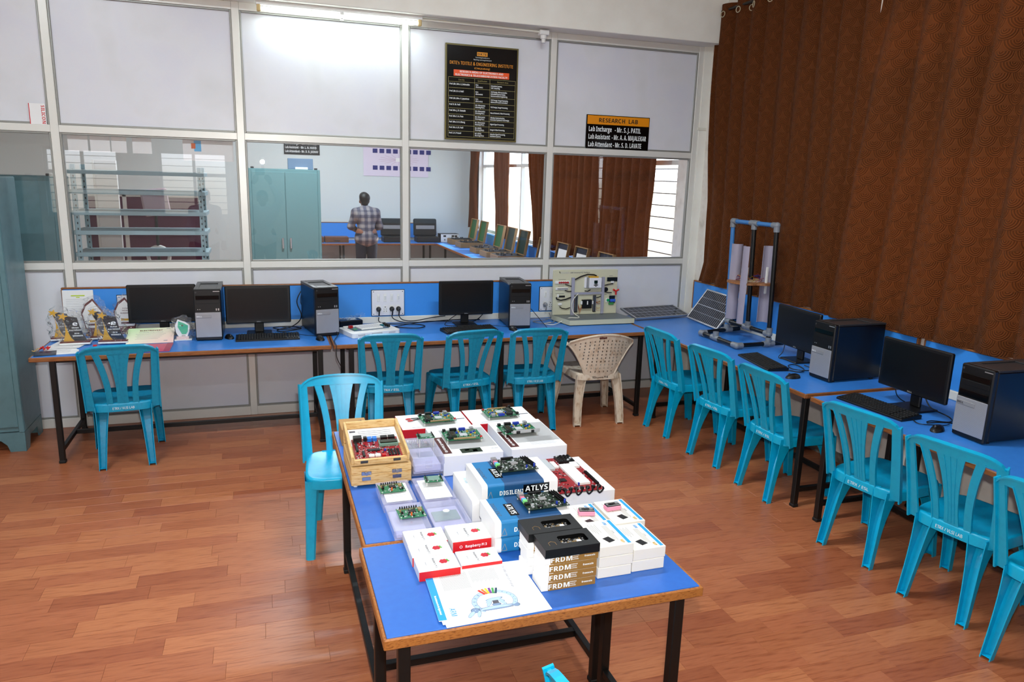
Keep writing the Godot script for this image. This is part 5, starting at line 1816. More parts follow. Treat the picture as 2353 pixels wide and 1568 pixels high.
func make_curtains() -> void:
	make_curtain_material()
	M.eyelet = col(Color(0.80, 0.76, 0.64), 0.3, 0.5)
	var rod := thing("curtain_rod", "dark curtain rod with round finial along the right wall", "curtain rod", V(-0.06, 3.475, 0.0))
	part(B.new().cyl(V(0, 0, 0.06), V(0, 0, 4.7), 0.0125, 12), "rod", M.brown_rod, rod)
	part(B.new().ball(V(0, 0, 0.055), V(0.021, 0.021, 0.025), 14, 10), "finial", M.brown_rod, rod)
	for z in [0.16, 2.02, 4.5]:
		part(B.new().bb(-0.006, 0.06, -0.012, 0.012, z - 0.01, z + 0.01, 0.002), "bracket", M.brown_rod, rod)
	curtain("brown swag-patterned curtain hanging behind the pipe wind turbine", -0.055, 0.10, 2.03, 1.085, 3.525, 9, 0.036, 5, func(v): return [0.11 * smoothstep(0.15, 0.95, v) - 0.06 * smoothstep(0.93, 1.0, v), 0.0])
	curtain("brown swag-patterned curtain nearest the camera with light showing through", -0.075, 2.065, 4.62, 1.085, 3.525, 10, 0.046, 8, func(v): return [-0.13 * smoothstep(0.1, 1.0, v), 0.0], true, -0.075)


# ---------------------------------------------------------------- circuit boards
# a board thing: origin at the middle of what it stands on; x right, z front
func board(label: String, at: Vector3, turn: float, w: float, d: float, mat: Material, stand: float, seed_: int, n_small: int, leg_r := 0.0028) -> Node3D:
	var t := thing("circuit_board", label, "circuit board", at, turn, "circuit boards on the centre tables")
	part(B.new().bb(-w / 2, w / 2, stand, stand + 0.0018, -d / 2, d / 2), "board", mat, t)
	if stand > 0.002:
		for s in [[-1, -1], [-1, 1], [1, -1], [1, 1]]:
			part(B.new().cyl(V(s[0] * (w / 2 - 0.006), 0, s[1] * (d / 2 - 0.006)), V(s[0] * (w / 2 - 0.006), stand + 0.004, s[1] * (d / 2 - 0.006)), leg_r, 8), "standoff", M.nylon, t)
	var y := stand + 0.0018
	var kinds := [M.chip, M.silver, M.grey_chip]
	for k in 3:
		var b := B.new()
		for i in n_small / 3:
			rng.seed = seed_ * 1000 + k * 300 + i
			var s := V(rng.randf_range(0.002, 0.007), rng.randf_range(0.001, 0.0035), rng.randf_range(0.002, 0.007))
			var p := V(rng.randf_range(-0.46, 0.46) * w, y + s.y / 2, rng.randf_range(-0.46, 0.46) * d)
			b.box(p, s)
		part(b, "small_components", kinds[k], t).set_meta("kind", "stuff")
	t.set_meta("top", y)
	return t


func comp(t: Node3D, called: String, x: float, z: float, w: float, h: float, d: float, mat: Material, bev := 0.0008) -> MeshInstance3D:
	var y: float = t.get_meta("top")
	return part(B.new().bb(x - w / 2, x + w / 2, y, y + h, z - d / 2, z + d / 2, bev), called, mat, t)


func pins(t: Node3D, x0: float, z0: float, x1: float, z1: float, n: int, h: float, mat: Material, s := 0.0028, called := "pin_header") -> void:
	var y: float = t.get_meta("top")
	var b := B.new()
	for i in n:
		var k := float(i) / maxi(n - 1, 1)
		b.box(V(lerpf(x0, x1, k), y + h / 2, lerpf(z0, z1, k)), V(s, h, s))
	part(b, called, mat, t)


func done(t: Node3D) -> void:
	t.remove_meta("top")


func atlys_board(label: String, at: Vector3, turn: float, seed_: int) -> void:
	var t := board(label, at, turn, 0.155, 0.125, M.pcb_dark, 0.011, seed_, 150)
	comp(t, "network_jack", -0.066, -0.048, 0.02, 0.014, 0.022, M.silver)
	comp(t, "wide_connector", -0.01, -0.055, 0.05, 0.009, 0.009, M.chip)
	for i in 3:
		comp(t, "audio_jack", -0.068, -0.022 + i * 0.013, 0.015, 0.011, 0.011, [M.pink, M.sky, M.lime][i])
	comp(t, "main_chip", 0.002, -0.008, 0.025, 0.004, 0.024, M.silver)
	comp(t, "chip", -0.03, -0.03, 0.016, 0.003, 0.016, M.chip)
	comp(t, "chip", 0.025, 0.02, 0.014, 0.003, 0.01, M.chip)
	comp(t, "video_port", -0.066, 0.02, 0.016, 0.007, 0.015, M.chip)
	comp(t, "video_port", -0.03, 0.052, 0.017, 0.007, 0.014, M.chip)
	for r in 3:
		pins(t, 0.045 + r * 0.009, -0.052, 0.057 + r * 0.009, 0.03, 16, 0.009, M.chip)
	for p in [[0.035, 0.045], [0.066, 0.042], [0.069, 0.036]]:
		comp(t, "blue_button", p[0], p[1], 0.006, 0.012, 0.006, M.blue_part)
	done(t)


func starter_board(label: String, at: Vector3, turn: float, seed_: int, variant: int) -> void:
	var t := board(label, at, turn, 0.165, 0.125, M.pcb, 0.016, seed_, 150)
	comp(t, "serial_port", -0.03, -0.055, 0.032, 0.013, 0.015, M.chip)
	comp(t, "monitor_port", 0.012, -0.056, 0.03, 0.012, 0.013, M.blue_part)
	comp(t, "network_jack", 0.055, -0.052, 0.018, 0.014, 0.02, M.silver)
	comp(t, "power_jack", -0.072, -0.052, 0.014, 0.012, 0.014, M.chip)
	var lcd := comp(t, "display_module", -0.045, 0.005, 0.03, 0.009, 0.07, M.pcb_dark)
	var y: float = t.get_meta("top")
	part(B.new().bb(-0.054, -0.036, y + 0.009, y + 0.0105, -0.022, 0.032), "display_glass", M.lcd, lcd)
	comp(t, "main_chip", 0.005, 0.005, 0.034, 0.004, 0.034, M.grey_chip)
	for p in [[-0.01, -0.03], [0.03, -0.028], [0.035, 0.02], [0.06, 0.0], [0.052, 0.03], [-0.015, 0.03]].slice(0, 4):
		comp(t, "capacitor", p[0], p[1], 0.007, 0.008, 0.006, M.yellow)
	comp(t, "long_connector", 0.0, 0.056, 0.10, 0.007, 0.008, M.tan if variant == 0 else M.silver)
	pins(t, -0.075, 0.03, -0.05, 0.055, 8, 0.008, M.chip)
	comp(t, "rotary_knob", -0.066, 0.05, 0.012, 0.016, 0.012, M.chip)
	comp(t, "red_switch", 0.076, 0.05, 0.01, 0.008, 0.008, M.red_part)
	for p in [[-0.02, -0.02], [0.06, -0.02], [0.045, -0.01]]:
		comp(t, "blue_part", p[0], p[1], 0.01, 0.008, 0.008, M.blue_part)
	if variant > 0:
		comp(t, "bracket", 0.02, 0.066, 0.13, 0.016, 0.004, M.silver)
		comp(t, "ports", -0.02, 0.069, 0.018, 0.012, 0.003, M.chip)
		comp(t, "ports", 0.05, 0.069, 0.014, 0.012, 0.003, M.chip)
	done(t)


func small_green_board(label: String, at: Vector3, turn: float, seed_: int) -> void:
	var t := board(label, at, turn, 0.098, 0.082, M.pcb, 0.004, seed_, 60)
	pins(t, -0.035, -0.034, 0.025, -0.034, 8, 0.010, M.chip, 0.004, "button_row")
	pins(t, -0.042, -0.028, 0.042, -0.028, 20, 0.003, M.tan, 0.0025)
	comp(t, "main_chip", 0.004, -0.006, 0.026, 0.004, 0.022, M.chip)
	comp(t, "orange_capacitor", -0.004, 0.026, 0.006, 0.013, 0.005, M.orange)
	comp(t, "socket", 0.034, -0.01, 0.014, 0.008, 0.016, M.tan)
	comp(t, "jumper", -0.034, 0.005, 0.008, 0.010, 0.006, M.chip)
	comp(t, "jumper", -0.038, -0.008, 0.005, 0.010, 0.005, M.tan)
	comp(t, "jumper", 0.038, 0.022, 0.007, 0.009, 0.007, M.chip)
	done(t)


func stilt_board(label: String, at: Vector3, turn: float, seed_: int, stand: float) -> void:
	var t := board(label, at, turn, 0.072, 0.06, M.pcb, stand, seed_, 40, 0.002)
	comp(t, "shield_plate", 0.0, 0.0, 0.046, 0.004, 0.04, M.pcb_pale)
	pins(t, -0.03, -0.026, -0.03, 0.026, 12, 0.008, M.chip)
	pins(t, 0.03, -0.026, 0.03, 0.026, 12, 0.008, M.chip)
	done(t)


func tiny_board(label: String, at: Vector3, turn: float) -> void:
	var t := thing("microcontroller_module", label, "module", at, turn, "microcontroller modules on pink foam")
	part(B.new().bb(-0.029, 0.029, 0.0, 0.016, -0.016, 0.016, 0.002), "foam", M.foam, t)
	part(B.new().bb(-0.027, 0.027, 0.016, 0.0185, -0.013, 0.013), "board", M.chip, t)
	var b := B.new()
	for i in 18:
		for s in [-1, 1]:
			b.box(V(-0.025 + i * 0.003, 0.020, s * 0.0115), V(0.0016, 0.003, 0.0016))
	b.box(V(0.016, 0.021, 0), V(0.012, 0.004, 0.009)).box(V(-0.022, 0.0205, 0), V(0.006, 0.003, 0.008))
	part(b, "pins_and_port", M.silver, t)
	part(B.new().box(V(-0.004, 0.0195, 0), V(0.010, 0.002, 0.010)), "chip", M.black_gloss, t)


# ---------------------------------------------------------------- boxes on the tables
func carton(called: String, label: String, cat: String, x0: float, x1: float, y0: float, y1: float, z0: float, z1: float, mat: Material, group := "", bev := 0.0015) -> Node3D:
	var t := thing(called, label, cat, V((x0 + x1) / 2, y0 + 0.0004, (z0 + z1) / 2), 0.0, group)
	var w := x1 - x0 - 0.001
	var h := y1 - y0 - 0.0008
	var d := z1 - z0 - 0.001
	part(B.new().bb(-w / 2, w / 2, 0, h, -d / 2, d / 2, bev), "box_body", mat, t)
	t.set_meta("size", V(w, h, d))
	return t


func lines(t: Node3D, mat: Material, list: Array) -> void:
	# print on the lid: [x0, x1, z0, z1] in shares of the lid
	var s: Vector3 = t.get_meta("size")
	var b := B.new()
	for q in list:
		b.bb(q[0] * s.x / 2, q[1] * s.x / 2, s.y, s.y + 0.0003, q[2] * s.z / 2, q[3] * s.z / 2)
	part(b, "lid_print", mat, t)


func lid_text(t: Node3D, s: String, h: float, x: float, z: float, turn: float, mat: Material, w := 0.0, bold := true) -> void:
	var sz: Vector3 = t.get_meta("size")
	var b := B.new().to(x * sz.x / 2, sz.y + 0.0002, z * sz.z / 2, turn, -PI / 2)
	text(b, s, h, Vector3.ZERO, 0, w, bold)
	part(b, "lid_lettering", mat, t)


func front_text(t: Node3D, s: String, h: float, x: float, y: float, mat: Material, w := 0.0, bold := true, dz := 0.0003) -> void:
	var sz: Vector3 = t.get_meta("size")
	var b := B.new()
	text(b, s, h, V(x * sz.x / 2, y * sz.y, sz.z / 2 + dz), 0, w, bold)
	part(b, "front_lettering", mat, t)


func clear_box(label: String, x0: float, x1: float, y0: float, y1: float, z0: float, z1: float, sheet: bool) -> Node3D:
	var t := thing("plastic_box", label, "plastic box", V((x0 + x1) / 2, y0 + 0.0004, (z0 + z1) / 2), 0.0, "translucent plastic boxes on the centre table")
	var w := (x1 - x0) / 2 - 0.001
	var h := y1 - y0 - 0.001
	var d := (z1 - z0) / 2 - 0.001
	var k := 0.0016
	var b := B.new()
	b.bb(-w + 0.003, w - 0.003, 0, k, -d + 0.003, d - 0.003)
	b.bb(-w + 0.003, -w + 0.003 + k, k, h * 0.55, -d + 0.003, d - 0.003)
	b.bb(w - 0.003 - k, w - 0.003, k, h * 0.55, -d + 0.003, d - 0.003)
	b.bb(-w + 0.005, w - 0.005, k, h * 0.55, -d + 0.003, -d + 0.003 + k)
	b.bb(-w + 0.005, w - 0.005, k, h * 0.55, d - 0.003 - k, d - 0.003)
	part(b, "tray", M.clear, t)
	b = B.new()
	b.bb(-w, w, h - k, h, -d, d, 0.0005)
	b.bb(-w, -w + k, h * 0.5, h - k, -d, d)
	b.bb(w - k, w, h * 0.5, h - k, -d, d)
	b.bb(-w + k, w - k, h * 0.5, h - k, -d, -d + k)
	b.bb(-w + k, w - k, h * 0.5, h - k, d - k, d)
	part(b, "lid", M.clear, t)
	part(B.new().bb(-0.014, 0.014, h * 0.3, h * 0.75, d, d + 0.003, 0.001), "catch", M.clear, t)
	part(B.new().bb(-w + 0.012, w - 0.012, k, h * 0.45, -d + 0.012, d - 0.012, 0.003), "foam_lining", M.lavender, t)
	if sheet:
		part(B.new().bb(-w + 0.016, w - 0.014, h, h + 0.0008, -d + 0.03, d - 0.012), "paper_insert", M.paper, t)
		b = B.new()
		for i in 8:
			b.bb(-w + 0.03, w - 0.03 - 0.008 * (i % 3), h + 0.0008, h + 0.0011, -d + 0.06 + i * 0.013, -d + 0.062 + i * 0.013)
		part(b, "insert_print", M.pale_ink, t)
	return t


func make_table_things() -> void:
	M.chip = col(Color(0.035, 0.035, 0.04), 0.4)
	M.tan = col(Color(0.62, 0.52, 0.36), 0.45, 0.2)
	M.nylon = col(Color(0.82, 0.82, 0.80), 0.4)
	M.pcb = col(Color(0.12, 0.43, 0.28), 0.35)
	M.pcb_dark = col(Color(0.09, 0.17, 0.11), 0.35)
	M.pcb_pale = col(Color(0.45, 0.58, 0.52), 0.3)
	M.pcb_red = col(Color(0.56, 0.08, 0.11), 0.35)
	M.lcd = col(Color(0.10, 0.13, 0.08), 0.12)
	M.grey_chip = col(Color(0.72, 0.74, 0.75), 0.3)
	M.yellow = col(Color(0.80, 0.62, 0.12), 0.4)
	M.orange = col(Color(0.82, 0.36, 0.10), 0.4)
	M.blue_part = col(Color(0.10, 0.20, 0.62), 0.35)
	M.red_part = col(Color(0.72, 0.07, 0.08), 0.35)
	M.pink = col(Color(0.90, 0.45, 0.55), 0.4)
	M.sky = col(Color(0.35, 0.68, 0.88), 0.4)
	M.lime = col(Color(0.50, 0.85, 0.50), 0.4)
	M.foam = col(Color(0.90, 0.58, 0.68), 0.8)
	M.lavender = col(Color(0.72, 0.72, 0.86), 0.7)
	M.card = col(Color(0.93, 0.93, 0.93), 0.42)
	M.card_cream = col(Color(0.90, 0.88, 0.84), 0.55)
	M.red_card = col(Color(0.80, 0.08, 0.10), 0.4)
	M.box_blue = col(Color(0.11, 0.29, 0.47), 0.35)
	M.box_cyan = col(Color(0.12, 0.46, 0.68), 0.35)
	M.brand_blue = col(Color(0.10, 0.60, 0.88), 0.5)
	M.kraft_gold = col(Color(0.60, 0.44, 0.20), 0.45, 0.1)
	M.kraft = col(Color(0.72, 0.55, 0.33), 0.7)
	M.card_grey = col(Color(0.70, 0.70, 0.70), 0.45)
	M.brown_print = col(Color(0.30, 0.10, 0.09), 0.45)
	M.brand_pale = col(Color(0.70, 0.86, 0.93), 0.5)
	M.berry = col(Color(0.74, 0.07, 0.17), 0.5)
	M.leaf = col(Color(0.30, 0.62, 0.18), 0.5)
	M.sky_relay = col(Color(0.12, 0.45, 0.80), 0.35)
	var wood := noise_tex(81, 0.010, [Color(0.80, 0.66, 0.48), Color(0.97, 0.93, 0.86), Color(1, 1, 1), Color(0.9, 0.82, 0.7)], 5)
	M.pine = col(Color(0.88, 0.75, 0.53), 0.45)
	tri(M.pine, wood, V(3, 22, 22))
	M.pine_z = col(Color(0.87, 0.74, 0.52), 0.45)
	tri(M.pine_z, wood, V(22, 22, 3))

	# two brown boxes at the far left corner
	var t := carton("cardboard_box", "small brown cardboard box at the far left table corner", "box", -3.672, -3.548, 0.75, 0.83, 2.76, 2.92, M.kraft)
	lid_text(t, "BENHUR", 0.010, 0.62, 0.0, PI / 2, M.ink, 0.09, false)
	lines(t, M.ink, [[0.45, 0.47, -0.6, 0.6]])
	t = carton("cardboard_box", "small brown cardboard box behind the open wooden tray", "box", -3.535, -3.412, 0.75, 0.83, 2.80, 2.95, M.kraft)
	lid_text(t, "BENHUR", 0.010, 0.62, 0.0, PI / 2, M.ink, 0.09, false)
	lines(t, M.ink, [[0.45, 0.47, -0.6, 0.6]])

	# closed wooden case with the open tray on it
	t = thing("wooden_case", "closed pine case with two metal clasps under the open tray", "wooden case", V(-3.562, 0.7504, 3.255), 0.0)
	for s in [[-1, -1], [-1, 1], [1, -1], [1, 1]]:
		part(B.new().to(s[0] * 0.105, 0, s[1] * 0.135).lathe([Vector2(0, 0), Vector2(0.010, 0), Vector2(0.009, 0.007), Vector2(0, 0.007)], 12), "foot", M.white, t)
	part(B.new().bb(-0.122, 0.122, 0.007, 0.052, -0.152, 0.152, 0.002), "case_bottom", M.pine, t)
	part(B.new().bb(-0.122, 0.122, 0.053, 0.086, -0.152, 0.152, 0.002), "case_lid", M.pine, t)
	for s in [-1, 1]:
		var c := part(B.new().bb(s * 0.062 - 0.018, s * 0.062 + 0.018, 0.026, 0.042, 0.152, 0.155, 0.001), "clasp", M.chrome, t)
		part(B.new().bb(s * 0.062 - 0.020, s * 0.062 + 0.020, 0.050, 0.066, 0.152, 0.156, 0.001), "clasp_plate", M.chrome, c)
		part(B.new().cyl(V(s * 0.062, 0.058, 0.155), V(s * 0.062, 0.058, 0.162), 0.007, 12), "clasp_knob", M.chrome, c)
	t = thing("wooden_tray", "open pine tray holding the red circuit board", "wooden tray", V(-3.566, 0.8395, 3.408), 0.0)
	t.rotation.x = 0.155
	for s in [-1, 1]:
		part(B.new().to(s * 0.10, 0.0, -0.02).lathe([Vector2(0, 0), Vector2(0.010, 0), Vector2(0.009, 0.006), Vector2(0, 0.006)], 12), "foot", M.white, t)
	part(B.new().bb(-0.118, 0.118, 0.006, 0.010, -0.31, 0.0), "tray_floor", M.pine, t)
	part(B.new().to(0, 0.0, -0.30, 0, -0.155).bb(-0.118, 0.118, -0.048, 0.006, -0.012, 0.012, 0.002), "rear_block", M.pine, t)
	part(B.new().bb(-0.118, -0.107, 0.010, 0.046, -0.31, 0.0, 0.002), "tray_side", M.pine_z, t)
	part(B.new().bb(0.107, 0.118, 0.010, 0.046, -0.31, 0.0, 0.002), "tray_side", M.pine_z, t)
	part(B.new().bb(-0.107, 0.107, 0.010, 0.046, -0.31, -0.299, 0.002), "tray_side", M.pine, t)
	var fs := part(B.new().bb(-0.107, 0.107, 0.010, 0.030, -0.011, 0.0, 0.002), "tray_side", M.pine, t)
	for s in [-1, 1]:
		part(B.new().bb(s * 0.066 - 0.015, s * 0.066 + 0.015, 0.014, 0.026, 0.0, 0.0025, 0.001), "clasp_plate", M.grey_dark, fs)
	part(B.new().bb(-0.104, 0.104, 0.010, 0.012, -0.296, -0.15), "leaflet", M.paper, t)
	var lb := B.new()
	for i in 5:
		lb.bb(-0.06, 0.08, 0.012, 0.0123, -0.27 + i * 0.016, -0.267 + i * 0.016)
	lb.bb(-0.095, -0.07, 0.012, 0.0123, -0.28, -0.265)
	part(lb, "leaflet_print", M.ink, t)
	t = board("red circuit board with display lying in the open wooden tray", V(-3.566, 0.8705, 3.298), 0.0, 0.192, 0.17, M.pcb_red, 0.0, 4, 160)
	t.rotation.x = 0.155
	comp(t, "power_jack", -0.072, -0.068, 0.035, 0.022, 0.026, M.chip)
	comp(t, "terminal", -0.04, -0.068, 0.014, 0.018, 0.016, M.chip)
	for x in [-0.022, -0.001]:
		comp(t, "blue_relay", x, -0.064, 0.018, 0.016, 0.022, M.sky_relay)
	for x in [0.04, 0.072]:
		comp(t, "serial_port", x, -0.072, 0.028, 0.013, 0.02, M.chip)
	comp(t, "usb_port", 0.018, -0.072, 0.013, 0.012, 0.016, M.silver)
	var l := comp(t, "display_module", 0.052, -0.022, 0.08, 0.013, 0.036, M.pcb_pale)
	var ly: float = t.get_meta("top")
	part(B.new().bb(0.016, 0.088, ly + 0.013, ly + 0.018, -0.034, -0.010, 0.001), "display_glass", M.lcd, l)
	for i in 4:
		for j in 4:
			comp(t, "key", 0.045 + i * 0.0125, 0.030 + j * 0.0125, 0.009, 0.006, 0.009, M.chip)
	comp(t, "main_chip", -0.015, 0.02, 0.05, 0.005, 0.016, M.chip)
	comp(t, "pin_header", -0.082, -0.02, 0.01, 0.009, 0.09, M.chip)
	comp(t, "pin_header", -0.06, 0.05, 0.01, 0.009, 0.04, M.chip)
	for x in [-0.03, -0.005]:
		comp(t, "digit_display", x, 0.068, 0.022, 0.008, 0.016, M.white)
	comp(t, "red_switch", 0.02, 0.068, 0.016, 0.007, 0.014, M.red_part)
	comp(t, "blue_trimmer", 0.03, 0.03, 0.009, 0.009, 0.009, M.blue_part)
	done(t)

	# translucent boxes
	clear_box("translucent plastic box at the back holding a green board", -3.41, -3.305, 0.75, 0.80, 3.02, 3.20, true)
	small_green_board("green circuit board on the rearmost plastic box", V(-3.357, 0.8015, 3.135), 0.0, 11)
	clear_box("lower translucent plastic box beside the wooden case", -3.432, -3.292, 0.75, 0.79, 3.205, 3.355, false)
	clear_box("upper translucent plastic box under the board on tall standoffs", -3.44, -3.305, 0.792, 0.862, 3.205, 3.43, false)
	stilt_board("pale green board on tall standoffs above the upper plastic box", V(-3.357, 0.8625, 3.29), 0.0, 12, 0.040)
	clear_box("translucent plastic box in front of the wooden case with white sheet", -3.598, -3.468, 0.75, 0.788, 3.462, 3.67, true)
	small_green_board("green circuit board on the plastic box before the wooden case", V(-3.545, 0.7895, 3.545), 0.03, 13)
	clear_box("translucent plastic box with printed sheet beside the white cartons", -3.452, -3.316, 0.75, 0.788, 3.455, 3.68, true)
	stilt_board("green board on low standoffs above the printed sheet", V(-3.375, 0.7895, 3.53), -0.05, 14, 0.018)
	clear_box("translucent plastic box at the near left table edge", -3.595, -3.46, 0.75, 0.788, 3.68, 3.893, false)
	small_green_board("green circuit board on the plastic box nearest the camera", V(-3.512, 0.7885, 3.775), 0.02, 15)
	t = clear_box("translucent plastic box with a round white sticker inside", -3.453, -3.314, 0.75, 0.788, 3.69, 3.893, false)
	part(B.new().to(0.0, 0.0375, -0.01).lathe([Vector2(0.0, 0.0), Vector2(0.012, 0.0), Vector2(0.012, 0.0006), Vector2(0.0, 0.0006)], 16), "round_sticker", M.paper, t)
	part(B.new().bb(-0.05, 0.045, 0.018, 0.024, -0.04, 0.03), "inner_case", M.pcb_pale, t)

	# red and white cartons at the back
	for q in [["red-edged white carton lying at the back of the table", -3.392, -3.052, 2.712, 2.93], ["red-edged white carton at the far right table corner", -3.046, -2.715, 2.705, 2.932]]:
		t = carton("carton", q[0], "carton", q[1], q[2], 0.75, 0.808, q[3], q[4], M.red_card)
		var s: Vector3 = t.get_meta("size")
		part(B.new().bb(-s.x / 2 + 0.001, s.x / 2 - 0.001, s.y, s.y + 0.001, -s.z / 2 + 0.001, s.z / 2 - 0.001), "lid_sheet", M.card, t)
		t.set_meta("size", s + V(0, 0.001, 0))
		lid_text(t, "basys", 0.018, 0.45, 0.35, PI, M.ink, 0.05)
		lines(t, M.ink, [[0.1, 0.95, 0.02, 0.10], [-0.7, 0.0, 0.8, 0.82]])
		lid_text(t, "DIGILENT", 0.008, 0.1, -0.55, PI, M.pale_ink, 0.06)
	starter_board("circuit board on the red-edged carton at the back left", V(-3.205, 0.8095, 2.84), 0.06, 21, 0)
	starter_board("circuit board on the red-edged carton at the far right", V(-2.875, 0.8095, 2.83), PI + 0.03, 22, 0)
	t = thing("alligator_clip", "pair of red handled clips lying on the back carton", "clip", V(-3.325, 0.8095, 2.80), 0.2)
	for s in [-1, 1]:
		part(B.new().ball(V(-0.01, 0.004, s * 0.014), V(0.016, 0.003, 0.007), 12, 6), "red_handle", M.red_part, t)
		part(B.new().tube([V(0.004, 0.004, s * 0.014), V(0.05, 0.004, s * 0.004)], 0.0025, 6), "jaw", M.black, t)

	# white cartons with brown print
	for q in [["white carton with brown print carrying a board, left of its twin", -3.30, -3.035, 3.015, 3.385, 0], ["white carton with brown print at the right table edge", -2.995, -2.735, 3.008, 3.378, 1]]:
		t = carton("carton", q[0], "carton", q[1], q[2], 0.75, 0.84, q[3], q[4], M.card)
		lines(t, M.card_grey, [[-0.62, 0.96, -0.75, 0.6]])
		lines(t, M.brown_print, [[-0.97, -0.66, -0.25, 0.85]])
		lid_text(t, "Spartan-3E Starter Kit", 0.012, -0.81, 0.3, -PI / 2, M.white_paint, 0.17)
		if q[5] == 0:
			lines(t, M.pcb_dark, [[-0.35, 0.35, 0.62, 0.9]])
			lines(t, M.grey_chip, [[-0.2, -0.05, 0.68, 0.76]])
			lines(t, M.grey_chip, [[0.05, 0.2, 0.72, 0.85]])
			lid_text(t, "XILINX", 0.008, 0.8, 0.75, 0.0, M.pale_ink, 0.03)
		else:
			var ll := []
			for i in 12:
				ll.append([-0.2 + 0.03 * (i % 2), 0.8 - 0.05 * (i % 3), 0.30 + i * 0.045, 0.312 + i * 0.045])
			lines(t, M.pale_ink, ll)
	starter_board("circuit board on the left brown-print carton", V(-3.17, 0.8405, 3.19), -0.03, 23, 0)
	starter_board("circuit board with metal bracket on the right brown-print carton", V(-2.90, 0.8405, 3.17), 0.02, 24, 1)

	# blue and white kit boxes, like thick books
	for q in [["plain white carton under the upper blue ATLYS box", -3.30, -2.995, 0.75, 0.838, 3.55, 3.84, false], ["blue and white ATLYS box on the plain carton behind", -3.272, -2.978, 0.838, 0.906, 3.64, 3.862, true], ["bottom blue and white box of the near pair", -3.285, -2.985, 0.75, 0.8095, 3.905, 4.075, true], ["top blue and white ATLYS box of the near pair", -3.29, -2.995, 0.810, 0.872, 3.90, 4.085, true]]:
		atlys_box(q[0], q[1], q[2], q[3], q[4], q[5], q[6], q[7])
	atlys_board("dark green circuit board on the upper blue ATLYS box", V(-3.105, 0.9065, 3.725), 0.02, 31)
	atlys_board("dark green circuit board on the near pair of blue boxes", V(-3.085, 0.8725, 3.985), 0.02, 32)

	# large red board on its white box
	carton("carton", "flat white carton under the large red board", "carton", -2.985, -2.705, 0.75, 0.805, 3.44, 3.80, M.card)
	red_board()

	# Raspberry boxes
	for q in [["white and red raspberry box at the back left of the five", -3.566, -3.428, 3.893, 3.992, 0.785, 0], ["white and red raspberry box with wide red front", -3.42, -3.278, 3.905, 4.03, 0.792, 1], ["white and red raspberry box in the middle of the left row", -3.567, -3.432, 3.994, 4.082, 0.785, 2], ["white and red raspberry box beside the blue box", -3.42, -3.283, 4.056, 4.15, 0.772, 3], ["white and red raspberry box next to the flyer", -3.564, -3.43, 4.084, 4.176, 0.785, 4]]:
		pi_box(q[0], q[1], q[2], q[3], q[4], q[5], q[6])

	# FRDM stacks
	for st in [[-3.215, 4.250, 4.333, 4, true], [-3.225, 4.147, 4.228, 4, false]]:
		for i in st[3]:
			rng.seed = 500 + i + int(st[4]) * 10
			var dx := rng.randf_range(-0.004, 0.004)
			var names := ["lowest", "second", "third", "top"]
			var y: float = 0.75 + i * 0.0296
			t = carton("kit_box", "%s white and tan FRDM box of the %s stack" % [names[i], "front" if st[4] else "rear"], "box", st[0] + dx, st[0] + 0.182 + dx, y, y + 0.0296, st[1], st[2], M.card, "FRDM kit boxes in two stacks")
			var s: Vector3 = t.get_meta("size")
			part(B.new().bb(-s.x * 0.38, s.x / 2, 0.0005, s.y - 0.0005, s.z / 2, s.z / 2 + 0.0004), "tan_front", M.kraft_gold, t)
			part(B.new().bb(-s.x * 0.30, s.x / 2, s.y, s.y + 0.0003, -s.z / 2, s.z / 2), "tan_lid", M.kraft_gold, t)
			front_text(t, "FRDM", 0.0165, -0.36, 0.47, M.white_paint, 0.07, true, 0.0006)
			front_text(t, "FREESCALE", 0.0032, 0.16, 0.72, M.white_paint, 0.022, true, 0.0006)
			front_text(t, "FREEDOM", 0.0032, 0.14, 0.50, M.white_paint, 0.018, true, 0.0006)
			front_text(t, "PLATFORM", 0.0032, 0.15, 0.28, M.white_paint, 0.020, true, 0.0006)
			front_text(t, "freescale", 0.006, 0.68, 0.5, M.white_paint, 0.036, true, 0.0006)
	for q in [["black open-window tray on the front FRDM stack", -3.215, -3.035, 4.247, 4.352, 0.872], ["black open-window tray on the rear FRDM stack", -3.230, -3.045, 4.138, 4.243, 0.872]]:
		black_tray(q[0], q[1], q[2], q[3], q[4], q[5])

	# mbed boxes
	mbed_stack("rear left", -2.985, -2.868, 3.925, 4.11, 2, 0.036, false)
	mbed_stack("rear right", -2.858, -2.74, 3.92, 4.105, 2, 0.036, false)
	mbed_stack("front left", -3.014, -2.894, 4.135, 4.31, 3, 0.0365, true)
	mbed_stack("front right", -2.890, -2.772, 4.128, 4.303, 2, 0.0395, true)
	tiny_board("microcontroller module on pink foam on the rear left white box", V(-2.925, 0.823, 4.01), -0.25)
	tiny_board("microcontroller module on pink foam on the rear right white box", V(-2.815, 0.823, 3.995), 0.05)

	flyers()


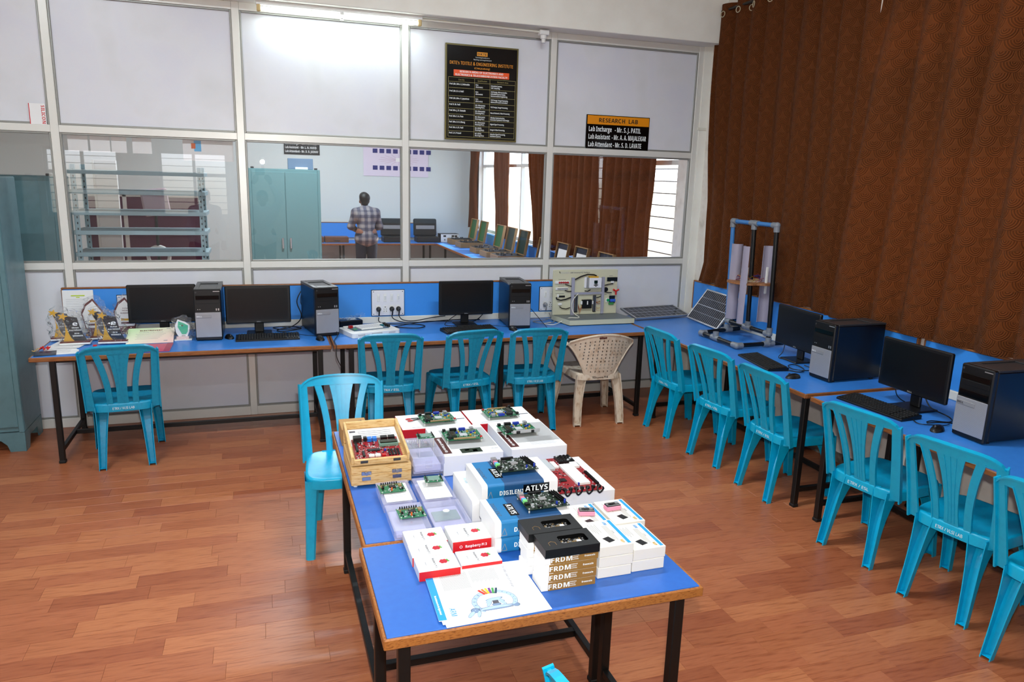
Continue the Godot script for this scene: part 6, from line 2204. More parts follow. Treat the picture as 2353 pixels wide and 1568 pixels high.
func atlys_box(label: String, x0: float, x1: float, y0: float, y1: float, z0: float, z1: float, printed: bool) -> void:
	var t := thing("kit_carton", label, "carton", V((x0 + x1) / 2, y0 + 0.0004, (z0 + z1) / 2), 0.0, "blue and white kit cartons")
	var w := (x1 - x0) / 2
	var h := y1 - y0 - 0.0008
	var d := (z1 - z0) / 2
	# rounded long edges at the front, as on a book spine
	var prof := PackedVector2Array()
	var r := 0.012
	prof.append(Vector2(-d, 0))
	for i in 5:
		var a := -PI / 2 + i * PI / 8
		prof.append(Vector2(d - r + cos(a) * r, r + sin(a) * r))
	for i in 5:
		var a := i * PI / 8
		prof.append(Vector2(d - r + cos(a) * r, h - r + sin(a) * r))
	prof.append(Vector2(-d, h))
	part(B.new().to(0, 0, 0, -PI / 2).prism(prof, -w, w), "box_body", M.card, t)
	if not printed:
		var tb := B.new().to(-w + 0.03, h + 0.0003, -0.05, PI / 2 + PI, -PI / 2)
		text(tb, "ALTIX", 0.018, Vector3.ZERO, 0, 0.05)
		part(tb, "lid_lettering", M.brand_pale, t)
		return
	var wrap := PackedVector2Array()
	for p in prof:
		wrap.append(Vector2(p.x + (0.0004 if p.x > 0 else 0.0), p.y + (0.0004 if p.y > h * 0.5 else 0.0)))
	part(B.new().to(0, 0, 0, -PI / 2).prism(wrap, -w + 0.055, w - 0.022), "blue_wrap", M.box_blue, t)
	var cy := PackedVector2Array()
	for p in prof:
		cy.append(Vector2(p.x + (0.0006 if p.x > 0 else 0.0), p.y + (0.0006 if p.y > h * 0.5 else 0.0)))
	part(B.new().to(0, 0, 0, -PI / 2).prism(cy, w - 0.085, w - 0.022), "cyan_wrap", M.box_cyan, t)
	var b := B.new()
	text(b, "DIGILENT", 0.017, V(-w + 0.115, h * 0.48, d + 0.0008), 0, 0.095)
	text(b, "ATLYS", 0.021, V(w - 0.085, h * 0.60, d + 0.0028), 0, 0.088)
	text(b, "Comprehensive Spartan-6 Design Platform", 0.005, V(w - 0.085, h * 0.22, d + 0.0008), 0, 0.105)
	part(b, "front_lettering", M.white_paint, t)
	part(B.new().bb(w - 0.136, w - 0.034, h * 0.36, h * 0.84, d, d + 0.0022, 0.001), "name_badge", M.black_gloss, t)
	b = B.new().to(-w + 0.082, h + 0.0022, 0.01, -PI / 2, -PI / 2)
	text(b, "ATLYS", 0.02, V(0, 0, 0.0003), 0, 0.075)
	part(b, "lid_lettering", M.white_paint, t)
	part(B.new().bb(-w + 0.066, -w + 0.098, h, h + 0.002, -0.036, 0.056, 0.001), "lid_badge", M.black_gloss, t)
	b = B.new().to(-w + 0.03, h + 0.0006, 0.0, -PI / 2, -PI / 2)
	text(b, "DIGILENT", 0.014, Vector3.ZERO, 0, 0.10, false)
	part(b, "lid_lettering", M.ink, t)
	var tr := B.new()
	for k in 3:
		var p := [V(-w + 0.022, h * 0.2, d + 0.0006), V(-w + 0.042, h * 0.2, d + 0.0006), V(-w + 0.034, h * 0.62, d + 0.0006)]
		tr.tube([p[k], p[(k + 1) % 3]], 0.0011, 5)
	part(tr, "triangle_mark", M.grey, t)


func red_board() -> void:
	var t := board("large red circuit board with keypad and white breadboard", V(-2.86, 0.8055, 3.645), 0.0, 0.20, 0.345, M.pcb_red, 0.014, 41, 200)
	comp(t, "touch_screen", -0.055, -0.095, 0.065, 0.010, 0.11, M.grey_chip)
	var kp := comp(t, "keypad", 0.055, -0.135, 0.07, 0.012, 0.065, M.chip)
	var y: float = t.get_meta("top")
	for i in 4:
		for j in 4:
			part(B.new().to(0.03 + i * 0.0165, y + 0.012, -0.159 + j * 0.016).lathe([Vector2(0.0055, 0), Vector2(0.005, 0.004), Vector2(0, 0.0045)], 8), "key", M.grey_chip if (i + j) % 5 == 0 else M.black_gloss, kp)
	comp(t, "breadboard", 0.035, 0.02, 0.055, 0.010, 0.20, M.white)
	comp(t, "breadboard", 0.075, -0.07, 0.028, 0.010, 0.05, M.white)
	comp(t, "digit_display", -0.008, -0.09, 0.02, 0.009, 0.06, M.white)
	comp(t, "main_chip", -0.03, 0.06, 0.026, 0.004, 0.026, M.chip)
	comp(t, "chip", -0.06, 0.0, 0.03, 0.004, 0.016, M.chip)
	comp(t, "chip", -0.07, 0.04, 0.016, 0.004, 0.03, M.chip)
	comp(t, "chip", -0.075, 0.135, 0.02, 0.004, 0.02, M.chip)
	for r in 2:
		pins(t, 0.086 + r * 0.006, 0.01, 0.086 + r * 0.006, 0.13, 16, 0.010, M.chip, 0.004)
	comp(t, "header", 0.088, -0.07, 0.009, 0.009, 0.03, M.chip)
	comp(t, "blue_part", 0.012, 0.12, 0.007, 0.012, 0.007, M.blue_part)
	for i in 8:
		comp(t, "push_button", -0.085 + i * 0.024, 0.155, 0.013, 0.010, 0.013, M.chip)
	# black grabber loops hanging over the front edge
	for i in 4:
		var x := -0.055 + i * 0.045
		var path := []
		for k in 13:
			var a := TAU * (k / 12.0) * 0.86 + 0.6
			path.append(V(x + sin(a) * 0.012, 0.0165 + 0.0 + (cos(a)) * 0.013, 0.176 + 0.004 * sin(a * 2.0)))
		part(B.new().tube(path, 0.0036, 6), "grabber_loop", M.black, t)
	done(t)


func pi_box(label: String, x0: float, x1: float, z0: float, z1: float, y1: float, k: int) -> void:
	var t := carton("raspberry_box", label, "box", x0, x1, 0.75, y1, z0, z1, M.card, "raspberry boxes on the front table")
	var s: Vector3 = t.get_meta("size")
	part(B.new().bb(-s.x / 2, s.x / 2, 0.001, s.y - (0.001 if k == 1 else 0.002), s.z / 2, s.z / 2 + 0.0005), "red_front", M.red_card, t)
	if k == 1:
		front_text(t, "Raspberry Pi 3", 0.010, 0.15, 0.5, M.white_paint, 0.075, true, 0.0008)
		part(B.new().to(-s.x * 0.30, s.y * 0.5, s.z / 2 + 0.0006, 0, PI / 2).lathe([Vector2(0.0035, 0), Vector2(0.005, 0), Vector2(0.005, 0.0004), Vector2(0.0035, 0.0004)], 14), "front_mark", M.white_paint, t)
	# berry mark on the lid
	var c := V(s.x * 0.16, s.y, -s.z * 0.02)
	var b := B.new()
	for q in [[0, 0], [0.0055, 0.001], [-0.0055, 0.001], [0.003, -0.004], [-0.003, -0.004], [0.003, 0.005], [-0.003, 0.005]]:
		b.to(c.x + q[0] * 1.5, c.y, c.z + q[1] * 1.5).lathe([Vector2(0.0062, 0.0), Vector2(0.0055, 0.0006), Vector2(0.0, 0.0007)], 10)
	part(b, "berry_mark", M.berry, t)
	b = B.new()
	for q in [[0.0125, -0.006], [0.0155, 0.002]]:
		b.to(c.x + q[0], c.y, c.z + q[1]).lathe([Vector2(0.0042, 0.0), Vector2(0.0036, 0.0007), Vector2(0.0, 0.0008)], 10)
	part(b, "leaf_mark", M.leaf, t)
	lid_text(t, "Raspberry Pi 3", 0.0075, -0.12, 0.05, -PI / 2, M.ink, 0.06, false)
	lid_text(t, "Model B", 0.004, -0.55, 0.05, -PI / 2, M.pale_ink, 0.02, false)


func black_tray(label: String, x0: float, x1: float, z0: float, z1: float, y0: float) -> void:
	var t := thing("display_tray", label, "tray", V((x0 + x1) / 2, y0 + 0.0004, (z0 + z1) / 2), 0.0, "black window trays on the kit stacks")
	var w := (x1 - x0) / 2
	var d := (z1 - z0) / 2
	var h := 0.028
	part(B.new().bb(-w, w, 0, 0.004, -d, d), "tray_floor", M.black, t)
	for s in [-1, 1]:
		part(B.new().bb(s * w, s * (w - 0.002), 0.004, h - 0.002, -d, d), "tray_wall", M.black, t)
		part(B.new().bb(-w + 0.002, w - 0.002, 0.004, h - 0.002, s * d, s * (d - 0.002)), "tray_wall", M.black, t)
	# lid with a rounded window
	var outer := PackedVector2Array([Vector2(-w, -d), Vector2(w, -d), Vector2(w, d), Vector2(-w, d)])
	var hole := PackedVector2Array()
	var hx := 0.047
	var hz := 0.024
	var ox := 0.02
	for q in [[1, 1, 0.0], [-1, 1, 90.0], [-1, -1, 180.0], [1, -1, 270.0]]:
		for i in 5:
			var a := deg_to_rad(q[2] + i * 22.5)
			hole.append(Vector2(ox + q[0] * (hx - 0.012) + cos(a) * 0.012, q[1] * (hz - 0.010) + sin(a) * 0.010))
	var b := B.new()
	var y := h - 0.002
	# strips round the window
	var n := hole.size()
	for yy in [[y, Vector3.DOWN], [h, Vector3.UP]]:
		var strips := [[Vector2(-w, -d), Vector2(ox - hx, d)], [Vector2(ox + hx, -d), Vector2(w, d)], [Vector2(ox - hx, -d), Vector2(ox + hx, -hz)], [Vector2(ox - hx, hz), Vector2(ox + hx, d)]]
		for s in strips:
			b.qo(V(s[0].x, yy[0], s[0].y), V(s[1].x, yy[0], s[0].y), V(s[1].x, yy[0], s[1].y), V(s[0].x, yy[0], s[1].y), yy[1])
		for q in 4:
			var corner := Vector2(ox + [1, -1, -1, 1][q] * hx, [1, 1, -1, -1][q] * hz)
			for i in 4:
				var p: Vector2 = hole[q * 5 + i]
				var p2: Vector2 = hole[q * 5 + i + 1]
				b.to3(V(corner.x, yy[0], corner.y), V(p.x, yy[0], p.y), V(p2.x, yy[0], p2.y), yy[1])
	for i in n:
		var p := hole[i]
		var p2 := hole[(i + 1) % n]
		b.qo(V(p.x, y, p.y), V(p2.x, y, p2.y), V(p2.x, h, p2.y), V(p.x, h, p.y), V(ox - p.x, 0, -p.y))
	for e in [[V(-w, 0, -d), V(w, 0, -d), V(0, 0, -1)], [V(w, 0, -d), V(w, 0, d), V(1, 0, 0)], [V(w, 0, d), V(-w, 0, d), V(0, 0, 1)], [V(-w, 0, d), V(-w, 0, -d), V(-1, 0, 0)]]:
		b.qo(e[0] + V(0, y, 0), e[1] + V(0, y, 0), e[1] + V(0, h, 0), e[0] + V(0, h, 0), e[2])
	part(b, "window_lid", M.black_matt, t)
	part(B.new().bb(ox - 0.04, ox + 0.042, 0.013, 0.015, -0.02, 0.022), "inner_board", M.chip, t)
	var kinds := [M.silver, M.chip, M.tan]
	for k in 3:
		b = B.new()
		for i in 26:
			rng.seed = 7000 + k * 100 + i
			b.box(V(ox + rng.randf_range(-0.038, 0.04), 0.0175, rng.randf_range(-0.016, 0.02)), V(rng.randf_range(0.002, 0.007), 0.005, rng.randf_range(0.002, 0.006)))
		part(b, "small_components", kinds[k], t).set_meta("kind", "stuff")
	part(B.new().bb(ox + 0.012, ox + 0.026, 0.015, 0.021, 0.000, 0.014), "chip_label", M.paper, t)
	var nt := B.new()
	nt.tube([V(-0.066, h, 0.028), V(-0.066, h, 0.012), V(-0.055, h, 0.004), V(-0.044, h, 0.012), V(-0.044, h, 0.028)], 0.0006, 5)
	part(nt, "thumb_notch", M.kraft_gold, t)


func mbed_stack(where: String, x0: float, x1: float, z0: float, z1: float, n: int, h: float, chip_print: bool) -> void:
	for i in n:
		rng.seed = 800 + i * 7 + int(x0 * 1000)
		var dx := rng.randf_range(-0.003, 0.003)
		var pos: String = "lid with blue stripe" if i == n - 1 else ("lowest" if i == 0 else "middle")
		var label := "white box with blue stripe on top of the %s small stack" % where if i == n - 1 else "%s plain white box of the %s small stack" % [pos, where]
		var t := carton("module_box", label, "box", x0 + dx, x1 + dx, 0.75 + i * h, 0.75 + (i + 1) * h, z0, z1, M.card_cream, "white module boxes in four stacks")
		if i < n - 1:
			continue
		lines(t, M.brand_blue, [[0.70, 0.90, -0.93, 0.93]])
		var ll := []
		for k in 5:
			ll.append([-0.62 + k * 0.10, -0.60 + k * 0.10, -0.75 + 0.1 * (k % 2), -0.15 + 0.1 * (k % 3)])
			ll.append([0.12 + k * 0.06, 0.135 + k * 0.06, -0.55, 0.65 - 0.06 * (k % 3)])
		lines(t, M.grey, ll)
		lid_text(t, "ARM", 0.012, 0.42, -0.72, -PI / 2, M.brand_blue, 0.022, false)
		lid_text(t, "Cortex", 0.007, 0.46, 0.0, -PI / 2, M.pale_ink, 0.022, false)
		lid_text(t, "NXP", 0.010, 0.50, 0.75, -PI / 2, M.yellow, 0.02)
		var s: Vector3 = t.get_meta("size")
		part(B.new().to(-s.x * 0.08, s.y, s.z * 0.26, 0.35).bb(-0.013, 0.013, 0, 0.0006, -0.016, 0.016), "chip_picture", M.chip, t)


func flyers() -> void:
	var t := thing("flyer", "stacked brochures with blue edge and robot hand picture", "brochure", V(-3.388, 0.7506, 4.275), 0.0)
	t.rotation.y = 0.0
	# slightly skewed sheets, topmost last
	for i in 3:
		var dz: float = [0.018, 0.010, 0.0][i]
		var b := B.new()
		b.to(0.008 - 0.004 * i, 0.0028 * i, dz, 0.02 - 0.03 * i)
		b.bb(-0.160, 0.160, 0.0, 0.0026, -0.138, 0.138, 0.0006)
		part(b, "brochure_sheet", M.paper, t)
	var y := 0.0084
	var turn := -0.04
	var xf := func(b: B) -> B: return b.to(0.0, y, 0.0, turn)
	part(xf.call(B.new()).bb(-0.160, -0.137, 0, 0.0004, -0.138, 0.138), "blue_edge", M.brand_blue, t)
	var ln := B.new()
	xf.call(ln)
	for i in 26:
		ln.bb(-0.115 + i * 0.0033, -0.1140 + i * 0.0033, 0, 0.0003, -0.11 + 0.004 * (i % 3), -0.01)
		ln.bb(-0.020 + i * 0.0033, -0.0190 + i * 0.0033, 0, 0.0003, -0.11, -0.035 - 0.004 * (i % 4))
	part(ln, "print_lines", M.grey, t)
	var b := B.new().to(0, 0, 0)
	b.xf = Transform3D(Basis(Vector3.UP, turn), V(0, y, 0)) * Transform3D(Basis.from_euler(Vector3(-PI / 2, -PI / 2, 0)), V(0.095, 0.0003, -0.05))
	text(b, "The ARM University Program", 0.009, Vector3.ZERO, 0, 0.13, false)
	part(b, "title_print", M.pale_ink, t)
	b = B.new()
	b.xf = Transform3D(Basis(Vector3.UP, turn), V(0, y, 0)) * Transform3D(Basis.from_euler(Vector3(-PI / 2, -PI / 2, 0)), V(-0.112, 0.0003, 0.105))
	text(b, "ARM", 0.018, Vector3.ZERO, 0, 0.04, false)
	part(b, "brand_print", M.brand_blue, t)
	b = B.new()
	b.xf = Transform3D(Basis(Vector3.UP, turn), V(0, y, 0)) * Transform3D(Basis.from_euler(Vector3(-PI / 2, -PI / 2, 0)), V(-0.1485, 0.0006, 0.06))
	text(b, "The Architecture for the Digital World", 0.006, Vector3.ZERO, 0, 0.10)
	part(b, "edge_print", M.white_paint, t)
	# printed mechanical hand bent over a chip, with coloured cards
	var tints := [col(Color(0.66, 0.75, 0.86), 0.7), col(Color(0.47, 0.56, 0.68), 0.7), col(Color(0.82, 0.87, 0.93), 0.7)]
	# flat printed ovals: [x, z, half length, half width, turn, tint]
	var ovals := []
	for i in 7:
		var a := lerpf(PI * 0.80, PI * 1.42, i / 6.0)
		ovals.append([0.022 + cos(a) * 0.064, 0.078 + sin(a) * 0.056, 0.017, 0.0085, -(a + PI / 2), 0])
		ovals.append([0.022 + cos(a + 0.14) * 0.064, 0.078 + sin(a + 0.14) * 0.056, 0.006, 0.006, 0.0, 1])
		var c := lerpf(PI * 1.64, PI * 2.16, i / 6.0)
		ovals.append([0.022 + cos(c) * 0.060, 0.076 + sin(c) * 0.052, 0.015, 0.0075, -(c + PI / 2), 0])
		ovals.append([0.022 + cos(c + 0.14) * 0.060, 0.076 + sin(c + 0.14) * 0.052, 0.0055, 0.005, 0.0, 1])
	for q in [[-0.048, 0.112, 0.014, 0.013, 0.0, 1], [-0.048, 0.112, 0.009, 0.009, 0.0, 0], [0.078, 0.108, 0.011, 0.010, 0.0, 1], [0.018, 0.108, 0.055, 0.009, 0.05, 0], [0.02, 0.116, 0.05, 0.004, 0.05, 1], [-0.062, 0.128, 0.02, 0.007, 0.9, 0], [-0.04, 0.13, 0.018, 0.006, 1.3, 0], [0.02, 0.066, 0.028, 0.008, 0.15, 0], [0.004, 0.074, 0.016, 0.006, 0.7, 0], [0.036, 0.074, 0.016, 0.006, -0.6, 0], [0.0, 0.088, 0.016, 0.006, 1.0, 0], [0.042, 0.088, 0.015, 0.006, -1.0, 0], [0.021, 0.094, 0.014, 0.008, 0.0, 1]]:
		ovals.append(q)
	for k in 2:
		b = B.new()
		for i in ovals.size():
			var q: Array = ovals[i]
			if q[5] == k:
				b.xf = Transform3D(Basis(Vector3.UP, turn), V(0, y, 0)) * Transform3D(Basis(Vector3.UP, q[4]), V(q[0], 0.0001 + 0.000008 * i, q[1]))
				b.ball(Vector3.ZERO, V(q[2], 0.0003, q[3]), 14, 4)
		part(b, "hand_print", tints[k], t)
	part(xf.call(B.new()).bb(0.012, 0.030, 0.0004, 0.0008, 0.074, 0.090), "chip_print", M.ink, t)
	var hues := [Color(0.85, 0.15, 0.08), Color(0.90, 0.45, 0.08), Color(0.92, 0.75, 0.12), Color(0.45, 0.2, 0.55), Color(0.25, 0.6, 0.3), Color(0.15, 0.25, 0.35)]
	for i in 6:
		b = B.new()
		b.xf = Transform3D(Basis(Vector3.UP, turn), V(0, y, 0)) * Transform3D(Basis(Vector3.UP, 0.5 - 0.16 * i), V(-0.008 + i * 0.009, 0.0004 + 0.0001 * i, 0.018 + 0.002 * absf(i - 2.5)))
		b.bb(-0.0035, 0.0035, 0, 0.0004, -0.015, 0.015)
		part(b, "card_print", col(hues[i], 0.6), t)


# ---------------------------------------------------------------- people
# bones are [from, to, radius from, radius to]; the field is meshed as surface nets into b
func flesh(b: B, bones: Array, cell: float, blend: float) -> void:
	var lo := Vector3(1e9, 1e9, 1e9)
	var hi := -lo
	for q in bones:
		var r := maxf(q[2], q[3]) + cell * 3.0
		lo = lo.min((q[0] as Vector3).min(q[1]) - Vector3(r, r, r))
		hi = hi.max((q[0] as Vector3).max(q[1]) + Vector3(r, r, r))
	var nx := int((hi.x - lo.x) / cell) + 2
	var ny := int((hi.y - lo.y) / cell) + 2
	var nz := int((hi.z - lo.z) / cell) + 2
	var f := PackedFloat32Array()
	f.resize(nx * ny * nz)
	f.fill(1.0)
	for q in bones:
		var a: Vector3 = q[0]
		var d: Vector3 = q[1] - a
		var ra: float = q[2]
		var rb: float = q[3]
		var dd := maxf(d.length_squared(), 1e-9)
		var pad := maxf(ra, rb) + blend + cell * 2.0
		var p0 := (a.min(q[1]) - Vector3(pad, pad, pad) - lo) / cell
		var p1 := (a.max(q[1]) + Vector3(pad, pad, pad) - lo) / cell
		for k in range(maxi(0, int(p0.z)), mini(nz, int(p1.z) + 1)):
			for j in range(maxi(0, int(p0.y)), mini(ny, int(p1.y) + 1)):
				var row := (k * ny + j) * nx
				for i in range(maxi(0, int(p0.x)), mini(nx, int(p1.x) + 1)):
					var p := lo + Vector3(i, j, k) * cell - a
					var t := clampf(p.dot(d) / dd, 0.0, 1.0)
					var v := (p - d * t).length() - lerpf(ra, rb, t)
					var o := f[row + i]
					var h := maxf(blend - absf(o - v), 0.0) / blend
					f[row + i] = minf(o, v) - h * h * blend * 0.25
	var at := {}
	var base := b.v.size()
	var corner := [0, 1, nx, nx + 1, nx * ny, nx * ny + 1, nx * ny + nx, nx * ny + nx + 1]
	var offs := [Vector3(0, 0, 0), Vector3(1, 0, 0), Vector3(0, 1, 0), Vector3(1, 1, 0), Vector3(0, 0, 1), Vector3(1, 0, 1), Vector3(0, 1, 1), Vector3(1, 1, 1)]
	var edges := [[0, 1], [2, 3], [4, 5], [6, 7], [0, 2], [1, 3], [4, 6], [5, 7], [0, 4], [1, 5], [2, 6], [3, 7]]
	for k in nz - 1:
		for j in ny - 1:
			var row := (k * ny + j) * nx
			for i in nx - 1:
				var id := row + i
				var v0 := f[id]
				if v0 > cell * 2.5 or v0 < -cell * 2.5:
					continue
				var inside := 0
				for c in 8:
					if f[id + corner[c]] < 0.0:
						inside += 1
				if inside == 0 or inside == 8:
					continue
				var sum := Vector3.ZERO
				var n := 0
				for e in edges:
					var x: float = f[id + corner[e[0]]]
					var y: float = f[id + corner[e[1]]]
					if (x < 0.0) != (y < 0.0):
						sum += (offs[e[0]] as Vector3).lerp(offs[e[1]], x / (x - y))
						n += 1
				var g := Vector3(f[id + 1] - v0, f[id + nx] - v0, f[id + nx * ny] - v0)
				g += Vector3(f[id + corner[7]] - f[id + corner[6]], f[id + corner[7]] - f[id + corner[5]], f[id + corner[7]] - f[id + corner[3]])
				at[id] = b.put(lo + (Vector3(i, j, k) + sum / n) * cell, g.normalized())
	for id in at:
		for ax in 3:
			var step: int = [1, nx, nx * ny][ax]
			var s1: int = [nx, nx * ny, 1][ax]
			var s2: int = [nx * ny, 1, nx][ax]
			var inside := f[id] < 0.0
			if inside == (f[id + step] < 0.0):
				continue
			if at.has(id - s1) and at.has(id - s2) and at.has(id - s1 - s2):
				var q := [at[id], at[id - s1], at[id - s1 - s2], at[id - s2]]
				if inside:
					b.ix.append_array([q[0], q[2], q[1], q[0], q[3], q[2]])
				else:
					b.ix.append_array([q[0], q[1], q[2], q[0], q[2], q[3]])


func person(label: String, at: Vector3, turn: float, arms: Array, lean: float, shirt: Material, trousers: Material, cell: float) -> Node3D:
	# faces +z; arms are [elbow, wrist, hand tip] for the right side of the picture (x > 0) then the left
	var t := thing("person", label, "person", at, turn)
	var hip := V(0, 0.92, 0)
	var chest := V(0, 1.22, 0.03 * lean)
	var neck := V(0, 1.42, 0.07 * lean)
	var head := V(0, 1.535, 0.07 * lean + 0.05 * lean)
	var bones := []
	var cloth := []
	var legs := []
	var skull := [[head + V(0, 0.03, -0.02), head + V(0, 0.03, 0.025), 0.082, 0.078], [head + V(0, -0.05, 0.035), head + V(0, -0.07, 0.04), 0.055, 0.045], [head + V(0, -0.005, 0.095), head + V(0, -0.03, 0.112), 0.008, 0.013], [head + V(0.08, -0.01, -0.005), head + V(0.083, -0.035, 0.0), 0.014, 0.009], [head + V(-0.08, -0.01, -0.005), head + V(-0.083, -0.035, 0.0), 0.014, 0.009]]
	bones.append([neck - V(0, 0.04, 0.01), head + V(0, -0.04, -0.01), 0.055, 0.052])
	bones.append([chest + V(-0.07, 0.05, 0), chest + V(0.07, 0.05, 0), 0.12, 0.12])
	bones.append([hip + V(-0.06, 0.06, 0), hip + V(0.06, 0.06, 0), 0.125, 0.125])
	bones.append([hip + V(0, 0.05, 0), chest, 0.13, 0.135])
	cloth.append([chest + V(-0.075, 0.06, 0), chest + V(0.075, 0.06, 0), 0.135, 0.135])
	cloth.append([hip + V(-0.06, -0.02, 0), hip + V(0.06, -0.02, 0), 0.145, 0.145])
	cloth.append([hip, chest, 0.15, 0.15])
	cloth.append([neck - V(0.03, 0.03, 0.0), neck - V(-0.03, 0.03, 0.0), 0.066, 0.066])
	for s in [1, -1]:
		var A: Array = arms[0] if s > 0 else arms[1]
		var sh := chest + V(s * 0.175, 0.12, 0)
		bones.append([neck - V(0, 0.05, 0), sh, 0.065, 0.06])
		bones.append([sh, A[0], 0.055, 0.042])
		bones.append([A[0], A[1], 0.041, 0.028])
		cloth.append([neck - V(0, 0.05, 0), sh, 0.076, 0.072])
		cloth.append([sh, A[0], 0.068, 0.056])
		cloth.append([A[0], (A[0] as Vector3).lerp(A[1], 0.9), 0.056, 0.043])
		# palm and five fingers
		var w: Vector3 = A[1]
		var dir: Vector3 = ((A[2] as Vector3) - w).normalized()
		var side := dir.cross(V(0, 0, 1))
		side = (V(1, 0, 0) if side.length() < 0.2 else side.normalized())
		var up := side.cross(dir)
		var palm := w + dir * 0.075
		bones.append([w, palm, 0.028, 0.034])
		for k in 4:
			var off := side * (k - 1.5) * 0.021
			var ln: float = [0.062, 0.074, 0.07, 0.055][k]
			var m := palm + off + dir * ln * 0.55
			bones.append([palm + off * 0.9, m, 0.0105, 0.0095])
			bones.append([m, m + (dir * 0.75 - up * 0.65).normalized() * ln * 0.5, 0.0095, 0.008])
		var th := w + dir * 0.03 + side * (-0.035)
		bones.append([w + dir * 0.02, th + dir * 0.02, 0.014, 0.012])
		bones.append([th + dir * 0.02, th + dir * 0.055, 0.012, 0.009])
		# legs
		var hj := hip + V(s * 0.09, -0.02, 0)
		var kn := V(s * 0.10, 0.48, 0.02)
		var an := V(s * 0.105, 0.09, -0.02)
		bones.append([hj, kn, 0.085, 0.055])
		bones.append([kn, an, 0.055, 0.038])
		bones.append([an, an + V(s * 0.01, -0.045, 0.15), 0.04, 0.03])
		legs.append([hj, kn, 0.105, 0.078])
		legs.append([kn, V(an.x, 0.10, an.z), 0.078, 0.068])
	legs.append([hip + V(-0.06, 0.02, 0), hip + V(0.06, 0.02, 0), 0.135, 0.135])
	var b := B.new()
	flesh(b, bones + skull, cell, 0.03)
	part(b, "body", M.skin, t)
	b = B.new()
	flesh(b, cloth, cell, 0.04)
	part(b, "shirt", shirt, t)
	b = B.new()
	flesh(b, legs, cell, 0.03)
	part(b, "trousers", trousers, t)
	b = B.new()
	flesh(b, [[head + V(0, 0.052, -0.035), head + V(0, 0.066, 0.01), 0.092, 0.084], [head + V(0, -0.035, -0.058), head + V(0, 0.03, -0.045), 0.06, 0.08]], 0.011, 0.02)
	part(b, "hair", M.hair, t)
	for s in [-1, 1]:
		part(B.new().ball(V(s * 0.105, 0.04, 0.04), V(0.05, 0.04, 0.135), 12, 8), "shoe", M.black, t)
		part(B.new().ball(head + V(s * 0.031, 0.008, 0.094), V(0.012, 0.008, 0.006), 8, 6), "eye", M.hair, t)
	part(B.new().ball(head + V(0, -0.055, 0.086), V(0.022, 0.006, 0.006), 8, 6), "mouth", M.lip, t)
	return t


func make_people() -> void:
	M.skin = col(Color(0.50, 0.32, 0.23), 0.55)
	M.lip = col(Color(0.45, 0.22, 0.20), 0.5)
	M.hair = col(Color(0.02, 0.018, 0.018), 0.5)
	M.jeans = col(Color(0.05, 0.09, 0.17), 0.8)
	M.white_shirt = col(Color(0.82, 0.84, 0.86), 0.8)
	var s := 128
	var im := Image.create(s, s, false, Image.FORMAT_RGB8)
	for y in s:
		for x in s:
			var c := Color(0.62, 0.62, 0.64)
			var a := x % 64
			var d := y % 64
			var band := (1 if a < 30 else 0) + (1 if d < 30 else 0)
			c = [Color(0.72, 0.70, 0.66), Color(0.44, 0.44, 0.49), Color(0.24, 0.25, 0.33)][band]
			if a in [44, 45, 50] or d in [44, 45, 50]:
				c = c.lerp(Color(0.9, 0.88, 0.84), 0.6)
			if a in [14, 15] or d in [14, 15]:
				c = c.lerp(Color(0.6, 0.6, 0.66), 0.5)
			im.set_pixel(x, y, c)
	M.plaid = col(Color(0.80, 0.80, 0.84), 0.85)
	tri(M.plaid, ImageTexture.create_from_image(im), V(4.6, 4.6, 4.6))
	person("person in plaid shirt and jeans bending over the far desk, seen from behind", V(-2.28, 0, -6.72), PI + 0.08, [[V(0.25, 1.10, 0.08), V(0.08, 1.0, 0.27), V(0.03, 0.98, 0.42)], [V(-0.25, 1.10, 0.08), V(-0.08, 1.0, 0.27), V(-0.03, 0.98, 0.42)]], 1.2, M.plaid, M.jeans, 0.0125)
	# mirrored in the glass: the photographer with the camera held overhead, and a man beside him
	person("person in white shirt holding a camera overhead, mirrored in the glass", V(-3.96, 0, 6.72), PI, [[V(0.27, 1.55, 0.14), V(0.13, 1.80, 0.28), V(0.07, 1.92, 0.34)], [V(-0.27, 1.55, 0.14), V(-0.13, 1.80, 0.28), V(-0.07, 1.92, 0.34)]], 0.4, M.white_shirt, M.jeans, 0.017)
	person("person in pale shirt standing with arms down, mirrored in the glass", V(-4.85, 0, 6.75), PI - 0.3, [[V(0.25, 1.06, 0.0), V(0.25, 0.84, 0.08), V(0.24, 0.68, 0.12)], [V(-0.25, 1.06, 0.0), V(-0.25, 0.84, 0.08), V(-0.24, 0.68, 0.12)]], 0.3, M.white_shirt, M.jeans, 0.017)
	var c := thing("photo_camera", "black camera with flash held overhead, mirrored in the glass", "camera", V(-3.98, 1.94, 6.26), 0.0)
	part(B.new().bb(-0.072, 0.072, -0.02, 0.075, 0.03, 0.095, 0.012), "camera_body", M.black, c)
	var fh := part(B.new().bb(0.008, 0.082, 0.148, 0.222, -0.04, 0.07, 0.006).bb(0.02, 0.07, 0.075, 0.148, 0.03, 0.07, 0.004), "flash_head", M.black, c)
	var lamp := col(Color(1, 1, 1), 0.4)
	lamp.emission_enabled = true
	lamp.emission = Color(1.0, 0.985, 0.96)
	lamp.emission_energy_multiplier = 10.0
	part(B.new().bb(0.014, 0.076, 0.166, 0.206, -0.0425, -0.0405), "flash_lamp", lamp, fh)


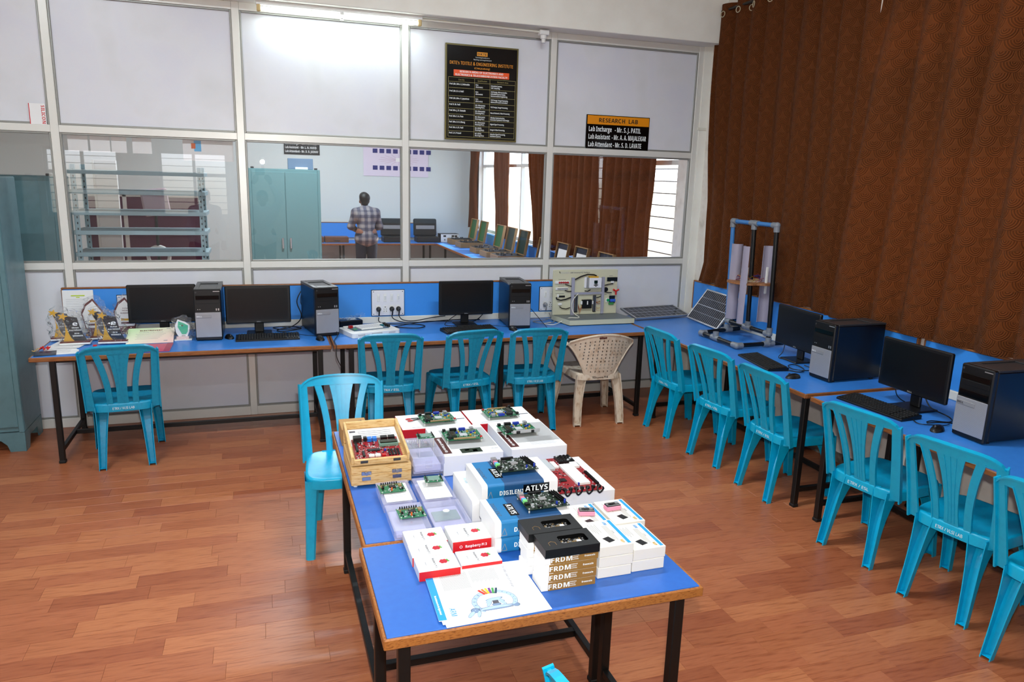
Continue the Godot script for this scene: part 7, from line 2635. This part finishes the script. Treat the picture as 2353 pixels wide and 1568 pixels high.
# ---------------------------------------------------------------- the room behind the glass
func lid_case(label: String, x: float, z: float, turn: float, lid: Material, w: float, d: float, lid_h: float, sheet: bool) -> void:
	var t := thing("trainer_case", label, "trainer case", V(x, 0.7505, z), turn, "wooden trainer cases behind the glass")
	part(B.new().bb(-w / 2, w / 2, 0, 0.09, -d / 2, d / 2, 0.003), "case_bottom", M.case_wood, t)
	part(B.new().bb(-w / 2 + 0.012, w / 2 - 0.012, 0.09, 0.094, -d / 2 + 0.012, d / 2 - 0.012), "panel", M.black_matt, t)
	var b := B.new()
	for i in 14:
		rng.seed = 33 + i
		b.box(V(rng.randf_range(-0.42, 0.42) * w, 0.105, rng.randf_range(-0.4, 0.4) * d), V(0.02, 0.02, 0.02))
	part(b, "knobs", M.grey_dark, t)
	var ld := Node3D.new()
	ld.name = "lid"
	t.add_child(ld)
	ld.position = V(0, 0.092, -d / 2)
	ld.rotation.x = -0.18
	var fr := B.new()
	fr.bb(-w / 2, w / 2, 0, 0.014, -0.03, 0.012, 0.002).bb(-w / 2, w / 2, lid_h - 0.014, lid_h, -0.03, 0.012, 0.002).bb(-w / 2, -w / 2 + 0.014, 0.014, lid_h - 0.014, -0.03, 0.012, 0.002).bb(w / 2 - 0.014, w / 2, 0.014, lid_h - 0.014, -0.03, 0.012, 0.002)
	part(fr, "lid_frame", M.case_wood, ld)
	part(B.new().bb(-w / 2 + 0.014, w / 2 - 0.014, 0.014, lid_h - 0.014, -0.026, -0.012), "lid_lining", lid, ld)
	if sheet:
		part(B.new().bb(-w / 2 + 0.05, w / 2 - 0.04, 0.02, lid_h - 0.09, -0.012, -0.0105), "paper", M.paper, ld)


func make_next_room() -> void:
	M.case_green = col(Color(0.06, 0.38, 0.14), 0.5)
	M.case_dark = col(Color(0.03, 0.16, 0.10), 0.5)
	M.case_navy = col(Color(0.05, 0.06, 0.16), 0.5)
	M.case_teal = col(Color(0.05, 0.13, 0.16), 0.5)
	M.chest = col(Color(0.42, 0.25, 0.13), 0.5)
	M.rack = col(Color(0.62, 0.72, 0.75), 0.5)
	M.case_wood = col(Color(0.60, 0.45, 0.26), 0.5)
	var dk := thing("far_desk", "blue desk along the far wall behind the person in plaid", "desk")
	part(B.new().bb(-3.6, -0.90, 0.72, 0.75, -8.15, -7.42, 0.003), "desktop", M.blue, dk)
	part(B.new().bb(-3.6, -0.90, 0.715, 0.749, -7.42, -7.405, 0.003), "edge_band", M.edge_x, dk)
	for x in [-3.5, -2.6, -1.0]:
		leg(dk, x, -7.46, 0.72)
		leg(dk, x, -8.05, 0.72)
	var bk := thing("backboard", "blue backboard on the far wall behind the black open cases", "backboard", Vector3.ZERO, 0.0, "blue backboards along the walls")
	part(B.new().bb(-3.6, -0.90, 0.80, 1.07, -8.19, -8.165), "panel", M.blue_board, bk)
	part(B.new().bb(-3.6, -0.90, 1.07, 1.083, -8.195, -8.16, 0.003), "board_edge", M.edge_x, bk)
	dk = thing("far_desk", "blue desk behind the glass carrying the row of open wooden cases", "desk")
	part(B.new().bb(-0.88, -0.05, 0.72, 0.75, -8.15, -0.35, 0.003), "desktop", M.blue, dk)
	part(B.new().bb(-0.895, -0.88, 0.715, 0.749, -7.40, -0.35, 0.003), "edge_band", M.edge_z, dk)
	for z in [-6.9, -5.3, -3.7, -2.1, -0.5]:
		leg(dk, -0.84, z, 0.72)
		leg(dk, -0.12, z, 0.72)
	bk = thing("backboard", "blue backboard below the windows behind the open wooden cases", "backboard", Vector3.ZERO, 0.0, "blue backboards along the walls")
	part(B.new().bb(-0.035, -0.012, 0.78, 0.97, -8.1, -0.35), "panel", M.blue_board, bk)
	var gl := [[-7.35, "farthest", M.case_green], [-6.72, "second farthest", M.case_green], [-5.72, "middle", M.case_green], [-5.12, "fourth, darker lined", M.case_dark], [-4.52, "nearest, darker lined", M.case_dark]]
	for q in gl:
		lid_case("open wooden case with green lined lid, %s of five behind the glass" % q[1], -0.44, q[0], -PI / 2, q[2], 0.40, 0.42, 0.38, false)
	for q in [[-3.62, "hidden behind the mullion"], [-2.93, "left of three under the brown curtain"], [-2.31, "middle of three under the brown curtain"], [-1.61, "right of three under the brown curtain"]]:
		lid_case("open wooden case with navy lid and paper, " + q[1], -0.44, q[0], -PI / 2, M.case_navy, 0.40, 0.42, 0.33, true)
	for q in [[-1.63, "left"], [-1.0, "right"]]:
		var t := thing("equipment_case", "black open equipment case on the far desk, %s of two" % q[1], "case", V(q[0], 0.7505, -7.75), 0.0, "black equipment cases on the far desk")
		part(B.new().bb(-0.22, 0.22, 0, 0.10, -0.15, 0.17, 0.012), "case_bottom", M.black, t)
		part(B.new().to(0, 0.10, -0.15, 0, -0.10).bb(-0.225, 0.225, 0, 0.33, -0.05, 0.0, 0.02), "case_lid", M.case_teal, t)
		part(B.new().to(0, 0.10, -0.15, 0, -0.10).bb(-0.205, 0.205, 0.02, 0.24, 0.0, 0.006, 0.003), "lid_pocket", M.black, t)
		part(B.new().to(0, 0.10, -0.15, 0, -0.10).bb(-0.18, 0.18, 0.13, 0.20, 0.006, 0.010, 0.002), "pocket_strip", M.grey, t)
	var t := thing("bench_supply", "white fronted bench instrument on the far desk corner", "instrument", V(-0.58, 0.7505, -7.75), 0.0)
	part(B.new().bb(-0.18, 0.18, 0, 0.16, -0.12, 0.12, 0.004), "cabinet", M.black, t)
	part(B.new().bb(-0.175, 0.175, 0.005, 0.155, 0.12, 0.124), "front_panel", M.white, t)
	for x in [-0.10, 0.06, 0.12]:
		part(B.new().bb(x - 0.025, x + 0.025, 0.105, 0.135, 0.124, 0.126), "meter", M.black_gloss, t)
		part(B.new().to(x, 0.05, 0.124, 0, PI / 2).lathe([Vector2(0.012, 0), Vector2(0.010, 0.014), Vector2(0, 0.015)], 10), "knob", M.grey_dark, t)
	for q in [[-2.70, 0.42, "longer"], [-3.06, 0.26, "shorter"]]:
		t = thing("wooden_chest", "%s brown wooden chest on the far desk beside the cupboard" % q[2], "wooden case", V(q[0], 0.7505, -7.70), 0.0)
		part(B.new().bb(-q[1] / 2, q[1] / 2, 0, 0.10, -0.14, 0.14, 0.004), "chest_body", M.chest, t)
		part(B.new().tube([V(-0.05, 0.05, 0.14), V(-0.045, 0.04, 0.155), V(0.045, 0.04, 0.155), V(0.05, 0.05, 0.14)], 0.006, 6), "handle", M.black, t)
	# cupboard with a folder box on top
	t = thing("steel_cupboard", "teal steel cupboard behind the glass left of the person in plaid", "cupboard", V(-3.68, 0, -4.15))
	cupboard(t, 0.885, 2.02, 0.45, M.teal_steel_b)
	t = thing("steel_cupboard", "grey-green steel cupboard behind the leftmost glass pane", "cupboard", V(-5.97, 0, -0.85), 0.0)
	cupboard(t, 0.88, 1.90, 0.45, M.teal_steel)
	t = thing("file_box", "blue grey file box on top of the teal cupboard behind the glass", "box", V(-3.47, 2.0205, -4.15))
	part(B.new().bb(-0.16, 0.16, 0, 0.14, -0.05, 0.05, 0.004), "box_body", col(Color(0.45, 0.55, 0.66), 0.6), t)
	part(B.new().bb(-0.07, 0.09, 0.0, 0.03, 0.05, 0.08, 0.002), "white_packet", M.paper, t)
	# sign and poster on the far wall
	t = thing("lab_sign", "black sign with two white lines on the far wall behind the glass", "sign", V(-3.235, 2.40, -8.195))
	part(B.new().bb(-0.315, 0.315, -0.10, 0.22, -0.004, 0.008), "board", M.black, t)
	var b := B.new()
	text(b, "Lab Incharge   - Mr. P. S. PATIL", 0.042, V(-0.29, 0.095, 0.0082), -1, 0.55)
	text(b, "Lab Assistant  - Mr. L. N. HUDID", 0.042, V(-0.29, 0.025, 0.0082), -1, 0.55)
	text(b, "Lab Attendant - Mr. D. B. JADHAV", 0.042, V(-0.29, -0.045, 0.0082), -1, 0.58)
	part(b, "white_lettering", M.white_paint, t)
	t = thing("wall_chart", "white chart with rows of blue squares on the far wall", "poster", V(-1.505, 2.25, -8.195))
	part(B.new().bb(-0.62, 0.62, -0.295, 0.33, 0, 0.004), "chart_sheet", col(Color(0.86, 0.83, 0.90), 0.6), t)
	for r in 2:
		for i in 9:
			var x := -0.40 + i * 0.128
			part(B.new().bb(x - 0.045, x + 0.045, [-0.14, 0.17][r] - 0.04, [-0.14, 0.17][r] + 0.04, 0.004, 0.005), "blue_square", col(Color(0.10, 0.13, 0.45), 0.6), t)
	b = B.new()
	for i in 16:
		var a := TAU * i / 16
		b.tube([V(0.05, 0.015, 0.0045), V(0.05 + cos(a) * 0.38, 0.015 + sin(a) * 0.10, 0.0045)], 0.0012, 4)
	part(b, "chart_lines", col(Color(0.6, 0.25, 0.35), 0.6), t)
	part(B.new().bb(-0.01, 0.12, -0.02, 0.05, 0.005, 0.006), "chart_box", M.paper, t)
	# slotted rack behind the left pane
	t = thing("slotted_rack", "pale blue slotted steel rack behind the left glass pane", "rack", V(-5.0, 0, -1.3))
	for x in [-0.50, 0.50]:
		for z in [-0.2, 0.2]:
			var po := part(B.new().bb(x - 0.018, x + 0.018, 0, 2.0, z - 0.002, z + 0.002).bb(x + signf(x) * 0.016, x + signf(x) * 0.018, 0, 2.0, z - 0.03, z + 0.03), "post", M.rack, t)
			var hl := B.new()
			for i in 20:
				hl.box(V(x, 1.0 + i * 0.05, z + 0.0025), V(0.010, 0.018, 0.001))
			part(hl, "slots", M.grey_dark, po)
	for y in [0.9, 1.06, 1.23, 1.42, 1.59, 1.77, 1.94]:
		part(B.new().bb(-0.54, 0.54, y - 0.02, y + 0.016, -0.22, 0.22, 0.002), "shelf", M.rack, t)
	# maroon screen added in place of mirrored furniture, and papers behind it
	t = thing("maroon_stand_in", "maroon stand-in for mirrored furniture with white posts behind the blue rack", "screen", V(-5.15, 0, -2.6))
	part(B.new().bb(-0.55, 0.55, 0.3, 1.68, -0.02, 0.02, 0.004), "screen_panel", col(Color(0.36, 0.12, 0.26), 0.6), t)
	part(B.new().bb(-0.58, 0.58, 1.68, 1.71, -0.03, 0.03, 0.003), "top_rail", M.alum, t)
	for x in [-0.565, -0.2, 0.565]:
		part(B.new().bb(x - 0.02, x + 0.02, 0, 1.71, -0.03, 0.03, 0.003), "post", M.alum, t)
	t = thing("leaning_panel", "tall white panel standing before the maroon screen behind the rack", "panel", V(-5.46, 0, -2.35))
	part(B.new().bb(-0.10, 0.10, 0.0, 2.05, -0.02, 0.02, 0.004), "panel_board", M.white, t)
	part(B.new().bb(-0.12, -0.10, 0.0, 2.05, -0.025, 0.025, 0.003), "panel_edge", M.alum, t)
	t = thing("project_stand", "stand with pale box on a pole and white ring behind the rack", "stand", V(-5.0, 0, -2.1))
	var ring := []
	for i in 25:
		ring.append(V(cos(TAU * i / 24) * 0.10, 1.10 + sin(TAU * i / 24) * 0.10, 0.0))
	part(B.new().tube(ring, 0.018, 8, false), "ring", M.white, t)
	part(B.new().cyl(V(0, 0, 0), V(0, 1.52, 0), 0.015, 10), "pole", M.black, t)
	for a in 3:
		part(B.new().cyl(V(0, 0.4, 0), V(cos(a * 2.1) * 0.22, 0.0, sin(a * 2.1) * 0.2), 0.012, 8), "foot", M.black, t)
	part(B.new().to(0.02, 1.52, 0.0, 0.2, 0.0, 0.12).bb(-0.12, 0.12, 0.0, 0.26, -0.08, 0.08, 0.01), "box", col(Color(0.74, 0.66, 0.70), 0.6), t)
	for q in [[-5.235, 0.13], [-5.09, 0.13], [-4.965, 0.10], [-4.81, 0.13]]:
		var sh := thing("pinned_sheet", "printed white sheet hung behind the top of the left pane, %s" % ["first", "second", "third", "fourth"][[-5.235, -5.09, -4.965, -4.81].find(q[0])], "paper", V(q[0], 2.2, -0.062), 0.0, "sheets hung behind the left pane")
		part(B.new().bb(-q[1] / 2, q[1] / 2, -0.11, 0.05, -0.001, 0.0), "sheet", M.paper, sh)
	t = thing("pinned_chart", "white chart with coloured blocks hung behind the left pane", "poster", V(-4.34, 2.2, -0.062), 0.0)
	part(B.new().bb(-0.19, 0.17, -0.15, 0.05, -0.001, 0.0), "sheet", M.paper, t)
	part(B.new().bb(-0.11, -0.06, -0.08, 0.0, 0.0, 0.001), "blue_block", M.sky, t)
	part(B.new().bb(-0.13, -0.10, -0.06, -0.02, 0.001, 0.002), "orange_block", M.orange, t)
	# unseen tubes added to brighten that room
	for z in [-2.6, -5.8]:
		added_ceiling_tube("added fill tube light on the ceiling of the room behind the glass, %s" % ("near" if z > -4 else "far"), V(-3.2, 3.90, z), 10.0)
	# curtains there
	curtain("brown curtain gathered at the far corner behind the glass", -0.06, -8.05, -7.35, 1.02, 2.95, 5, 0.045, 15, func(v): return [-0.05 * v, -0.25 * sin(PI * v) - 0.15 * v], false)
	curtain("brown curtain gathered between two bright windows behind the glass", -0.06, -6.50, -5.75, 0.98, 2.95, 5, 0.045, 16, func(v): return [0.10 * v, 0.10 * v], false)
	curtain("brown curtain gathered beside the mullion behind the glass", -0.06, -4.75, -4.05, 0.98, 2.95, 5, 0.045, 17, func(v): return [0.35 * smoothstep(0.3, 0.9, v), 0.0], false)
	curtain("brown closed curtain seen through the right pane", -0.06, -3.95, -0.75, 1.0, 2.95, 15, 0.035, 18, func(v): return [0.0, -0.1 * v], false)


func added_ceiling_tube(label: String, at: Vector3, energy: float) -> void:  # unseen tube, added to lift the ambient light
	var t := thing("added_tube_light", label, "lamp", at, 0.0)
	part(B.new().bb(-0.62, 0.62, 0.0, 0.045, -0.025, 0.025, 0.004), "batten", M.white, t)
	part(B.new().tube([V(-0.585, -0.02, 0), V(0.585, -0.02, 0)], 0.014, 12), "glow_tube", M.fill_tube_glow, t)
	for s in [-1, 1]:
		part(B.new().bb(s * 0.6 - 0.014, s * 0.6 + 0.014, -0.04, 0.0, -0.018, 0.018, 0.005), "end_holder", M.white, t)
	var al := AreaLight3D.new()
	al.name = "tube_glow_light"
	al.area_size = Vector2(1.17, 0.04)
	al.position = at + V(0, -0.05, 0)
	al.rotation = Vector3(-PI / 2, 0, 0)
	al.light_color = Color(0.92, 0.97, 1.0)
	al.light_energy = energy
	al.area_range = 30.0
	al.shadow_enabled = true
	add_child(al, true)


func _ready() -> void:
	rng.seed = 7
	font = SystemFont.new()
	font.font_names = PackedStringArray(["Droid Sans"])
	font_b = SystemFont.new()
	font_b.font_names = PackedStringArray(["Droid Sans"])
	font_b.font_weight = 700
	make_materials()
	make_view()
	make_rooms()
	make_desks()
	make_chairs()
	make_wall_things()
	var t := thing("steel_cupboard", "grey-green steel cupboard at the left edge beside the blue desk", "cupboard", V(-6.07, 0, 0.265))
	cupboard(t, 0.88, 1.90, 0.43, M.teal_steel)
	make_computers()
	make_left_desk_things()
	make_trainers()
	make_turbine()
	make_curtains()
	make_table_things()
	make_next_room()
	make_people()
	for q in [[-5.6, 3.0], [-2.4, 3.0], [-5.6, 6.6], [-2.4, 6.6]]:  # fill lamps added overhead, none of them seen
		added_ceiling_tube("added fill tube light on the ceiling out of view, %s" % ["front left", "front right", "rear left", "rear right"][int(q[0] > -4) + 2 * int(q[1] > 5)], V(q[0], 3.90, q[1]), 6.0 if q[1] < 5.0 else 1.5)
